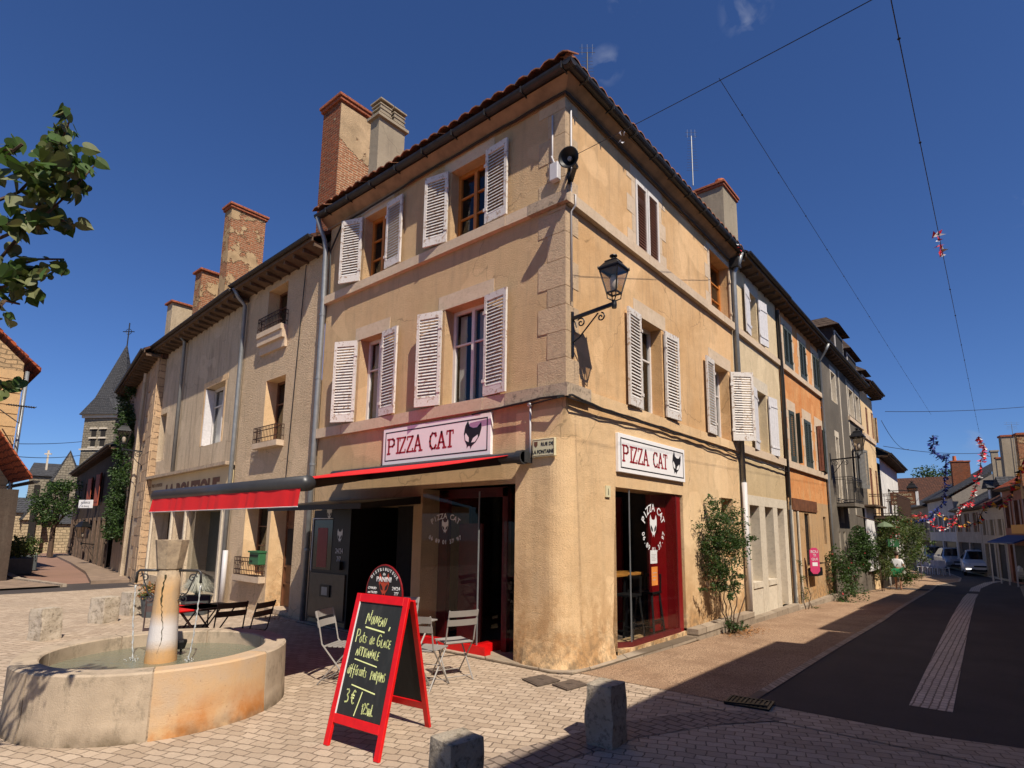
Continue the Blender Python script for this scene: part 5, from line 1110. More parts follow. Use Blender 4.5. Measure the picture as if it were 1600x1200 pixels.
y-=.155; strokes(m,'P',FFa,.105,y,.10,.010,.0035,.7,.1); strokes(m,'ots',FFa,.15,y,.08,.009,.0035,.8,.12,jit=.06); strokes(m,'de',FFa,.275,y,.08,.009,.0035,.8,.12,jit=.05); strokes(m,'G',FFa,.365,y-.01,.095,.010,.0035,.85,.1); strokes(m,'LACE',FFa,.418,y-.01,.058,.0085,.0035,.75,.15,jit=.08)
y-=.10; strokes(m,'ARTISANALE',FFa,.14,y,.062,.0085,.0035,.68,.16,jit=.08,tilt=-.04)
m.poly([FFa.P(a,b,.0035) for a,b in ((.14,y-.03),(.42,y-.06),(.42,y-.069),(.14,y-.039))])
y-=.15; strokes(m,'diff\u00e9rents',FFa,.085,y,.075,.0078,.0035,.64,.11,jit=.05,tilt=-.02); strokes(m,'PARfUMS',FFa,.372,y-.01,.06,.0085,.0035,.62,.11,jit=.08,tilt=-.02)
m.poly([FFa.P(a,b,.0035) for a,b in ((.17,y-.075),(.46,y-.105),(.46,y-.115),(.17,y-.084))])
y-=.235; strokes(m,'3',FFa,.13,y+.02,.10,.012,.0035,.9,.1); strokes(m,'\u20ac',FFa,.20,y+.02,.10,.012,.0035,.8,.1); strokes(m,'/',FFa,.27,y-.02,.11,.010,.0035,.8,.1); strokes(m,'125mL',FFa,.345,y-.03,.075,.009,.0035,.7,.12,jit=.05)
m.build('chalk_writing','chalk',bd)
c=(TA0+TA1)/2; Ft=Fr(c,du,V((du.y,-du.x,0))); m=MB(); n=16; rr_=.225; ns=[Ft.P(-rr_,-.02)]+[Ft.P(-rr_*math.cos(math.pi*i/n),.0+.255*math.sin(math.pi*i/n)) for i in range(n+1)]+[Ft.P(rr_,-.02)]
ar=MB().prism(ns,Ft.N*-.012).build('round_sign','sign_black',cb); m=MB(); m.tube([p-Ft.N*.006 for p in ns],.008,5,closed=True); m.build('rim','red_panel',ar)
m=MB(); catface(m,Ft,.0,.085,.105,.002,sx=1.0); m.build('emblem',['brick_orange','sign_black'],ar) if False else None
M['sign_orange']=plain('orange_red_print',(.42,.05,.02),.6,var=.1); m.build('emblem',['sign_orange','sign_black'],ar)
m=MB(); arctext(m,'DISTRIBUTEUR',Ft,0,.005,.215,rad(137),rad(43),.036,.002); m.build('lettering','chalk_white',ar)
text(ar,'lettering','de',Ft,0,.168,.032,'chalk_white',.003,'CENTER'); text(ar,'lettering','PANINI',Ft,0,.115,.058,'chalk_white',.004,'CENTER',bold=.001); text(ar,'lettering','CHAUD',Ft,-.145,.045,.03,'chalk_white',.003,'CENTER'); text(ar,'lettering','ou FROID',Ft,-.14,.01,.028,'chalk_white',.003,'CENTER'); text(ar,'lettering','24/24',Ft,.15,.05,.042,'chalk_white',.003,'CENTER'); text(ar,'lettering','7/7',Ft,.155,.008,.042,'chalk_white',.003,'CENTER')
# ------------------------------------------------------------------ bistro chairs
def bistro_chair(label,mt,loc,rz,wide=.40,group=None):
    t=thing('bistro_chair',label,'chair',loc,group,rz); t.scale=(.93,.93,.93); w=wide/2
    # local: faces +y, back at -y
    m=MB()
    for i in range(6): y=-.16+i*.066; m.box((0,y,.445-.0*i),(wide-.03,.045,.014))
    bevel(m.build('seat','%s'%mt,t,local=True),.004)
    for z in (.66,.77): 
        m=MB(); n=6
        for i in range(n):
            x0=-w+wide*i/n; x1=-w+wide*(i+1)/n; f=lambda x:-.235-(z-.66)*.30-.02*(1-(x/w)**2); m.hexa([V((x0,f(x0),z)),V((x1,f(x1),z)),V((x1,f(x1)-.012,z)),V((x0,f(x0)-.012,z)),V((x0,f(x0)-.02,z+.075)),V((x1,f(x1)-.02,z+.075)),V((x1,f(x1)-.032,z+.075)),V((x0,f(x0)-.032,z+.075))])
        m.build('back_slat',mt,t,local=True)
    for s in (-1,1):
        x=s*(w-.012)
        m=MB(); m.tube([(x,-.29,.85),(x,-.235,.66),(x,-.19,.47),(x,.0,.26),(x,.24,.0)],.0095,6); m.build('back_leg',mt,t,local=True)
        x=s*(w-.032); m=MB(); m.tube([(x,.17,.44),(x,.0,.26),(x,-.24,.0)],.0095,6); m.build('front_leg',mt,t,local=True)
    m=MB()
    for y,z in ((.19,.05),(-.19,.05),(0,.26)): m.tube([(-w+.02,y,z),(w-.02,y,z)],.006,5)
    for y in (-.17,.18): m.tube([(-w+.02,y,.437),(w-.02,y,.437)],.007,5)
    m.build('stretcher',mt,t,local=True); return t
g1_='folding bistro chairs painted grey beside the A-board'
ch=bistro_chair('grey folding bistro chair standing to the left of the A-board','grey_steel',G(520,1070)+V((0,.12,0)),rad(-62),group=g1_)
kids(ch)
dup(ch,V((-2.05,-.93,0)),rad(-150),'grey folding bistro chair half hidden behind the top left of the A-board')
dup(ch,G(700,1062)+V((-.05,.12,0)),rad(70),'grey folding bistro chair farthest right, nearest the red window base')
dup(ch,G(680,1075)+V((-.10,-.05,0)),rad(20),'grey folding bistro chair just behind the right leg of the A-board')
M['red_top']=M['red_paint']
def table(label,loc,rz,mt,leg,w=.6,d=.6,h=.71):
    t=thing('bistro_table',label,'table',loc,'small square terrace tables',rz); m=MB(); m.box((0,0,h-.008),(w,d,.016)); m.box((0,0,h-.022),(w-.04,d-.04,.014)); bevel(m.build('table_top',mt,t,local=True),.003)
    for s in (-1,1):
        m=MB(); m.tube([(s*(w/2-.05),-d/2+.04,h-.02),(s*(w/2-.05),d/2-.04,0)],.01,6); m.build('leg',leg,t,local=True); m=MB(); m.tube([(s*(w/2-.07),d/2-.04,h-.02),(s*(w/2-.07),-d/2+.04,0)],.01,6); m.build('leg',leg,t,local=True)
    m=MB(); m.tube([(-w/2+.05,0,h/2),(w/2-.05,0,h/2)],.007,5); m.build('stretcher',leg,t,local=True); return t
def onz(u,v,z): p=pix(u,v,2,z); return p
p=onz(298,948,.71); table('red square bistro table in the sun behind the fountain column',V((p.x,p.y,0)),rad(8),'red_top','brown_steel')
p=onz(333,948,.71); table('dark brown bistro table touching the red one behind the fountain',V((p.x-.15,p.y,0)),rad(8),'brown_steel','brown_steel',.5)
g2_='dark brown folding chairs on the far terrace'
p=onz(364,952,.70); bc=bistro_chair('wide dark brown folding bench between the brown table and the beige house','brown_steel',V((p.x-.25,p.y+.0,0)),rad(88),.40,g2_)
p=onz(414,938,.80); c2_=bistro_chair('dark brown folding chair nearest the beige house door','brown_steel',V((p.x-.2,p.y-.12,0)),rad(118),.40,g2_)
p=onz(300,938,.74); bistro_chair('dark brown bench back seen behind the red table','brown_steel',V((p.x+.1,p.y-.2,0)),rad(-110),.80,g2_)
p=onz(560,1000,.0); t_=table('grey bistro table hidden behind the A-board between the grey chairs',V((-1.0,-1.72,0)),rad(10),'grey_steel','grey_steel',.55,.55)
# ------------------------------------------------------------------ fountain
FC=V((-2.32,-3.63,0)); fo=thing('fountain','round stone fountain basin with a flared stone column and two iron spouts','fountain',FC)
t=NT('fountain_stone'); n=t.noise(5,6,.7); c=t.mix(t.rng(n,.3,.7),(.50,.40,.29),(.36,.285,.205)); x,y,z=t.sep()
gi=t.n.new('ShaderNodeNewGeometry'); c=t.mix(t.rng(gi.outputs['Random Per Island'],.0,1,0,.25),c,(.42,.34,.26))
c=t.mix(t.rng(t.noise(4.5,8,.8,t.scale(t.tc,(1,1,.55))),.52,.66,0,.75),c,(.14,.12,.085))
dv=t.n.new('ShaderNodeVectorMath'); dv.operation='DISTANCE'; t.l(t.tc,dv.inputs[0]); dv.inputs[1].default_value=(FC.x+1.12,FC.y-.12,.18); om=t.math('MULTIPLY',t.rng(dv.outputs['Value'],.72,.2),t.rng(t.noise(4,4),.3,.6,.4,1))
c=t.mix(t.math('MULTIPLY',t.rng(z,.14,.0,0,1),t.rng(t.noise(6,4),.4,.6,.2,.9)),c,(.12,.09,.055)); M['fountain_stone']=t.out(c,.88,t.bump(t.noise(90,4,.75),.006),spec=.2)
t=NT('orange_stained_stone'); x,y,z=t.sep(); c=t.mix(t.rng(t.noise(3,5,.6),.35,.65),(.57,.37,.195),(.50,.37,.25)); c=t.mix(t.math('MULTIPLY',t.rng(z,.36,.05),t.rng(t.noise(2.5,5,.65),.4,.62)),c,(.46,.17,.035)); c=t.mix(t.rng(t.noise(40,4,.8),.62,.7,0,.7),c,(.22,.13,.07)); c=t.mix(t.math('MULTIPLY',t.rng(z,.12,.0),t.rng(t.noise(6,4),.4,.6,.1,.7)),c,(.14,.09,.05)); M['fountain_orange']=t.out(c,.85,t.bump(t.noise(90,4,.75),.006),spec=.2)
def ringseg(m,c,ro,ri,z0,z1,a0,a1,n,bat=0.0,mi=0):
    for i in range(n):
        p=a0+(a1-a0)*i/n; q=a0+(a1-a0)*(i+1)/n; P=lambda r,a,z:c+V((r*math.cos(a),r*math.sin(a),z)); m.hexa([P(ri,p,z0),P(ro+bat,p,z0),P(ro+bat,q,z0),P(ri,q,z0),P(ri,p,z1),P(ro,p,z1),P(ro,q,z1),P(ri,q,z1)],mi)
m=MB(); segs=7
def ringblock(m,c,ro,ri,z0,z1,a0,a1,n,lip=.0):
    k=len(m.v); prof=[(ri,z0),(ro+.015,z0),(ro,z0+.2),(ro-.004,z1-.015),(ro-.02,z1),(ri+.012,z1),(ri,z1-.012)]; L_=len(prof)
    for i in range(n+1):
        a=a0+(a1-a0)*i/n
        for r,z in prof: w=.008*noise.noise(V((math.cos(a)*4,math.sin(a)*4,z*5))); m.v.append((c.x+(r+w)*math.cos(a),c.y+(r+w)*math.sin(a),z))
    for i in range(n):
        for j in range(L_): m.f.append((k+i*L_+j,k+i*L_+(j+1)%L_,k+(i+1)*L_+(j+1)%L_,k+(i+1)*L_+j)); m.mi.append(0)
    for i in (0,n): m.f.append(tuple(k+i*L_+j for j in range(L_))); m.mi.append(0)
ob=MB()
for i in range(segs): a0=rad(-73)+2*math.pi*i/segs; ringblock(ob if i==1 else m,FC,1.14,.93,-.02,.535,a0+.0055,a0+2*math.pi/segs-.0055,16)
m.build('basin','fountain_stone',fo); ob.build('stained_block','fountain_orange',fo)['label']='orange-stained block of the basin'; MB().lathe([(1.128,-.02),(1.128,.52),(.94,.52),(.94,.0)],FC,48).build('joint_core','limestone_dirty',fo); MB().lathe([(.93,.02),(.0,.02)],FC,32).build('basin_floor','limestone_dirty',fo)
t=NT('fountain_water'); gm=t.n; t.b.inputs['Base Color'].default_value=(.17,.175,.125,1); t.b.inputs['Roughness'].default_value=.06; t.b.inputs['Transmission Weight'].default_value=.0; t.b.inputs['IOR'].default_value=1.33
r1=t.bump(t.noise(13,3,.6,dist=.6),.016); wv_=t.bump(t.noise(45,2),.003,prev=r1); t.l(wv_,t.b.inputs['Normal']); M['water']=t.m
MB().lathe([(.935,.40),(.5,.40),(.0,.40)],FC,32).build('water','water',fo)
t=NT('column_stone'); x,y,z=t.sep(); n=t.noise(4,5,.65,t.scale(t.tc,(3,3,.8))); c=t.mix(t.rng(n,.35,.65),(.58,.36,.17),(.44,.31,.19)); c=t.mix(t.rng(z,1.1,1.25),c,t.mix(t.rng(t.noise(14,6,.75),.4,.6),(.40,.31,.21),(.26,.2,.14)))
wm=t.math('MULTIPLY',t.rng(z,.88,.74),t.rng(z,.5,.62)); c=t.mix(wm,c,(.62,.58,.56)); 
cv_=t.n.new('ShaderNodeVectorMath'); cv_.operation='DISTANCE'; t.l(t.scale(t.tc,(1,1,0)),cv_.inputs[0]); cv_.inputs[1].default_value=(FC.x+.04,FC.y-.11,0)
cr=t.math('MULTIPLY',t.rng(cv_.outputs['Value'],.055,.03),t.rng(t.noise(18,5),.42,.5)); c=t.mix(t.math('MULTIPLY',t.rng(z,.55,.4),.6),c,(.55,.27,.08)); M['crack_dark']=plain('column_crack',(.05,.045,.02),.95,var=.4,sc=30); M['column_stone']=t.out(c,.85,t.bump(t.noise(80,4),.005),spec=.2)
CO=MB().lathe([(.150,.05),(.140,.42),(.122,.75),(.108,1.1),(.103,1.28)],FC,14,ph=.2).build('column','column_stone',fo,smooth=True)
cp=MB().lathe([(.103,1.28),(.115,1.295),(.152,1.56),(.154,1.578),(.11,1.56),(.0,1.555)],FC,8,ph=.2).build('cup','column_stone',fo)
m=MB(); fv=V((CAM.x-FC.x,CAM.y-FC.y,0)).normalized(); sv=V((-fv.y,fv.x,0)); R=random.Random(77); P=[]
for i in range(34):
    z=1.24-.84*i/33; rr0=.150+(.103-.150)*z/1.28; a=.25+.16*math.sin(i*.22)+R.uniform(-.06,.06); P.append(FC+(fv*math.cos(a)+sv*math.sin(-a))*(rr0-.001)+V((0,0,z)))
m.tube(P,[(.009 if i<12 else .0035)*R.uniform(.4,1.3) for i in range(34)],5); m.build('crack_line','crack_dark',CO)  # dark tube added on the column face to draw its crack
d=V((1,.0,0)); dd=(ROT@V((1,0,0))); dd.z=0; dd.normalize()
for s in (-1,1):
    m=MB(); m.tube([FC+dd*(s*.09)+V((0,0,1.275)),FC+dd*(s*.295)+V((0,0,1.275)),FC+dd*(s*.32)+V((0,0,1.255)),FC+dd*(s*.325)+V((0,0,1.15))],.013,8); sp=m.build('spout','anthracite',fo,smooth=True)
    m=MB(); 
    def spiral(c,r0,turns,a0,sg): return [c+dd*(sg*(r0*(1-i/26))*math.cos(a0+turns*2*math.pi*i/24))+V((0,0,(r0*(1-i/26))*math.sin(a0+turns*2*math.pi*i/24))) for i in range(25)]
    m.tube(spiral(FC+dd*(s*.17)+V((0,0,1.0)),.05,1.4,1.6,s),.006,5); m.tube(spiral(FC+dd*(s*.24)+V((0,0,1.2)),.045,1.3,.2,s),.006,5); m.tube([FC+dd*(s*.10)+V((0,0,.97)),FC+dd*(s*.2)+V((0,0,1.06)),FC+dd*(s*.28)+V((0,0,1.26))],.007,5); m.build('scroll','anthracite',sp)
M['jet']=plain('falling_water',(.50,.52,.52),.12,var=.25,sc=60,spec=.9)
for s in (-1,1):
    R=random.Random(7+s); m=MB(); P=[]
    base=FC+dd*(s*.325)
    for i in range(30): z=1.13-.73*i/29; P.append(base+V((R.uniform(-.004,.004),R.uniform(-.004,.004),z))-dd*(s*.055*(i/29)**2))
    m.tube(P,[.0065+.003*math.sin(i*2.1) for i in range(30)],5)
    for i in range(26): c=P[-1]+V((R.gauss(0,.03),R.gauss(0,.03),abs(R.gauss(0,.018)))); m.lathe([(0,-.006),(.006,0),(0,.006)],c,5)
    m.build('water_jet','jet',fo,smooth=True)
p=pix(283,1012,2,.47); t_=thing('floodlight','small black lamp on a stalk inside the fountain basin','lamp',p-V((0,0,.2))); m=MB(); m.lathe([(.035,0),(.055,.07),(.05,.09),(0,.09)],p-V((0,0,.01)),8); m.build('head','black_iron',t_); MB().tube([p,p-V((0,0,.4))],.012,6).build('stalk','black_iron',t_)
# ------------------------------------------------------------------ stone bollards
def bollmat(nm,c1,c2,blot,amt): return stone(nm,c1,c2,blot=blot,amt=amt,sc=4,bump=.018)
M['boll_dark']=bollmat('lichen_stone_dark',(.38,.32,.235),(.52,.45,.36),(.035,.03,.02),1.0); M['boll_pale']=bollmat('lichen_stone_pale',(.58,.50,.40),(.42,.35,.26),(.10,.08,.055),1.0)
def bollard(label,loc,mt,rz,w=.27,h=.49,d=None,seed=1,tilt=0,tap=.97):
    d=d or w; m=MB(); n=5; N=8; R=V((seed*3.1,seed*1.7,0)); P=[]
    def q(x,y,z):
        v=V((x*w/2,y*d/2,z*h)); 
        k=1-(1-tap)*z; v.x*=k; v.y*=k
        e=.06; cx=max(abs(x)-(1-e*2),0); 
        if abs(x)>.95 and abs(y)>.95: v.x*=.975; v.y*=.975
        if z>.985 and (abs(x)>.9 or abs(y)>.9): v.z-=.006; v.x*=.99; v.y*=.99
        v+=V((noise.noise(v*6+R),noise.noise(v*6+R+V((9,0,0))),noise.noise(v*5+R+V((0,9,0)))*.7))*.016; v.x+=tilt*v.z; return v
    k=5
    def face(f):
        for i in range(10):
            for j in range(10):
                a=[f(-1+2*(i+s)/10,-1+2*(j+t)/10) for s,t in ((0,0),(1,0),(1,1),(0,1))]; m.poly([q(*p) for p in a])
    face(lambda a,b:(a,-1,(b+1)/2)); face(lambda a,b:(a,1,(b+1)/2)); face(lambda a,b:(-1,a,(b+1)/2)); face(lambda a,b:(1,a,(b+1)/2)); face(lambda a,b:(a,b,1))
    o=m.build('stone_bollard',mt,None,smooth=False); o.location=V(loc)-V((0,0,.03)); o.rotation_euler=(0,0,rz)
    e=o.modifiers.new('weld','WELD'); e.merge_threshold=.0008
    tag(o,label,'bollard','square stone bollards round the square'); return o
bollard('dark lichen-stained stone bollard at the edge of the big shadow near the corner',(1.57,-1.66,0),'boll_dark',rad(4),.25,.50,.27,1)
bollard('grey mottled stone bollard cut by the bottom edge, right of the A-board',(1.545,-3.335,0),'boll_dark',rad(-10),.25,.50,.25,2)
bollard('tall leaning pale stone bollard nearest the left edge, behind the fountain',G(60,1003)+V((-.18,.10,0)),'boll_pale',rad(20),.31,.50,.3,3,-.05)
bollard('pale stone bollard in the middle of the three behind the fountain',G(152,975)+V((-.15,.12,0)),'boll_pale',rad(25),.34,.48,.32,4,.02)
bollard('pale stone bollard nearest the boutique planter, behind the fountain column',G(198,962)+V((-.1,.12,0)),'boll_pale',rad(15),.34,.47,.32,5)
# ------------------------------------------------------------------ lanterns
def lantern(label,loc,arm,rz,big=1.0,ext=.66,group=None,col='black_iron'):
    "local: wall at x=0, arm along +x"
    t=thing('street_lantern',label,'street lamp',loc,group,rz); s=big
    m=MB(); m.box((.012,0,-.22),(.024,.05,.78*s)); m.build('wall_plate',col,t,local=True)
    m=MB(); m.bar((.02,0,.0),(ext,0,.05),.032,.045); m.tube([(.02,0,-.42*s),(.12,0,-.36*s),(.26,0,-.20*s),(.42,0,-.02*s)],.011,6)
    sp=lambda cx,cz,r,a0,tn:[(cx+r*(1-i/24)*math.cos(a0+tn*i/20*2*math.pi),0,cz+r*(1-i/24)*math.sin(a0+tn*i/20*2*math.pi)) for i in range(21)]
    m.tube(sp(.15,-.11*s,.085*s,2.4,-1.3),.010,6); m.tube(sp(.46,-.10*s,.075*s,1.4,-1.3),.010,6); m.tube([(.03,0,-.03),(.06,0,-.08*s),(.08,0,-.17*s)],.01,6); m.build('bracket',col,t,local=True)
    X=ext+.02; m=MB(); m.lathe([(.03,-.04),(.035,.0),(.03,.06),(.02,.07)],(X,0,.03),10); hb=.085*s; ht=.165*s; z0=.20*s+.03; z1=.58*s+.03
    for a,b in ((-1,-1),(1,-1),(1,1),(-1,1)):
        m.bar((X+a*hb,b*hb,z0),(X+a*ht,b*ht,z1),.016); m.tube([(X,0,.08),(X+a*hb*.9,b*hb*.9,.11*s+.03),(X+a*hb,b*hb,z0)],.008,5); m.lathe([(.0,0),(.012,.01),(0,.045)],(X+a*(ht+.012),b*(ht+.012),z1+.02),5)
    for h,z in ((hb,z0),(ht,z1)):
        for a,b,c,d in ((-1,-1,1,-1),(1,-1,1,1),(1,1,-1,1),(-1,1,-1,-1)): m.bar((X+a*h,b*h,z),(X+c*h,d*h,z),.018)
    m.build('frame',col,t,local=True)
    m=MB(); r=math.sqrt(2)
    m.lathe([((ht+.02)*r,z1+.01),((ht+.015)*r,z1+.03),(ht*.62*r,z1+.14*s),(ht*.66*r,z1+.15*s),(ht*.60*r,z1+.165*s),(ht*.25*r,z1+.20*s)],(X,0,0),4,ph=math.pi/4); m.lathe([(.05*s,z1+.19*s),(.04*s,z1+.21*s),(.03*s,z1+.225*s),(.065*s,z1+.245*s),(.062*s,z1+.262*s),(0,z1+.27*s)],(X,0,0),12); m.build('cap',col,t,local=True)
    m=MB(); g=[]
    for a,b,c,d in ((-1,-1,1,-1),(1,-1,1,1),(1,1,-1,1),(-1,1,-1,-1)): m.poly([(X+a*hb,b*hb,z0),(X+c*hb,d*hb,z0),(X+c*ht,d*ht,z1),(X+a*ht,b*ht,z1)])
    m.build('glass','lamp_glass',t,local=True); MB().lathe([(.02,0),(.05,.06),(.055,.16),(.03,.22),(0,.23)],(X,0,z0+.02),12).build('bulb','bulb',t,local=True,smooth=True)
    return t
lg='wall lanterns of the same pattern'
lantern('big black wall lantern on a scrolled bracket close to the ochre corner',(0,.137,4.52),1,0,.80,.64,lg)
q=FR.px(1299,720); u,z=15.0,4.05
lantern('black wall lantern on the grey house, above its small balcony',(0,FR.px(1297,719)[0],FR.px(1297,719)[1]),1,0,1.15,.85,lg)
p=Fw_.P(4.0,0); u,z=Fw_.px(1396,787)
lantern('black wall lantern on the white house at the bend',Fw_.P(u,z),1,0,1.35,.9,lg)
u,z=FS.px(214,738); u,z=FS.px(224,706); lantern('black wall lantern on the quoined stone house beside the ivy',FS.P(u,z),1,rad(-112),1.05,.55,lg); 
u,z=FD.px(146,880); u,z=FD.px(150,842); lantern('small black wall lantern on the dark row near the red shutters',FD.P(u,FD.px(150,858)[1]+.2),1,rad(-70),1.3,.6,lg)
# ------------------------------------------------------------------ loudspeaker on the corner
t=thing('loudspeaker','black horn loudspeaker on an iron bracket high on the corner','loudspeaker',(.05,-.02,6.7))
p=pix(891,249,1,-.30); d=V((.25,-.9,-.18)).normalized(); q=V((0,0,1)).rotation_difference(d)
m=MB(); m.lathe([(.03,-.26),(.04,-.12),(.06,-.05),(.135,.06),(.14,.075),(.125,.07),(.05,-.03),(.0,-.04)],(0,0,0),20)
m.v=[tuple(p+q@V(v)) for v in m.v]; m.build('horn','black_iron',t,smooth=True); m=MB(); m.lathe([(.0,-.01),(.03,-.005),(.03,.03),(.0,.04)],(0,0,0),12); m.v=[tuple(p+q@V(v)) for v in m.v]; m.build('driver_cap','grey_steel',t)
b_=V((.02,.06,p.z+.14)); m=MB(); m.bar(b_,p-d*.12+V((0,0,.14)),.03); m.bar(p-d*.12+V((0,0,.15)),p-d*.14,.02); m.bar(V((.01,.06,p.z-.05)),V((.01,.06,p.z+.22)),.04); m.bar(p-d*.2,V((.02,.10,p.z+.02)),.06); m.build('bracket','black_iron',t)
# ------------------------------------------------------------------ plants on the pavement
def climber(name,label,stems,clumps,n,size,seed,mats=('leaf_a','leaf_b'),group=None,flowers=0,stemr=.014):
    "stems: list of point lists; clumps: (centre, radius)"
    c=V(stems[0][0]); t=thing(name,label,'plant',c,group); R=random.Random(seed); m=MB()
    for s in stems:
        P=[V(p) for p in s]; out=[]
        for a,b in zip(P,P[1:]):
            for i in range(5): q=a.lerp(b,i/5); out.append(q+V((R.uniform(-.02,.02),R.uniform(-.02,.02),0)))
        out.append(P[-1]); m.tube(out,[stemr*(1-.6*i/len(out)) for i in range(len(out))],5)
    for ce,r in clumps:
        for i in range(int(4+r*14)):
            d=V((R.gauss(0,1),R.gauss(0,1),R.gauss(.1,1))).normalized(); m.tube([V(ce),V(ce)+d*r*.6+V((0,0,.03)),V(ce)+d*r*1.08],[.006,.004,.002],3)
    m.build('stem','bark',t); m=MB(); tot=sum(r*r for _,r in clumps)
    for i,(ce,r) in enumerate(clumps):
        k=int(n*r*r/tot); sub=[V(ce)+V((R.gauss(0,.5),R.gauss(0,.5),R.gauss(0,.5)))*r for _ in range(max(4,int(k/26)))]
        leaves(m,sub,r*.42,k,size,seed*7+i,mi=0)
    m.build('foliage',[mats[0],mats[1],mats[0]] if True else mats,t)
    if flowers:
        m=MB(); 
        for i in range(flowers): ce,r=R.choice(clumps); q=V(ce)+V((R.gauss(0,1),R.gauss(0,1),R.gauss(0,1))).normalized()*r*.9; m.lathe([(.0,-.02),(.025,0),(0,.02)],q,5)
        m.build('flower','flower',t)
    return t
W1=lambda u,v,d=.25:pix(u,v,0,d)
b=G(1140,985); b=V((.30,4.75,-.1))
climber('climbing_shrub','tall climbing shrub on bare twisted stems against the cream wall, nearest the shop',
 [[(.28,4.7,-.1),(.25,4.6,.5),(.25,4.75,1.2),(.3,4.9,1.7)],[(.30,4.8,-.1),(.22,4.9,.5),(.28,5.0,1.1),(.3,5.0,1.8)],[(.32,4.75,-.1),(.35,4.95,.5),(.3,4.7,1.0),(.2,4.6,1.5)],[(.33,4.8,-.1),(.4,5.2,.45),(.4,5.35,.9)],[(.28,4.7,-.1),(.22,4.5,.35),(.2,4.42,.8)]],
 [(W1(1128,838,.3),.36),(W1(1118,815,.3),.26),(W1(1140,812,.3),.26),(W1(1112,850,.25),.24),(W1(1125,870,.3),.34),(W1(1142,852,.35),.26),(W1(1120,795,.2),.16),(W1(1112,780,.15),.10),(W1(1158,846,.5),.18),(W1(1172,843,.6),.09),(W1(1122,895,.3),.24),(W1(1128,915,.3),.16),(W1(1146,915,.4),.17),(W1(1152,900,.4),.13),(W1(1106,917,.25),.09),(W1(1140,935,.45),.10)],8500,.046,11,('leaf_a','leaf_b'))
climber('climbing_shrub','low dark tuft of leaves at the foot of the tall climbing shrub',[[(.3,4.6,-.12),(.32,4.6,.05)]],[(V((.34,4.55,.0)),.15),(V((.33,4.8,-.02)),.13),(V((.36,5.15,-.02)),.12)],420,.05,12,('leaf_b','leaf_a'))
m=MB(); R=random.Random(3)
for i in range(420):
    p=V((R.gauss(.45,.12),R.gauss(5.0,.35),0)); p.z=zt(p.x,p.y)+.012+R.random()*.025; a=R.random()*6.3; s=R.uniform(.02,.045); d=V((math.cos(a),math.sin(a),R.uniform(-.3,.5)))*s; e=V((-math.sin(a),math.cos(a),R.uniform(-.3,.3)))*s*.5; m.poly([p,p+d*.5+e,p+d,p+d*.5-e])
o=m.build('fallen_leaves','dry_leaf'); tag(o,'dry orange leaves blown together at the foot of the climbing shrub','leaves',kind='stuff')
m=MB()
for i in range(240):
    p=V((R.gauss(-6.9,.45),R.gauss(-.28,.10),.012+R.random()*.02)); a=R.random()*6.3; s=R.uniform(.02,.04); d=V((math.cos(a),math.sin(a),R.uniform(-.3,.5)))*s; e=V((-math.sin(a),math.cos(a),0))*s*.5; m.poly([p,p+d*.5+e,p+d,p+d*.5-e])
tag(m.build('fallen_leaves','dry_leaf'),'dry brown leaves along the foot of the beige house','leaves',kind='stuff')
climber('climbing_shrub','thin dry creeper between the cream and the orange house',[[(.25,10.1,-.3),(.2,10.15,.3),(.12,10.2,1.0)],[(.25,10.2,-.3),(.3,10.5,.1),(.2,10.4,.6)]],[(V((.2,10.2,.5)),.14),(V((.2,10.3,.1)),.16),(V((.3,10.6,-.25)),.2),(V((.15,10.15,.95)),.10)],380,.04,13,('leaf_y','leaf_b'))
def Wd(u,v,d): return pix(u,v,0,d)
climber('climbing_rose','rose bush at the foot of the grey house, leaning on the downpipe',[[(.3,16.0,-.45),(.3,15.8,.5),(.2,15.4,1.2)],[(.3,16.1,-.45),(.4,16.6,.3)]],[(Wd(1309,878,.3),.38),(Wd(1318,890,.35),.36),(Wd(1308,895,.3),.3),(Wd(1327,917,.5),.42),(Wd(1320,925,.5),.34),(Wd(1303,872,.25),.22),(Wd(1325,900,.4),.3)],2600,.075,14,('leaf_a','leaf_b'),flowers=8)
climber('climbing_rose','tall bushy climbing rose on thin stems in front of the white shop blind',[[(.4,21.2,-.6),(.4,21.0,.4),(.35,21.0,1.4)],[(.45,21.3,-.6),(.5,21.6,.3),(.4,21.4,1.2)],[(.4,21.2,-.6),(.5,20.7,.0),(.5,20.5,.5)]],[(Wd(1346,835,.4),.28),(Wd(1342,848,.4),.3),(Wd(1354,852,.5),.32),(Wd(1348,866,.5),.34),(Wd(1342,872,.4),.28),(Wd(1356,872,.5),.24),(Wd(1340,885,.4),.2),(Wd(1352,885,.4),.18),(Wd(1341,826,.3),.2)],4200,.085,15,('leaf_a','leaf_b'),flowers=6)
climber('shopfront_plant','olive green potted bush standing right of the white shop blind',[[(.25,24.8,-.75),(.25,24.8,1.2)]],[(Wd(1372,848,.2),.34),(Wd(1378,862,.25),.42),(Wd(1371,875,.25),.36),(Wd(1382,880,.25),.42),(Wd(1375,895,.25),.36),(Wd(1388,895,.25),.3),(Wd(1388,862,.25),.36)],3300,.09,16,('leaf_y','leaf_b'))
climber('flower_basket','mass of flowering plants hanging under the iron balcony',[[(1.0,27.0,2.3),(1.0,27,1.6)]],[(Wd(1396,822,1.0),.45),(Wd(1404,822,1.0),.45),(Wd(1390,826,1.0),.4),(Wd(1410,826,1.0),.4),(Wd(1400,832,1.0),.35)],2400,.09,17,('leaf_y','leaf_a'),flowers=40)
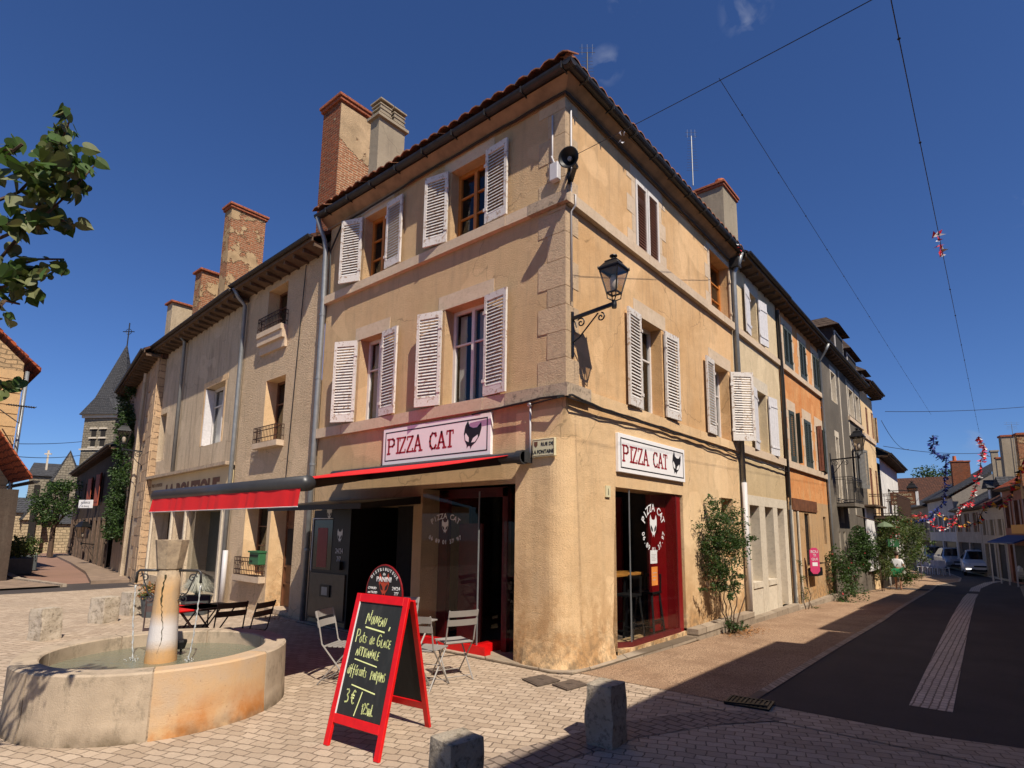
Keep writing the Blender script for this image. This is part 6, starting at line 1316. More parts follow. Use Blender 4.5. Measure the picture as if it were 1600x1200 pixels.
climber('shopfront_plant','bright green vine tree covering the white house beyond the balcony',[[(.7,33,-.85),(.7,33,1.5)]],[(Wd(1420,830,.8),.7),(Wd(1428,838,.8),.6),(Wd(1418,850,.8),.7),(Wd(1425,865,.8),.7),(Wd(1416,878,.8),.6),(Wd(1434,848,.9),.4),(Wd(1416,815,.7),.5),(Wd(1410,895,.9),.4)],4200,.11,18,('leaf_y','leaf_a'))
climber('potted_plant','low potted flowers standing beside the walking person',[[(.3,29.5,-.8),(.3,29.5,-.3)]],[(Wd(1424,900,.3),.30),(Wd(1432,902,.35),.28),(Wd(1418,902,.3),.25)],900,.08,19,('leaf_a','leaf_b'),flowers=14)
t_=thing('open_sign','small green sign with pale arrow among the plants','sign',(1.2,28,1)); p=Wd(1396,848,.8); Fq=Fr(p,(1,.3,0),(.3,-1,0)); MB().fbox(Fq,-.20,.20,-.17,.17,0,.03).build('board','green_box',t_)
m=MB(); strokes(m,'S',Fq,-.10,-.12,.24,.04,.033,1.0); m.build('lettering','chalk_white',t_); MB().bar(p+V((0,.05,.25)),p+V((0,.05,.9)),.03).build('hanger','black_iron',t_)
M['green_canvas']=plain('green_parasol',(.12,.16,.09),.8,var=.1); t_=thing('parasol','faded green parasol half hidden under the balcony','parasol',(1.2,25.5,-.7)); p=Wd(1382,818,.9); MB().lathe([(.30,-.12),(.2,-.02),(.0,.08)],p,8).build('canopy','green_canvas',t_); MB().tube([p,V((p.x-.9,p.y,p.z+.3))],.02,6).build('pole','bark',t_)
# ivy on the stone house
t_=thing('ivy','dense dark ivy climbing the stone house next to the lantern','ivy',FS.P(1.0,0,.1)); m=MB(); R=random.Random(4); pts=[]
for i in range(230):
    v=R.uniform(595,835); k=(v-595)/240; u=R.uniform(180-18*min(1,k*1.6),207-10*k) if v<760 else R.uniform(166,190); uu_,zz_=FS.px(u,v,.15)
    if -.1<uu_<8.2: pts.append(FS.P(uu_,zz_,.12))
leaves(m,pts,.30,14000,.11,21,mi=0); m.build('foliage',['leaf_b','leaf_a','leaf_b'],t_); MB().tube([FS.P(3.2,.0,.06),FS.P(3.3,2,.08),FS.P(2.8,4,.08)],.05,6).build('stem','bark',t_)
# planters behind the fountain
M['planter']=plain('grey_planter',(.075,.085,.09),.6,var=.15)
t_=thing('planter','dark grey pot with orange-leaved plant left of the fountain column','planter',G(222,965)); c=G(222,965)+V((0,.15,0)); MB().lathe([(.15,0),(.21,.38),(.22,.40),(.18,.40),(.17,.34),(0,.34)],c,16).build('pot','planter',t_); m=MB(); leaves(m,[c+V((x*.1,y*.1,.48)) for x in (-1,0,1) for y in (-1,0,1)],.16,500,.07,31,mi=0); m.build('foliage',['dry_leaf','leaf_y','dry_leaf'],t_)
p=G(283,962)+V((0,.25,0)); t_=thing('planter','dark grey pot with a silvery grass right of the fountain column','planter',p); MB().lathe([(.22,0),(.28,.34),(.29,.36),(.24,.36),(0,.32)],p,16).build('pot','planter',t_); m=MB(); R=random.Random(8); M['silver_grass']=plain('silver_grass',(.36,.36,.30),.8,var=.15)
for i in range(900): a=R.random()*6.3; r=R.uniform(.1,.42); h=R.uniform(.1,.36)*(1.1-r); q0=p+V((0,0,.36)); q1=q0+V((math.cos(a)*r*.5,math.sin(a)*r*.5,h+.1)); q2=q0+V((math.cos(a)*r,math.sin(a)*r,h*.5)); w=V((-math.sin(a),math.cos(a),0))*.004; m.poly([q0-w,q0+w,q1+w,q1-w]); m.poly([q1-w,q1+w,q2])
m.build('foliage','silver_grass',t_)
m=MB()
# ------------------------------------------------------------------ walking person
def person():
    p=G(1405,921); t=thing('person','person in white shirt and green shorts walking away with a pale shoulder bag','person',p); s=1.0
    J={'pel':(0,0,.82),'ch':(0,.02,1.10),'nk':(0,.04,1.30),'hd0':(0,.07,1.40),'hd':(0,.07,1.50),'sl':(-.17,.02,1.22),'el':(-.24,-.02,.98),'wl':(-.22,.08,.78),'hl':(-.22,.11,.70),'sr':(.17,.02,1.22),'er':(.24,.0,.98),'wr':(.20,.10,.84),'hr':(.19,.13,.78),
    'hpl':(-.09,0,.78),'kl':(-.10,.10,.44),'al':(-.09,.0,.07),'tl':(-.10,.13,.03),'hpr':(.09,0,.78),'kr':(.10,-.02,.43),'ar':(.09,-.16,.08),'tr':(.10,-.04,.02)}
    E_=[('pel','ch'),('ch','nk'),('nk','hd0'),('hd0','hd'),('ch','sl'),('sl','el'),('el','wl'),('wl','hl'),('ch','sr'),('sr','er'),('er','wr'),('wr','hr'),('pel','hpl'),('hpl','kl'),('kl','al'),('al','tl'),('pel','hpr'),('hpr','kr'),('kr','ar'),('ar','tr')]
    Rr={'pel':.13,'ch':.14,'nk':.055,'hd0':.075,'hd':.085,'sl':.055,'sr':.055,'el':.04,'er':.04,'wl':.027,'wr':.027,'hl':.03,'hr':.03,'hpl':.085,'hpr':.085,'kl':.055,'kr':.055,'al':.035,'ar':.035,'tl':.03,'tr':.03}
    def skin(nm,keys,edges,scale,mat,par,root):
        ks=list(keys); me=bpy.data.meshes.new(nm); me.from_pydata([J[k] for k in ks],[(ks.index(a),ks.index(b)) for a,b in edges],[]); o=bpy.data.objects.new(nm,me); COL.objects.link(o); o.parent=par
        md=o.modifiers.new('skin','SKIN'); md.use_smooth_shade=True
        for i,k in enumerate(ks): me.skin_vertices[0].data[i].radius=(Rr[k]*scale,)*2; me.skin_vertices[0].data[i].use_root=(k==root)
        s=o.modifiers.new('sub','SUBSURF'); s.levels=1; s.render_levels=2; me.materials.append(M[mat]); return o
    M['skin']=plain('skin',(.42,.22,.14),.6,var=.08); M['hair']=plain('dark_hair',(.05,.035,.025),.8); M['shirt']=plain('white_shirt',(.62,.62,.64),.9,var=.08); M['shorts']=plain('green_shorts',(.01,.16,.06),.9,var=.15)
    b=skin('body',J.keys(),E_,1,'skin',t,'pel')
    J2=dict(J); J['el']=(-.215,-.01,1.06); J['er']=(.215,0,1.06)
    skin('shirt',['pel','ch','nk','sl','el','sr','er'],[('pel','ch'),('ch','nk'),('ch','sl'),('sl','el'),('ch','sr'),('sr','er')],1.28,'shirt',b,'ch')
    J['el'],J['er']=J2['el'],J2['er']; J['kl']=(-.10,.08,.50); J['kr']=(.10,-.0,.50); skin('shorts',['pel','hpl','kl','hpr','kr'],[('pel','hpl'),('hpl','kl'),('pel','hpr'),('hpr','kr')],1.55,'shorts',b,'pel')
    m=MB(); m.lathe([(0,-.06),(.07,-.05),(.098,.02),(.085,.09),(.0,.12)],V((0,.055,1.50)),14); o=m.build('hair','hair',b,smooth=True,local=True)
    m=MB(); m.hexa([(.17,-.06,.66),(.25,-.05,.66),(.25,.28,.66),(.17,.27,.66),(.18,-.02,1.0),(.22,-.02,1.0),(.22,.20,1.0),(.18,.20,1.0)]); M['bag']=plain('pale_bag',(.5,.5,.42),.9); bg=thing('shoulder_bag','pale cloth bag hanging from the shoulder of the walking person','bag',p,rz=0); m.build('bag_body','bag',bg,local=True); m=MB(); m.tube([(.20,.0,1.0),(.19,.03,1.28),(.20,.15,1.0)],.008,5); m.build('strap','bag',bg,local=True)
    return t
person()
# ------------------------------------------------------------------ cars
def car(label,loc,rz,mt,Lc=3.7,Wc=1.6,Hc=1.50,lights=True,group='cars further down the street'):
    Wc*=1.08; Hc*=1.05; t=thing('car',label,'car',loc,group,rz); hw=Wc/2
    # local: nose at -y
    st=[(-1.85,.36,.60,.60,.70),(-1.75,.24,.74,.80,.80),(-1.2,.22,.86,.96,.78),(-.95,.22,.90,1.0,.78),(-.35,.22,.93,Hc-.06,.62),(.2,.22,.94,Hc,.62),(1.1,.22,.95,Hc-.03,.62),(1.65,.24,.96,1.05,.72),(1.85,.34,.80,.85,.76)]
    m=MB(); k=0; rings=[]
    for y,zb,zw,zt_,tw in st:
        y=y*Lc/3.7; w=hw*(.9 if abs(y)>1.7 else 1); r=[(-w*.96,y,zb),(-w,y,zb+.2),(-w,y,zw-.1),(-w*.95,y,zw),(-hw*tw*1.06 if zt_>1.1 else -w*.85,y,zt_-.05 if zt_>1.1 else zt_-.02),(-hw*tw*.8,y,zt_),(hw*tw*.8,y,zt_),(hw*tw*1.06 if zt_>1.1 else w*.85,y,zt_-.05 if zt_>1.1 else zt_-.02),(w*.95,y,zw),(w,y,zw-.1),(w,y,zb+.2),(w*.96,y,zb)]
        rings.append(len(m.v)); m.v+=r
    n=12
    for a,b in zip(rings,rings[1:]):
        for j in range(n): m.f.append((a+j,a+(j+1)%n,b+(j+1)%n,b+j)); m.mi.append(0)
    m.f.append(tuple(rings[0]+j for j in range(n))); m.mi.append(0); m.f.append(tuple(rings[-1]+j for j in range(n))); m.mi.append(0)
    bo=m.build('body',mt,t,local=True,smooth=False); bevel(bo,.03,2)
    s=Lc/3.7; m=MB(); m.poly([(-hw*.80,-.985*s,1.0),(hw*.80,-.985*s,1.0),(hw*.60,-.42*s,Hc-.09),(-hw*.60,-.42*s,Hc-.09)]); m.build('windscreen','car_glass',t,local=True)
    for sx in (-1,1):
        x=sx*(hw*.985); x2=sx*(hw*.69); m=MB(); m.poly([(x,-.75*s,.99),(x,1.35*s,1.0),(x2,1.15*s,Hc-.12),(x2,-.28*s,Hc-.12)]); m.build('side_window','car_glass',t,local=True)
        m=MB(); m.hexa([(sx*hw*.50,-1.83*s,.62),(sx*hw*.90,-1.70*s,.62),(sx*hw*.92,-1.55*s,.64),(sx*hw*.5,-1.7*s,.64),(sx*hw*.55,-1.80*s,.76),(sx*hw*.90,-1.66*s,.78),(sx*hw*.92,-1.5*s,.80),(sx*hw*.5,-1.6*s,.8)]); m.build('headlight','lamp_lens',t,local=True)
        m=MB(); m.box((sx*hw*.66,-1.862*s,.44),(.26,.03,.06)); m.build('fog_light','lamp_lit' if lights else 'lamp_lens',t,local=True); m=MB(); m.box((sx*(hw+.10),-.72*s,1.02),(.16,.10,.11)); bevel(m.build('mirror',mt,t,local=True),.02)
        for y in (-1.15,1.2):
            m=MB(); m.lathe([(.0,-.09),(.20,-.09),(.29,-.08),(.31,-.05),(.31,.05),(.29,.08),(.2,.09),(0,.09)],(0,0,0),18); m.v=[(sx*(hw-.12)+v[2],y*s+v[0],.31+v[1]) for v in m.v]; w=m.build('wheel','tyre',t,local=True); m=MB(); m.lathe([(0,.095),(.19,.095)],(0,0,0),12); m.v=[(sx*(hw-.12)+v[2]*sx,y*s+v[0],.31+v[1]) for v in m.v]; m.build('rim','zinc',w,local=True)
    m=MB(); m.box((0,-1.86*s,.60),(.62,.03,.09)); m.box((0,-1.86*s,.36),(1.0,.03,.14)); m.build('grille','black',t,local=True); m=MB(); m.box((0,-1.885*s,.46),(.50,.015,.10)); m.build('number_plate','paper',t,local=True); return t
M['car_white']=plain('white_car_paint',(.52,.52,.54),.25,var=.03,spec=.6); M['car_silver']=plain('silver_car_paint',(.42,.42,.44),.25,.4,var=.04,spec=.6); M['car_dark']=plain('dark_car_paint',(.03,.035,.035),.3,var=.1,spec=.6); M['car_glass']=plain('car_glass',(.012,.014,.016),.08,spec=.8); M['tyre']=plain('tyre_rubber',(.014,.014,.014),.8); M['lamp_lens']=plain('headlamp_lens',(.35,.35,.36),.1,var=.05,spec=.8)
t=NT('lit_lamp'); t.b.inputs['Emission Color'].default_value=(1,.95,.85,1); t.b.inputs['Emission Strength'].default_value=2.2; M['lamp_lit']=t.out((.8,.8,.8),.2)
def onroad(u,v,dz=0): return G(u,v)
p=G(1529,901); car('white small car with lit fog lamps driving towards the square',p+V((0,1.9,0)),rad(4),'car_white')
p=G(1487,892); car('silver hatchback parked behind the cafe chairs',p+V((0,2.4,0)),rad(14),'car_silver',lights=False)
p=G(1462,886); car('grey estate car parked farther back beyond the silver hatchback',p+V((-.3,3,0)),rad(16),'car_silver',lights=False)
p=G(1444,880); car('dark van parked farthest back on the left of the street',p+V((-.2,3,0)),rad(18),'car_dark',Hc=1.95,lights=False)
p=G(1504,888); car('dark hatchback parked behind the white car',p+V((.6,3,0)),rad(10),'car_dark',lights=False)
p=G(1606,912); car('white car cut by the right edge of the picture',p+V((.65,1.2,0)),rad(-8),'car_white',lights=False)
# stacked cafe chairs on the pavement
gch='white cafe chairs lined up on the pavement beside the cars'; M['white_plastic']=plain('white_plastic',(.55,.55,.58),.4,var=.05)
def cafe_chair(label,loc,rz):
    t=thing('cafe_chair',label,'chair',loc,gch,rz); MB().box((0,0,.44),(.42,.42,.03)).build('seat','white_plastic',t,local=True); MB().box((0,.2,.68),(.42,.03,.40)).build('backrest','white_plastic',t,local=True)
    for a in (-1,1):
        for b in (-1,1): MB().bar((a*.18,b*.18,.43),(a*.20,b*.2,0),.035).build('leg','white_plastic',t,local=True)
    return t
a=G(1440,896); b=G(1476,899); cc=cafe_chair('white cafe chair at the left end of the row beside the cars',a,.2); kids(cc); nm=['second','third','fourth','fifth','sixth']
for i in range(5): dup(cc,a.lerp(b,(i+1)/5),.2+.1*i,'white cafe chair, %s from the left in the row beside the cars'%nm[i])
# ------------------------------------------------------------------ the far side of the street
FQ=Fr((5.55,31.0,-.85),(-.245,.97,0),(-.97,-.245,0))
def farhouse(name,label,u0,u1,h,mt,rt,wins,base=0,shop='dark_cladding',pitch=.75,dep=6,oh=.3,nw=3,z1=(2.7,3.9)):
    t=thing(name,label,'building',FQ.P((u0+u1)/2,0,0)); m=MB(); ops=[]
    for i in range(nw): c=u0+(u1-u0)*(i+.5)/nw; ops.append((c-.28,c+.28,z1[0],z1[1]))
    so=[(u0+.35,(u0+u1)/2-.15,.1,2.0),((u0+u1)/2+.15,u1-.35,.1,2.0)]
    wallmb(m,FQ,u0,u1,-.8,h,ops+so,.2); m.build('wall',mt,t)
    for o in ops: w=MB().fbox(FQ,o[0],o[1],o[2],o[3],-.2,-.15).build('window','dark',t); 
    m=MB()
    for o in ops: m.fbox(FQ,o[0]-.28,o[0]-.02,o[2],o[3],.0,.04); m.fbox(FQ,o[1]+.02,o[1]+.28,o[2],o[3],.0,.04)
    m.build('shutter',wins,t)
    for o in so: MB().fbox(FQ,o[0],o[1],o[2],o[3],-.2,-.16).build('shopfront',shop,t)
    eaves(t,FQ,u0-.02,u1+.02,h,oh,'soffit_dark',False,pitch=pitch,depth=dep,rt=rt); return t
M['far_beige']=stucco('far_beige_render',(.40,.33,.25),(.46,.38,.29),grain=12,bump=.004); M['far_white']=stucco('far_white_render',(.52,.50,.46),(.58,.55,.5),grain=12,bump=.004); M['far_timber']=plain('red_brown_timber_front',(.22,.085,.05),.8,var=.3,sc=2); M['far_grey']=stucco('far_grey_render',(.25,.22,.19),(.31,.27,.22),grain=12,bump=.004)
farhouse('far_timber_house','red-brown timber-fronted shop with blue awning at the right edge',-4.5,4.1,4.9,'far_timber','tile_red','brown_wood',nw=6,pitch=.62,z1=(2.9,4.3))
h2=farhouse('far_beige_house','beige two-dormer house with big plain chimney on the far side of the street',4.15,8.7,4.15,'far_beige','tile_far','far_beige',nw=3,pitch=.62,z1=(2.5,3.4))
farhouse('far_gable_house','beige house with three narrow windows under a plain gable wall on the far side',8.75,14.9,4.1,'far_beige','slate','brown_wood',nw=3,pitch=.6)
farhouse('far_pale_house','pale tall house with dark shopfront on the far side of the street',14.95,24,5.2,'far_white','slate','far_grey',nw=5,pitch=.62,shop='black',dep=5)
farhouse('far_last_house','low grey house closing the row on the far side',24.05,33,4.9,'far_grey','slate','far_grey',nw=4,pitch=.6,dep=5)
# gable wall of the pale house standing above the lower one
ft=[o for o in bpy.data.objects if o.name=='far_pale_house'][0]; m=MB(); m.prism([FQ.P(14.92,3.9,0),FQ.P(14.92,5.2,.1),FQ.P(14.92,5.2+2.9*.62,-2.8),FQ.P(14.92,5.2+2.9*.62,-3.4),FQ.P(14.92,3,-5)],FQ.U*-.2); m.build('gable_wall','far_grey',ft)
def pchim(par,u,vt,vb,D,w,mt,cap='brick_cap',pots=0):
    r=ray(u,vt); h=math.hypot(r.x,r.y); q=CAM+r*(D/h); r=ray(u,vb); q0=CAM+r*(D/math.hypot(r.x,r.y)); c=MB().box((q.x,q.y,(q.z+q0.z-1.5)/2),(w,w*.6,q.z-q0.z+1.5),.25).build('chimney',mt,par); MB().box((q.x,q.y,q.z+.05),(w+.1,w*.6+.1,.1),.25).build('cap',cap,c)
    if pots: MB().lathe([(.14,0),(.12,.4),(.0,.4)],(q.x-.1,q.y,q.z+.1),8).build('chimney_pot','terracotta',c)
pchim(h2,1576,683,745,44,.85,'cement','brick_cap'); pchim(h2,1562,717,745,46,.4,'cement'); pchim(ft,1494,722,752,58,.75,'brick',pots=1); pchim(ft,1507,722,752,58.5,.6,'brick'); pchim(ft,1553,706,735,50,.38,'cement','cement'); pchim(h2,1599,680,730,36,.6,'brick_plaster')
def fdorm(par,u,z,w=.9,h=1.1):
    c=MB().fbox(FQ,u,u+w,z,z+h,-2.2,-.35).build('dormer','dark_cladding',par); MB().fbox(FQ,u+.2,u+w-.2,z+.15,z+h-.1,-.35,-.31).build('window','white_frame',c); m=MB(); m.prism([FQ.P(u-.2,z+h,-.1),FQ.P(u+w+.2,z+h,-.1),FQ.P(u+w/2,z+h+.5,-.1)],FQ.N*-2.2); m.build('dormer_roof','slate',c)
fdorm(h2,4.9,4.4,.8,.9); fdorm(h2,7.2,4.4,.8,.9)
t_=thing('shop_awning','small blue canvas awning over the far right shopfront','awning',FQ.P(3,2.2,0)); M['blue_canvas']=plain('blue_canvas',(.02,.045,.16),.8,var=.1); m=MB(); m.hexa([FQ.P(-.2,2.45,0),FQ.P(4.0,2.45,0),FQ.P(4.0,2.1,.9),FQ.P(-.2,2.1,.9),FQ.P(-.2,2.52,0),FQ.P(4.0,2.52,0),FQ.P(4.0,2.17,.9),FQ.P(-.2,2.17,.9)]); m.build('canvas','blue_canvas',t_); m=MB()
for u in (0,1.2,2.5,3.9): MB().bar(FQ.P(u,2.1,.85),FQ.P(u,0,.85),.07).build('post','white_frame',t_)
t_=thing('shop_fascia','yellow shop fascia above the blue awning','sign',FQ.P(-1,2.7,0)); M['yellow']=plain('yellow_sign',(.5,.22,.01),.6,var=.05); MB().fbox(FQ,.4,3.0,2.6,3.05,.0,.06).build('board','yellow',t_)
# closing houses at the end of the view
EH=thing('end_house','low house with wide brown tiled roof closing the far end of the street','building',(-8,74,-.85)); m=MB(); m.box((-8,76,2.2),(22,6,6)); m.build('wall','far_grey',EH); m=MB(); m.prism([(-20,72.4,5.2),(-20,76,8.3),(-20,79.6,5.2)],(24,0,0)); m.build('roof','tile_far',EH)
EH=thing('end_house','small grey roofed house left of the far end of the street','building',(-7,60,-.85)); m=MB(); m.box((-9.0,60,1.5),(8,10,5)); m.build('wall','far_white',EH); m=MB(); m.prism([(-13.2,54.6,4),(-9,54.6,6.2),(-4.8,54.6,4)],(0,11,0)); m.build('roof','slate',EH)
def tree(name,label,loc,h,r,n,size,seed,mats=('leaf_a','leaf_b'),tr=.15,group=None):
    t=thing(name,label,'tree',loc,group); R=random.Random(seed); L_=V(loc); m=MB(); m.tube([L_,L_+V((0,0,h*.35)),L_+V((.1,.1,h*.7))],[tr,tr*.8,tr*.3],7); cl=[]
    for i in range(16):
        a=R.random()*6.3; q=L_+V((math.cos(a)*r*R.uniform(.2,.75),math.sin(a)*r*R.uniform(.2,.75),h*R.uniform(.42,.92))); cl.append(q); m.tube([L_+V((0,0,h*.35)),q],[tr*.4,tr*.1],4)
    m.build('trunk','bark',t); m=MB(); leaves(m,cl,r*.42,n,size,seed,mi=0); m.build('crown',[mats[0],mats[1],mats[0]],t); return t
tree('far_tree','dark round tree behind the roofs at the end of the street',(-1,82,-.8),11.5,3.2,2600,.34,41,('leaf_b','leaf_a'))
tree('far_tree','wide dark tree line behind the brown roof at the end of the street',(-10,84,-.8),10.0,4.0,2600,.36,42,('leaf_b','leaf_a'))
# ------------------------------------------------------------------ right-hand houses beside and behind the viewer (they throw the street into shade)
def shade_house(label,x0,x1,y0,y1,h,mt,chims=()):
    t=thing('street_house',label,'building',(x0,(y0+y1)/2,0)); F=Fr((x0,y0,0),(0,1,0),(-1,0,0)); L=y1-y0; ops=[]; k=int(L/2)
    for i in range(k): c=L*(i+.5)/k; ops+=[(c-.4,c+.4,3.6,5.0),(c-.45,c+.45,.1,2.2)]
    m=MB(); wallmb(m,F,0,L,-1,h,ops,.25); m.build('wall',mt,t); 
    for o in ops: MB().fbox(F,o[0],o[1],o[2],o[3],-.25,-.2).build('window','dark',t)
    m=MB(); m.poly([(x0,y0,-1),(x1,y0,-1),(x1,y0,h),(x0+2,y0,h+1),(x0,y0,h)]); m.poly([(x0,y1,-1),(x1,y1,-1),(x1,y1,h),(x0+2,y1,h+1),(x0,y1,h)]); m.build('side_wall',mt,t)
    rf=eaves(t,F,0,L,h,.35,'soffit_dark',True,pitch=.45,depth=4)
    for (y,w,z) in chims: MB().box((x0+.9,y,h+z/2),(.5,w,z)).build('chimney','brick',rf)
    return t
shade_house('beige house on the right side of the street, out of the picture, nearest the square',6.2,12,-9,2.45,6.0,'far_beige',())
shade_house('taller house on the right side of the street, out of the picture',6.2,12,2.5,4.6,5.45,'far_white',((3.9,.5,1.4),))
shade_house('grey house on the right side of the street, out of the picture',6.2,12,4.65,9.5,5.75,'far_grey',((7.6,.6,1.2),))
shade_house('long house on the right side of the street, out of the picture',6.2,12,9.55,18,5.85,'far_beige',((13,.6,1.1),))
shade_house('last house on the right side before the bend, out of the picture',6.5,12,18.05,26.5,5.7,'far_white',((22,.6,1.2),))
# ------------------------------------------------------------------ left edge: stone house, timber shed, planters, church
LH=thing('left_stone_house','rubble stone house with red tiled roof at the left edge','building',(-24,-2,0)); D=27
def at(u,v,D):
    r=ray(u,v); h=math.hypot(r.x,r.y); return CAM+r*(D/h)
c=at(38,568,D); cx,cy,cz=c; 
M['gold_rubble']=rubble('golden_rubble_stone',(.55,.37,.20),(.40,.28,.16),(.24,.17,.10),.36,.16,.03,.02)
m=MB(); 
a=V((cx,cy,0)); dvw=V((-.10,-1,0)).normalized(); b_=a+dvw*6; e_=a+V((-5,.3,0))
sl_=1.0; m.poly([a+V((0,0,-.2)),b_+V((0,0,-.2)),b_+V((0,0,cz)),a.lerp(b_,.5)+V((0,0,cz+3.0)),a+V((0,0,cz))]); m.poly([a+V((0,0,-.2)),e_+V((0,0,-.2)),e_+V((0,0,cz)),a+V((0,0,cz))]); m.build('wall','gold_rubble',LH)
m=MB(); apex=a.lerp(b_,.5)+V((.25,0,cz+3.1)); ev=a+V((.25,.45,cz-.25)); bk_=V((-6,.3,0)); n=9
for i in range(n):
    p,q=ev.lerp(apex,i/n),ev.lerp(apex,(i+1)/n); m.hexa([p,p+bk_,q+bk_+V((0,0,.03)),q+V((0,0,.03)),p+V((0,0,.14)),p+bk_+V((0,0,.14)),q+bk_+V((0,0,.1)),q+V((0,0,.1))])
m.build('roof','tile_red',LH); wpipe([a+V((.12,.1,cz-.3)),a+V((.1,.08,.0))],.06,'downpipe','zinc',LH)
m=MB(); R=random.Random(6); z=0; 
while z<cz-.3: h=R.uniform(.3,.5); w=R.uniform(.5,1.0); m.hexa([a+V((.02,.02,z)),a+dvw*w+V((.03,0,z)),a+dvw*w+V((-.05,0,z)),a+V((-.05,0.02,z)),a+V((.02,.02,z+h-.03)),a+dvw*w+V((.03,0,z+h-.03)),a+dvw*w+V((-.05,0,z+h-.03)),a+V((-.05,.02,z+h-.03))]); z+=h
m.build('quoin','orange_block',LH) if 'orange_block' in M else m.build('quoin',stone('orange_block',(.62,.40,.20),(.5,.33,.17)),LH)
TS=thing('timber_lean_to','dark timber lean-to with red tiled roof in front of the left stone house','building',(-21,-2.3,0)); D2=24; c=at(30,765,D2); top=at(0,672,D2); a=V((c.x,c.y,0)); f=V((.0,-1,0))
m=MB(); m.hexa([a+V((0,0,-.1)),a+f*5+V((0,0,-.1)),a+f*5+V((-4,0,-.1)),a+V((-4,0,-.1)),a+V((0,0,c.z)),a+f*5+V((0,0,c.z)),a+f*5+V((-4,0,c.z)),a+V((-4,0,c.z))]); m.build('wall','dark_render',TS)
m=MB(); p=at(34,748,D2)+V((.3,.2,0)); q=at(0,665,D2)+V((.3,-.2,0)); q2=q+(q-p)*2
for i in range(8):
    s_,e=p.lerp(q2,i/8),p.lerp(q2,(i+1)/8); m.hexa([s_,s_+V((-4.4,0,0)),e+V((-4.4,0,.03)),e+V((0,0,.03)),s_+V((0,0,.1)),s_+V((-4.4,0,.1)),e+V((-4.4,0,.08)),e+V((0,0,.08))])
m.build('roof','tile_red',TS); m=MB(); halfpipe(m,p+V((.05,.1,-.05)),p+V((-4.4,.1,-.05)),.09); m.build('gutter','gutter',TS)
t_=thing('television_aerial','old flat aerial on the wall of the left stone house','aerial',at(30,634,26)); m=MB(); a1,a2=at(12,632,26),at(55,637,26); m.tube([a1,a2],.025,5); m.tube([a1.lerp(a2,.5),a1.lerp(a2,.5)+V((0,0,-.6)),at(0,640,26.5)],.02,5)
for i in range(12): q=a1.lerp(a2,i/11); m.tube([q+V((-.2,0,0)),q+V((.2,0,0))],.012,4)
m.build('rods','black_iron',t_)
for i,(u,v,w,lab) in enumerate(((8,885,1.3,'dark planter box with round bush at the left edge'),(34,876,.8,'dark planter box with olive shrub beside the left kerb'))):
    p=at(u,v,28 if i==0 else 30); p.z=0; t_=thing('planter',lab,'planter',p); bevel(MB().box(p+V((0,0,.3)),(w,w,.6)).build('box','planter',t_),.03); m=MB(); leaves(m,[p+V((x*w*.3,y*w*.3,.75+.3*z)) for x in (-1,0,1) for y in (-1,0,1) for z in (0,1)],.35,1500,.10,50+i,mi=0); m.build('foliage',['leaf_y','leaf_a','leaf_y'],t_)
M['worn_pave']=plain('worn_pavement',(.24,.17,.12),.95,var=.3,sc=3)
struct(strip('left_kerb','kerb',lerpline([(-16.5,-1.2),(-20,-1.6),(-26,-1.2),(-33,.2),(-40,1)],4),lerpline([(-16.5,-1.35),(-20,-1.8),(-26,-1.4),(-33,0),(-40,.8)],4),.02,.08)); struct(strip('left_pavement','worn_pave',lerpline([(-16.5,-1.36),(-20,-1.82),(-26,-1.42),(-33,-.02),(-40,.78)],4),lerpline([(-16.5,-5),(-20,-5),(-26,-5),(-33,-5),(-40,-5)],4),.06))
struct(strip('side_pavement','worn_pave',lerpline([(-17.1,-.5),(-22,.55),(-30,1.9),(-42,3.7)],4),lerpline([(-17.1,.5),(-22,1.6),(-30,3.2),(-42,5.2)],4),.02,.08))
# church
D=60; CHU=thing('church','stone church with square belfry, slate spire and low slate-roofed nave','church',at(155,850,D)); M['church_stone']=rubble('grey_church_stone',(.30,.26,.19),(.22,.19,.145),(.13,.11,.085),.4,.2,.03,.02); M['gold_church']=rubble('golden_church_stone',(.52,.40,.25),(.40,.31,.19),(.22,.17,.11),.4,.2,.03,.02)
tl,tc_,tr_=at(128,652,D),at(168,650,D),at(200,655,D+3); Z=10.9
A=[V((at(133,650,D).x,at(133,650,D).y,0)),V((at(181,650,D-2.0).x,at(181,650,D-2).y,0)),V((at(222,650,D+1.5).x,at(222,650,D+1.5).y,0))]; A.append(A[0]+(A[2]-A[1]))
m=MB(); m.hexa([p+V((0,0,-1)) for p in A]+[p+V((0,0,Z)) for p in A]); tw=m.build('tower','church_stone',CHU); ce=sum(A,V())/4
m=MB(); e1=(A[1]-A[0]); n1=V((e1.y,-e1.x,0)).normalized(); Ft_=Fr(A[0],e1,n1); Lf=e1.length
for k in (.36,.66):
    for z in (8.3,9.1): m.fbox(Ft_,Lf*k-.22,Lf*k+.22,z,z+.62,.0,.02)
m.build('belfry_opening','dark',tw); m=MB()
for k in (.36,.66):
    for z in (8.15,8.95,9.75): m.fbox(Ft_,Lf*k-.34,Lf*k+.34,z,z+.13,.0,.12)
m.fbox(Ft_,-.1,Lf+.1,8.0,8.12,0,.1); m.fbox(Ft_,-.15,Lf+.15,Z-.2,Z+.1,0,.15); m.build('louvre','pale_stone',tw)
tip=at(199,537,D); tip=V((tip.x,tip.y,tip.z)); m=MB(); oc=[]; R_o=Lf*.5
base=[p+(p-ce).normalized()*.45+V((0,0,Z+.05)) for p in A]; mid_=[]
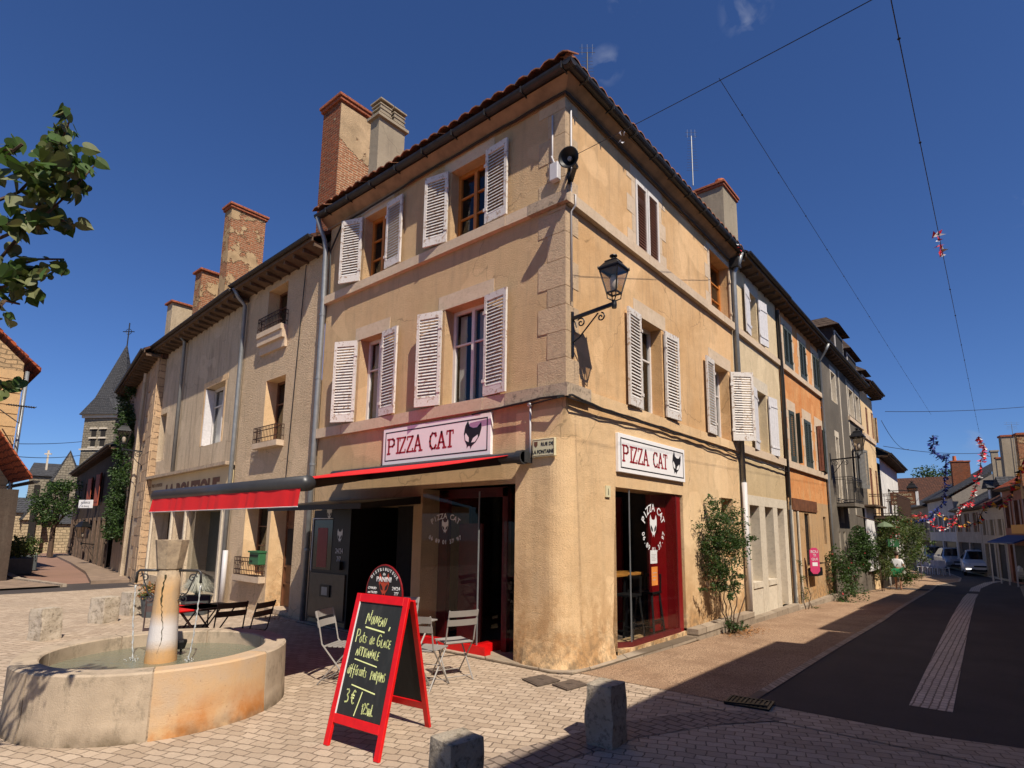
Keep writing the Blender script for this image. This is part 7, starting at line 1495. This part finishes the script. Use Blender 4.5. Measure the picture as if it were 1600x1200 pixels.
for i in range(4):
    a,b=base[i],base[(i+1)%4]
    for k in (.28,.72): q=a.lerp(b,k); q=q.lerp(V((ce.x,ce.y,0)),.13); mid_.append(V((q.x,q.y,Z+1.5)))
for i in range(4): a,b=mid_[2*i],mid_[2*i+1]; c_=mid_[(2*i+2)%8]; m.poly([base[i],base[(i+1)%4],b,a]); m.poly([base[(i+1)%4],c_,b]); m.poly([a,b,tip]); m.poly([b,c_,tip])
m.build('spire','slate',tw); m=MB(); m.tube([tip-V((0,0,.3)),tip+V((0,0,1.9))],.05,5); ddx=(ROT@V((1,0,0))); ddx.z=0; ddx.normalize(); m.tube([tip+V((0,0,1.1))-ddx*.5,tip+V((0,0,1.1))+ddx*.5],.04,5); m.tube([tip+V((0,0,1.35))+V((math.cos(a)*.25*ddx.x,math.cos(a)*.25*ddx.y,math.sin(a)*.25-.25)) for a in [i*math.pi/6 for i in range(12)]],.025,4,closed=True); m.build('cross','black_iron',tw)
def block(nm,u0,u1,vb,v1,D0,dep,mt,rt,roof='gable',vt=None):
    "church volume: front face between two rays at distance D0"
    a,b=at(u0,vb,D0),at(u1,vb,D0); z1=at(u0,v1,D0).z; a.z=b.z=-1; e=(b-a).normalized(); n=V((-e.y,e.x,0)); 
    if n.dot(a-CAM)<0: n=-n
    P=[a,b,b+n*dep,a+n*dep]; up=V((0,0,z1+1)); m=MB(); m.hexa(P+[p+up for p in P]); w=m.build(nm,mt,CHU); zt2=at((u0+u1)/2,vt,D0).z if vt else z1+2; m=MB(); o=.2
    if roof=='gable': # ridge running away
        ma=(a+b)/2; A_=[a+up-e*o-n*o,b+up+e*o-n*o,ma+V((0,0,zt2+1))-n*o]; m.prism(A_,n*(dep+2*o)); mg=MB(); mg.poly([a+up-n*.02,b+up-n*.02,ma+V((0,0,zt2+1-.15))-n*(o+.02),ma+V((0,0,zt2+.85))-n*(o+.02)][:3]); m.build(nm+'_roof',rt,w); mg=MB(); mg.prism([a+up-n*(o+.01),b+up-n*(o+.01),ma+V((0,0,zt2+.75))-n*(o+.01)],-n*.02); mg.build('gable',mt,w)
    else:
        r1=(a+P[3])/2+V((0,0,zt2+1)); r2=(b+P[2])/2+V((0,0,zt2+1)); q=[P[0]+up-n*o-e*o,P[1]+up-n*o+e*o,P[2]+up+n*o+e*o,P[3]+up+n*o-e*o]; r1=r1+e*.0; m.poly([q[0],q[1],r2,r1]); m.poly([q[2],q[3],r1,r2]); m.poly([q[0],r1,q[3]]); m.poly([q[1],q[2],r2]); m.build(nm+'_roof',rt,w)
    return a,b,e,n,w
a_,b_,e_,n_,w_=block('nave',30,145,860,742,64,9,'church_stone','slate','hip',718)
F_=Fr(a_,e_,-n_); m=MB(); 
for k in (.12,.3,.52): m.fbox(F_,(b_-a_).length*k-.2,(b_-a_).length*k+.2,4.7,6.2,.0,.03)
m.build('nave_window','dark',w_)
a_,b_,e_,n_,w_=block('transept',68,112,860,752,58,8,'church_stone','slate','gable',702); F_=Fr(a_,e_,-n_); m=MB(); Lx=(b_-a_).length; m.fbox(F_,Lx*.5-.22,Lx*.5+.22,4.0,6.2,.0,.25); m.build('transept_window','dark',w_)
a_,b_,e_,n_,w_=block('aisle',-10,58,860,800,55,5,'gold_church','slate','hip',775)
a_,b_,e_,n_,w_=block('porch',28,60,862,812,51,6,'gold_church','slate','gable',782); F_=Fr(a_,e_,-n_); Lx=(b_-a_).length; m=MB(); m.fbox(F_,Lx*.5-.18,Lx*.5+.18,1.6,3.8,.0,.25); m.build('porch_window','dark',w_)
a_,b_,e_,n_,w_=block('chapel',60,118,862,818,52,6,'gold_church','slate','hip',795)
q=at(75,712,62); m=MB(); m.bar(q-V((0,0,1.2)),q+V((0,0,.45)),.12); m.bar(q+V((0,0,.15))-ddx*.27,q+V((0,0,.15))+ddx*.27,.11); m.build('stone_cross','pale_stone',CHU)
tree('street_tree','dense round dark green tree in front of the church, by the dark row',V((at(88,790,43).x,at(88,790,43).y,0)),4.6,1.25,3600,.15,43,('leaf_a','leaf_b'))
# ------------------------------------------------------------------ near tree overhanging the left edge
T0=V((-.9,-7.6,0)); NT_=thing('lime_tree','broad-leaved tree overhanging the left edge of the square','tree',T0)
def pt(u,v,d): r=ray(u,v).normalized(); return CAM+r*d
R=random.Random(12); m=MB(); m.tube([T0,T0+V((0,0,1.6)),T0+V((.1,.1,3.0)),T0+V((.1,.2,4.6))],[.17,.14,.12,.06],9)
crown=[]; D=4.6
brs=[[(-60,330),(0,312),(30,300),(62,268),(95,225),(112,180)],[(-60,390),(0,372),(45,352),(75,332),(110,300),(148,258)],[(-60,440),(0,350),(38,345),(70,310),(75,270)],[(-60,470),(-5,440),(25,415),(60,405),(100,405)],[(-60,500),(0,450),(30,440),(55,440)],[(-90,300),(-20,230),(20,235)],[(-40,560),(-10,490),(8,470),(30,475)],[(-60,640),(-20,600),(4,600),(20,606)],[(-70,420),(0,405),(50,345),(100,345)],[(-80,200),(-10,260),(35,225)]]
tipz=T0+V((.1,.15,3.2))
LM=MB(); fol=[]
for bi,bl in enumerate(brs):
    P=[pt(u,v,D+.12*math.sin(bi*1.7+i)) for i,(u,v) in enumerate(bl)]; s0=tipz.lerp(T0+V((.1,.2,4.2)),.3*(bi%3)); br=[s0]
    for i in range(1,7): f=i/7; br.append(s0.lerp(P[0],f)+V((R.gauss(0,.05),R.gauss(0,.05),.45*f*(1-f)+R.gauss(0,.03))))
    m.tube(br+P,[.034*(1-.11*i) for i in range(len(br))]+[.0105*(1-.12*i) for i in range(len(P))],5)
    for i in range(70):
        q=br[R.randrange(2,7)]+V((R.gauss(0,.22),R.gauss(0,.22),R.gauss(0,.16))); cc=ROT.transposed()@(q-CAM)
        if cc.z<0 and PPX+FPX*cc.x/-cc.z>-30: continue
        fol.append(q)
    for a,b in zip(P[1:],P[2:]):
        L_=(b-a).length; k=max(3,int(L_/.045))
        for i in range(k): fol.append(a.lerp(b,i/k)+V((R.gauss(0,.04),R.gauss(0,.04),R.gauss(-.02,.035))))
for (u,v,s,n_) in ((20,225,14,5),(60,270,28,20),(85,235,26,20),(100,205,22,16),(115,235,18,14),(120,260,20,14),(90,270,26,24),(60,300,26,20),(25,345,26,16),(55,345,22,16),(85,340,18,10),(110,350,10,7),(12,420,26,18),(40,425,26,24),(70,420,22,16),(92,412,12,8),(20,445,22,14),(50,455,12,8),(100,170,12,5),(150,245,10,4),(5,600,8,3),(10,490,8,4),(5,270,8,3),(128,285,18,10),(95,300,20,12)):
    for i in range(int(n_*1.15)): fol.append(pt(u+R.gauss(0,s*.6),v+R.gauss(0,s*.36),D+R.gauss(0,.12)))
def bigleaf(m,p,s,R):
    a=V((R.gauss(0,1),R.gauss(0,1),R.gauss(-.9,.6))).normalized(); b=a.cross(V((R.gauss(0,1),R.gauss(0,1),R.gauss(0,1)))).normalized(); c=a.cross(b)
    hs=[(-.11,.15,.04),(-.10,.31,.08),(.03,.44,.12),(.24,.50,.14),(.46,.46,.13),(.68,.33,.09),(.86,.16,.04)]; fd=R.uniform(.6,1.4)
    sh=[(0,0,0)]+[(x,y,z*fd) for x,y,z in hs]+[(1.06,0,-.06)]+[(x,-y,z*fd) for x,y,z in hs[::-1]]; n=len(sh)
    q=[p+(a*x+b*y+c*z)*s for x,y,z in sh]; mid=p+a*s*.45; k=0 if R.random()<.5 else (1 if R.random()<.6 else 2)
    for i in range(n): m.poly([mid,q[i],q[(i+1)%n]],k)
    if fd>1.1: m.tube([p,p-a*s*.35-V((0,0,.01))],.002,3)
for p in fol: bigleaf(LM,p,R.choice((.04,.06,.075,.085))*R.uniform(.85,1.15),R)
for i in range(1500):
    d=V((R.gauss(0,1),R.gauss(0,1),R.gauss(0,.7))).normalized()*R.uniform(.5,1.0); p=T0+V((-1.2,-.6,4.0))+V((d.x*1.7,d.y*1.6,d.z*1.5)); 
    c=ROT.transposed()@(p-CAM)
    if c.z<0 and PPX+FPX*c.x/-c.z>-25: continue
    bigleaf(LM,p,R.uniform(.09,.14),R)
for i in range(14): d=V((R.gauss(0,1),R.gauss(0,1),R.gauss(0,.6))).normalized(); m.tube([T0+V((.1,.15,2.4+.12*i)),T0+V((-.9,-.5,4.0))+V((d.x*1.4,d.y*1.4,d.z*1.1))],[.04,.012],5) if d.x<.0 else None
m.build('trunk','bark',NT_); LM.build('crown',['leaf_a','leaf_y','leaf_w'],NT_)
# ------------------------------------------------------------------ aerials, wires and garlands
def yagi(label,base,h,n,w,mt='zinc',tilt=0,vert=False,name='television_aerial'):
    t=thing(name,label,'aerial',base); m=MB(); m.tube([base,base+V((0,0,h))],.014,6); m.build('mast',mt,t); m=MB(); top=base+V((0,0,h))
    for i in range(n): z=h-.12-i*.075; m.tube([base+V((-w*(.6+.03*i)*dd.x,-w*(.6+.03*i)*dd.y,z)),base+V((w*(.6+.03*i)*dd.x,w*(.6+.03*i)*dd.y,z))],.004,4)
    for k in (-.6,0,.6): m.tube([top+dd*(w*k)+V((0,0,-.05)),top+dd*(w*k)+V((0,0,.18))],.004,4)
    m.tube([top-dd*w*.9,top+dd*w*.9],.006,4); m.tube([top-dd*w*.9+V((0,0,.1)),top+dd*w*.9+V((0,0,.1))],.004,4); m.build('rods','zinc',t); return t
p=pix(1083,290,0,-.9); yagi('tall television aerial standing on the street-side roof ridge near the pots',p,1.35,12,.16)
p=pix(918,128,0,-1.2); q=pix(921,86,0,-1.2); yagi('dark rooftop aerial showing above the corner gutter',p-V((0,0,.3)),(q.z-p.z)+.3,6,.17,'gutter')
p=pt(1585,700,44); yagi('small aerial on the roofs of the far side of the street',p-V((0,0,2.0)),3.4,3,.5)
def wire(label,a,b,s,r=.006,name='overhead_wire',bul=0):
    P=sag(a,b,s,36); t=thing(name,label,'wire',a); MB().tube(P,r,4).build('wire','cable',t)
    if bul:
        m=MB()
        for i in range(bul): q=P[int((i+.5)*36/bul)]; m.lathe([(0,-.014),(.011,0),(0,.014)],q,6)
        m.build('bulb_socket','cable',t)
    return t
w0=V((.12,.05,6.83)); w1=pt(1352,0,6.2); w2=w1+(w1-w0)*.6
wire('long black wire from the corner loudspeaker up across the street',w0,w2,.03,.0042)
la=lambda t:w0.lerp(w2,t)
# cross wires: hang lamps and garlands
P1=w0+(w1-w0)*((1190-905)/(1352-905)); 
g0=pix(1190,95,1,P1.y)if False else P1
e1=pt(1455,648,30); wire('thin festoon wire running down the street from the crossing wire to the blue garland',g0,e1,.0,.0032,'festoon_wire',18)
g1=pt(1388,0,4.6); e2=pt(1530,676,26); wire('thin festoon wire running down the street to the red and white garland',pt(1380,-60,4.3),e2,.0,.0030,'festoon_wire',14)
P2=w0+(w1-w0)*((1020-905)/(1352-905)); wire('thin wire from the crossing wire down to the street-side gutter',P2,FR.P(5.7,7.75,.45),.02,.004)
R=random.Random(9)
def scrap(name,label,p,n,s,mts,length=.5):
    t=thing(name,label,'bunting',p); m=MB()
    for i in range(n): q=p+V((R.uniform(-.04,.04),R.uniform(-.04,.04),-length*i/n)); a=V((R.gauss(0,1),R.gauss(0,1),R.gauss(0,1))).normalized()*s; b=V((R.gauss(0,1),R.gauss(0,1),R.gauss(0,1))).normalized()*s; m.poly([q,q+a,q+b],i%len(mts))
    m.build('ribbon',mts,t)
M['bunting_red']=plain('red_bunting',(.60,.015,.03),.6,var=.15); M['bunting_white']=plain('white_bunting',(.62,.60,.60),.6,var=.1); M['bunting_blue']=plain('blue_bunting',(.012,.03,.20),.6,var=.2); M['bunting_yellow']=plain('yellow_bunting',(.62,.30,.03),.6,var=.15)
scrap('bunting_scrap','torn red and white bunting hanging from the festoon wire in the sky',pt(1467,362,11),16,.085,['bunting_red','bunting_white'],.42)
scrap('bunting_scrap','torn white ribbon tied to the crossing wire near the corner',P2,6,.05,['bunting_white','bunting_white'],.2)
scrap('bunting_scrap','scrap of pink ribbon caught on the street-side gutter',FR.P(5.75,7.78,.47),6,.07,['bunting_white','bunting_red'],.3)
def garland(label,pts,mts,s=.16,dens=5.0,group='paper garlands strung over the street',r=.0):
    P=[V(p) for p in pts]; t=thing('garland',label,'garland',P[0],group); m=MB(); w=MB(); w.tube(P,.012,4); w.build('string','cable',t); k=0
    for a,b in zip(P,P[1:]):
        n=max(1,int((b-a).length*dens))
        for i in range(n):
            q=a.lerp(b,i/n); 
            for _ in range(2):
                x=V((R.gauss(0,1),R.gauss(0,1),R.gauss(-.6,.7))).normalized()*s*R.uniform(.7,1.2); y=V((R.gauss(0,1),R.gauss(0,1),R.gauss(-.2,.7))).normalized()*s*R.uniform(.6,1.1); m.poly([q,q+x,q+x*.6+y],k%len(mts))
            k+=1
    m.build('flags',mts,t)
D=33
gp=lambda L,D0,D1:[pt(u,v,D0+(D1-D0)*i/(len(L)-1)) for i,(u,v) in enumerate(L)]
garland('dark blue paper garland twisting down over the street',gp([(1458,680),(1459,690),(1457,700),(1462,710),(1470,714),(1478,710),(1478,720),(1477,745),(1476,775),(1472,787),(1462,797),(1455,808),(1440,812),(1425,812)],26,34),['bunting_blue','bunting_blue'],.16,14)
garland('red and white paper garland hanging in a long loop over the street',gp([(1529,682),(1531,692),(1537,697),(1535,706),(1537,712),(1533,718),(1531,735),(1526,755),(1520,775),(1515,791),(1507,786),(1500,795),(1494,810),(1485,820),(1472,827),(1460,822),(1450,812),(1440,802),(1432,808),(1425,806),(1412,802)],24,36),['bunting_red','bunting_red','bunting_white'],.13,16)
garland('red, yellow and black paper garland sweeping up to the right edge',gp([(1490,815),(1500,821),(1515,821),(1527,815),(1537,795),(1542,784),(1552,790),(1565,789),(1580,775),(1590,745),(1602,712)],34,20),['bunting_red','bunting_yellow','sign_black'],.15,6)
garland('thin yellow and red garland crossing between the white house and the street',gp([(1412,806),(1425,816),(1437,803),(1452,812),(1468,800),(1485,815)],33,38),['bunting_yellow','bunting_red','bunting_white'],.2,4)
wire('thin high wire crossing the sky at the end of the street, upper one',pt(1383,643,30),pt(1620,634,40),.1,.012); wire('thin wire crossing the street at the level of the balcony house',pt(1380,697,30),pt(1560,706,40),.2,.012); wire('drooping wire from the balcony house eaves into the street',pt(1377,657,30),pt(1420,702,38),.4,.012)
wire('black wire crossing the sky left of the spire, upper one',pt(-10,692,40),pt(128,690,50),.1,.02); wire('black wire crossing the sky left of the spire, lower one',pt(-10,709,40),pt(128,711,50),.2,.02); 
# projecting brown sign by the white house
t_=thing('projecting_sign','brown projecting sign with pale writing by the lantern of the white house','sign',Fw_.P(4,3.5,1)); p=pt(1413,779,36); Fq=Fr(p,(1,.1,0),(.1,-1,0)); MB().fbox(Fq,-.62,.50,-.33,.33,-.03,.03).build('board','brown_wood',t_); MB().fbox(Fq,.505,.63,-.36,.36,-.05,.05).build('edge','chalk_white',t_)
for i,s in enumerate(('BROCANTE','ANTIQUITES','DECORATION')): text(t_,'lettering',s,Fq,-.06,.15-i*.2,.15,'enamel',.034,'CENTER')
MB().bar(p+V((-.9,0,.42)),p+V((.6,0,.42)),.04).build('bracket','black_iron',t_)
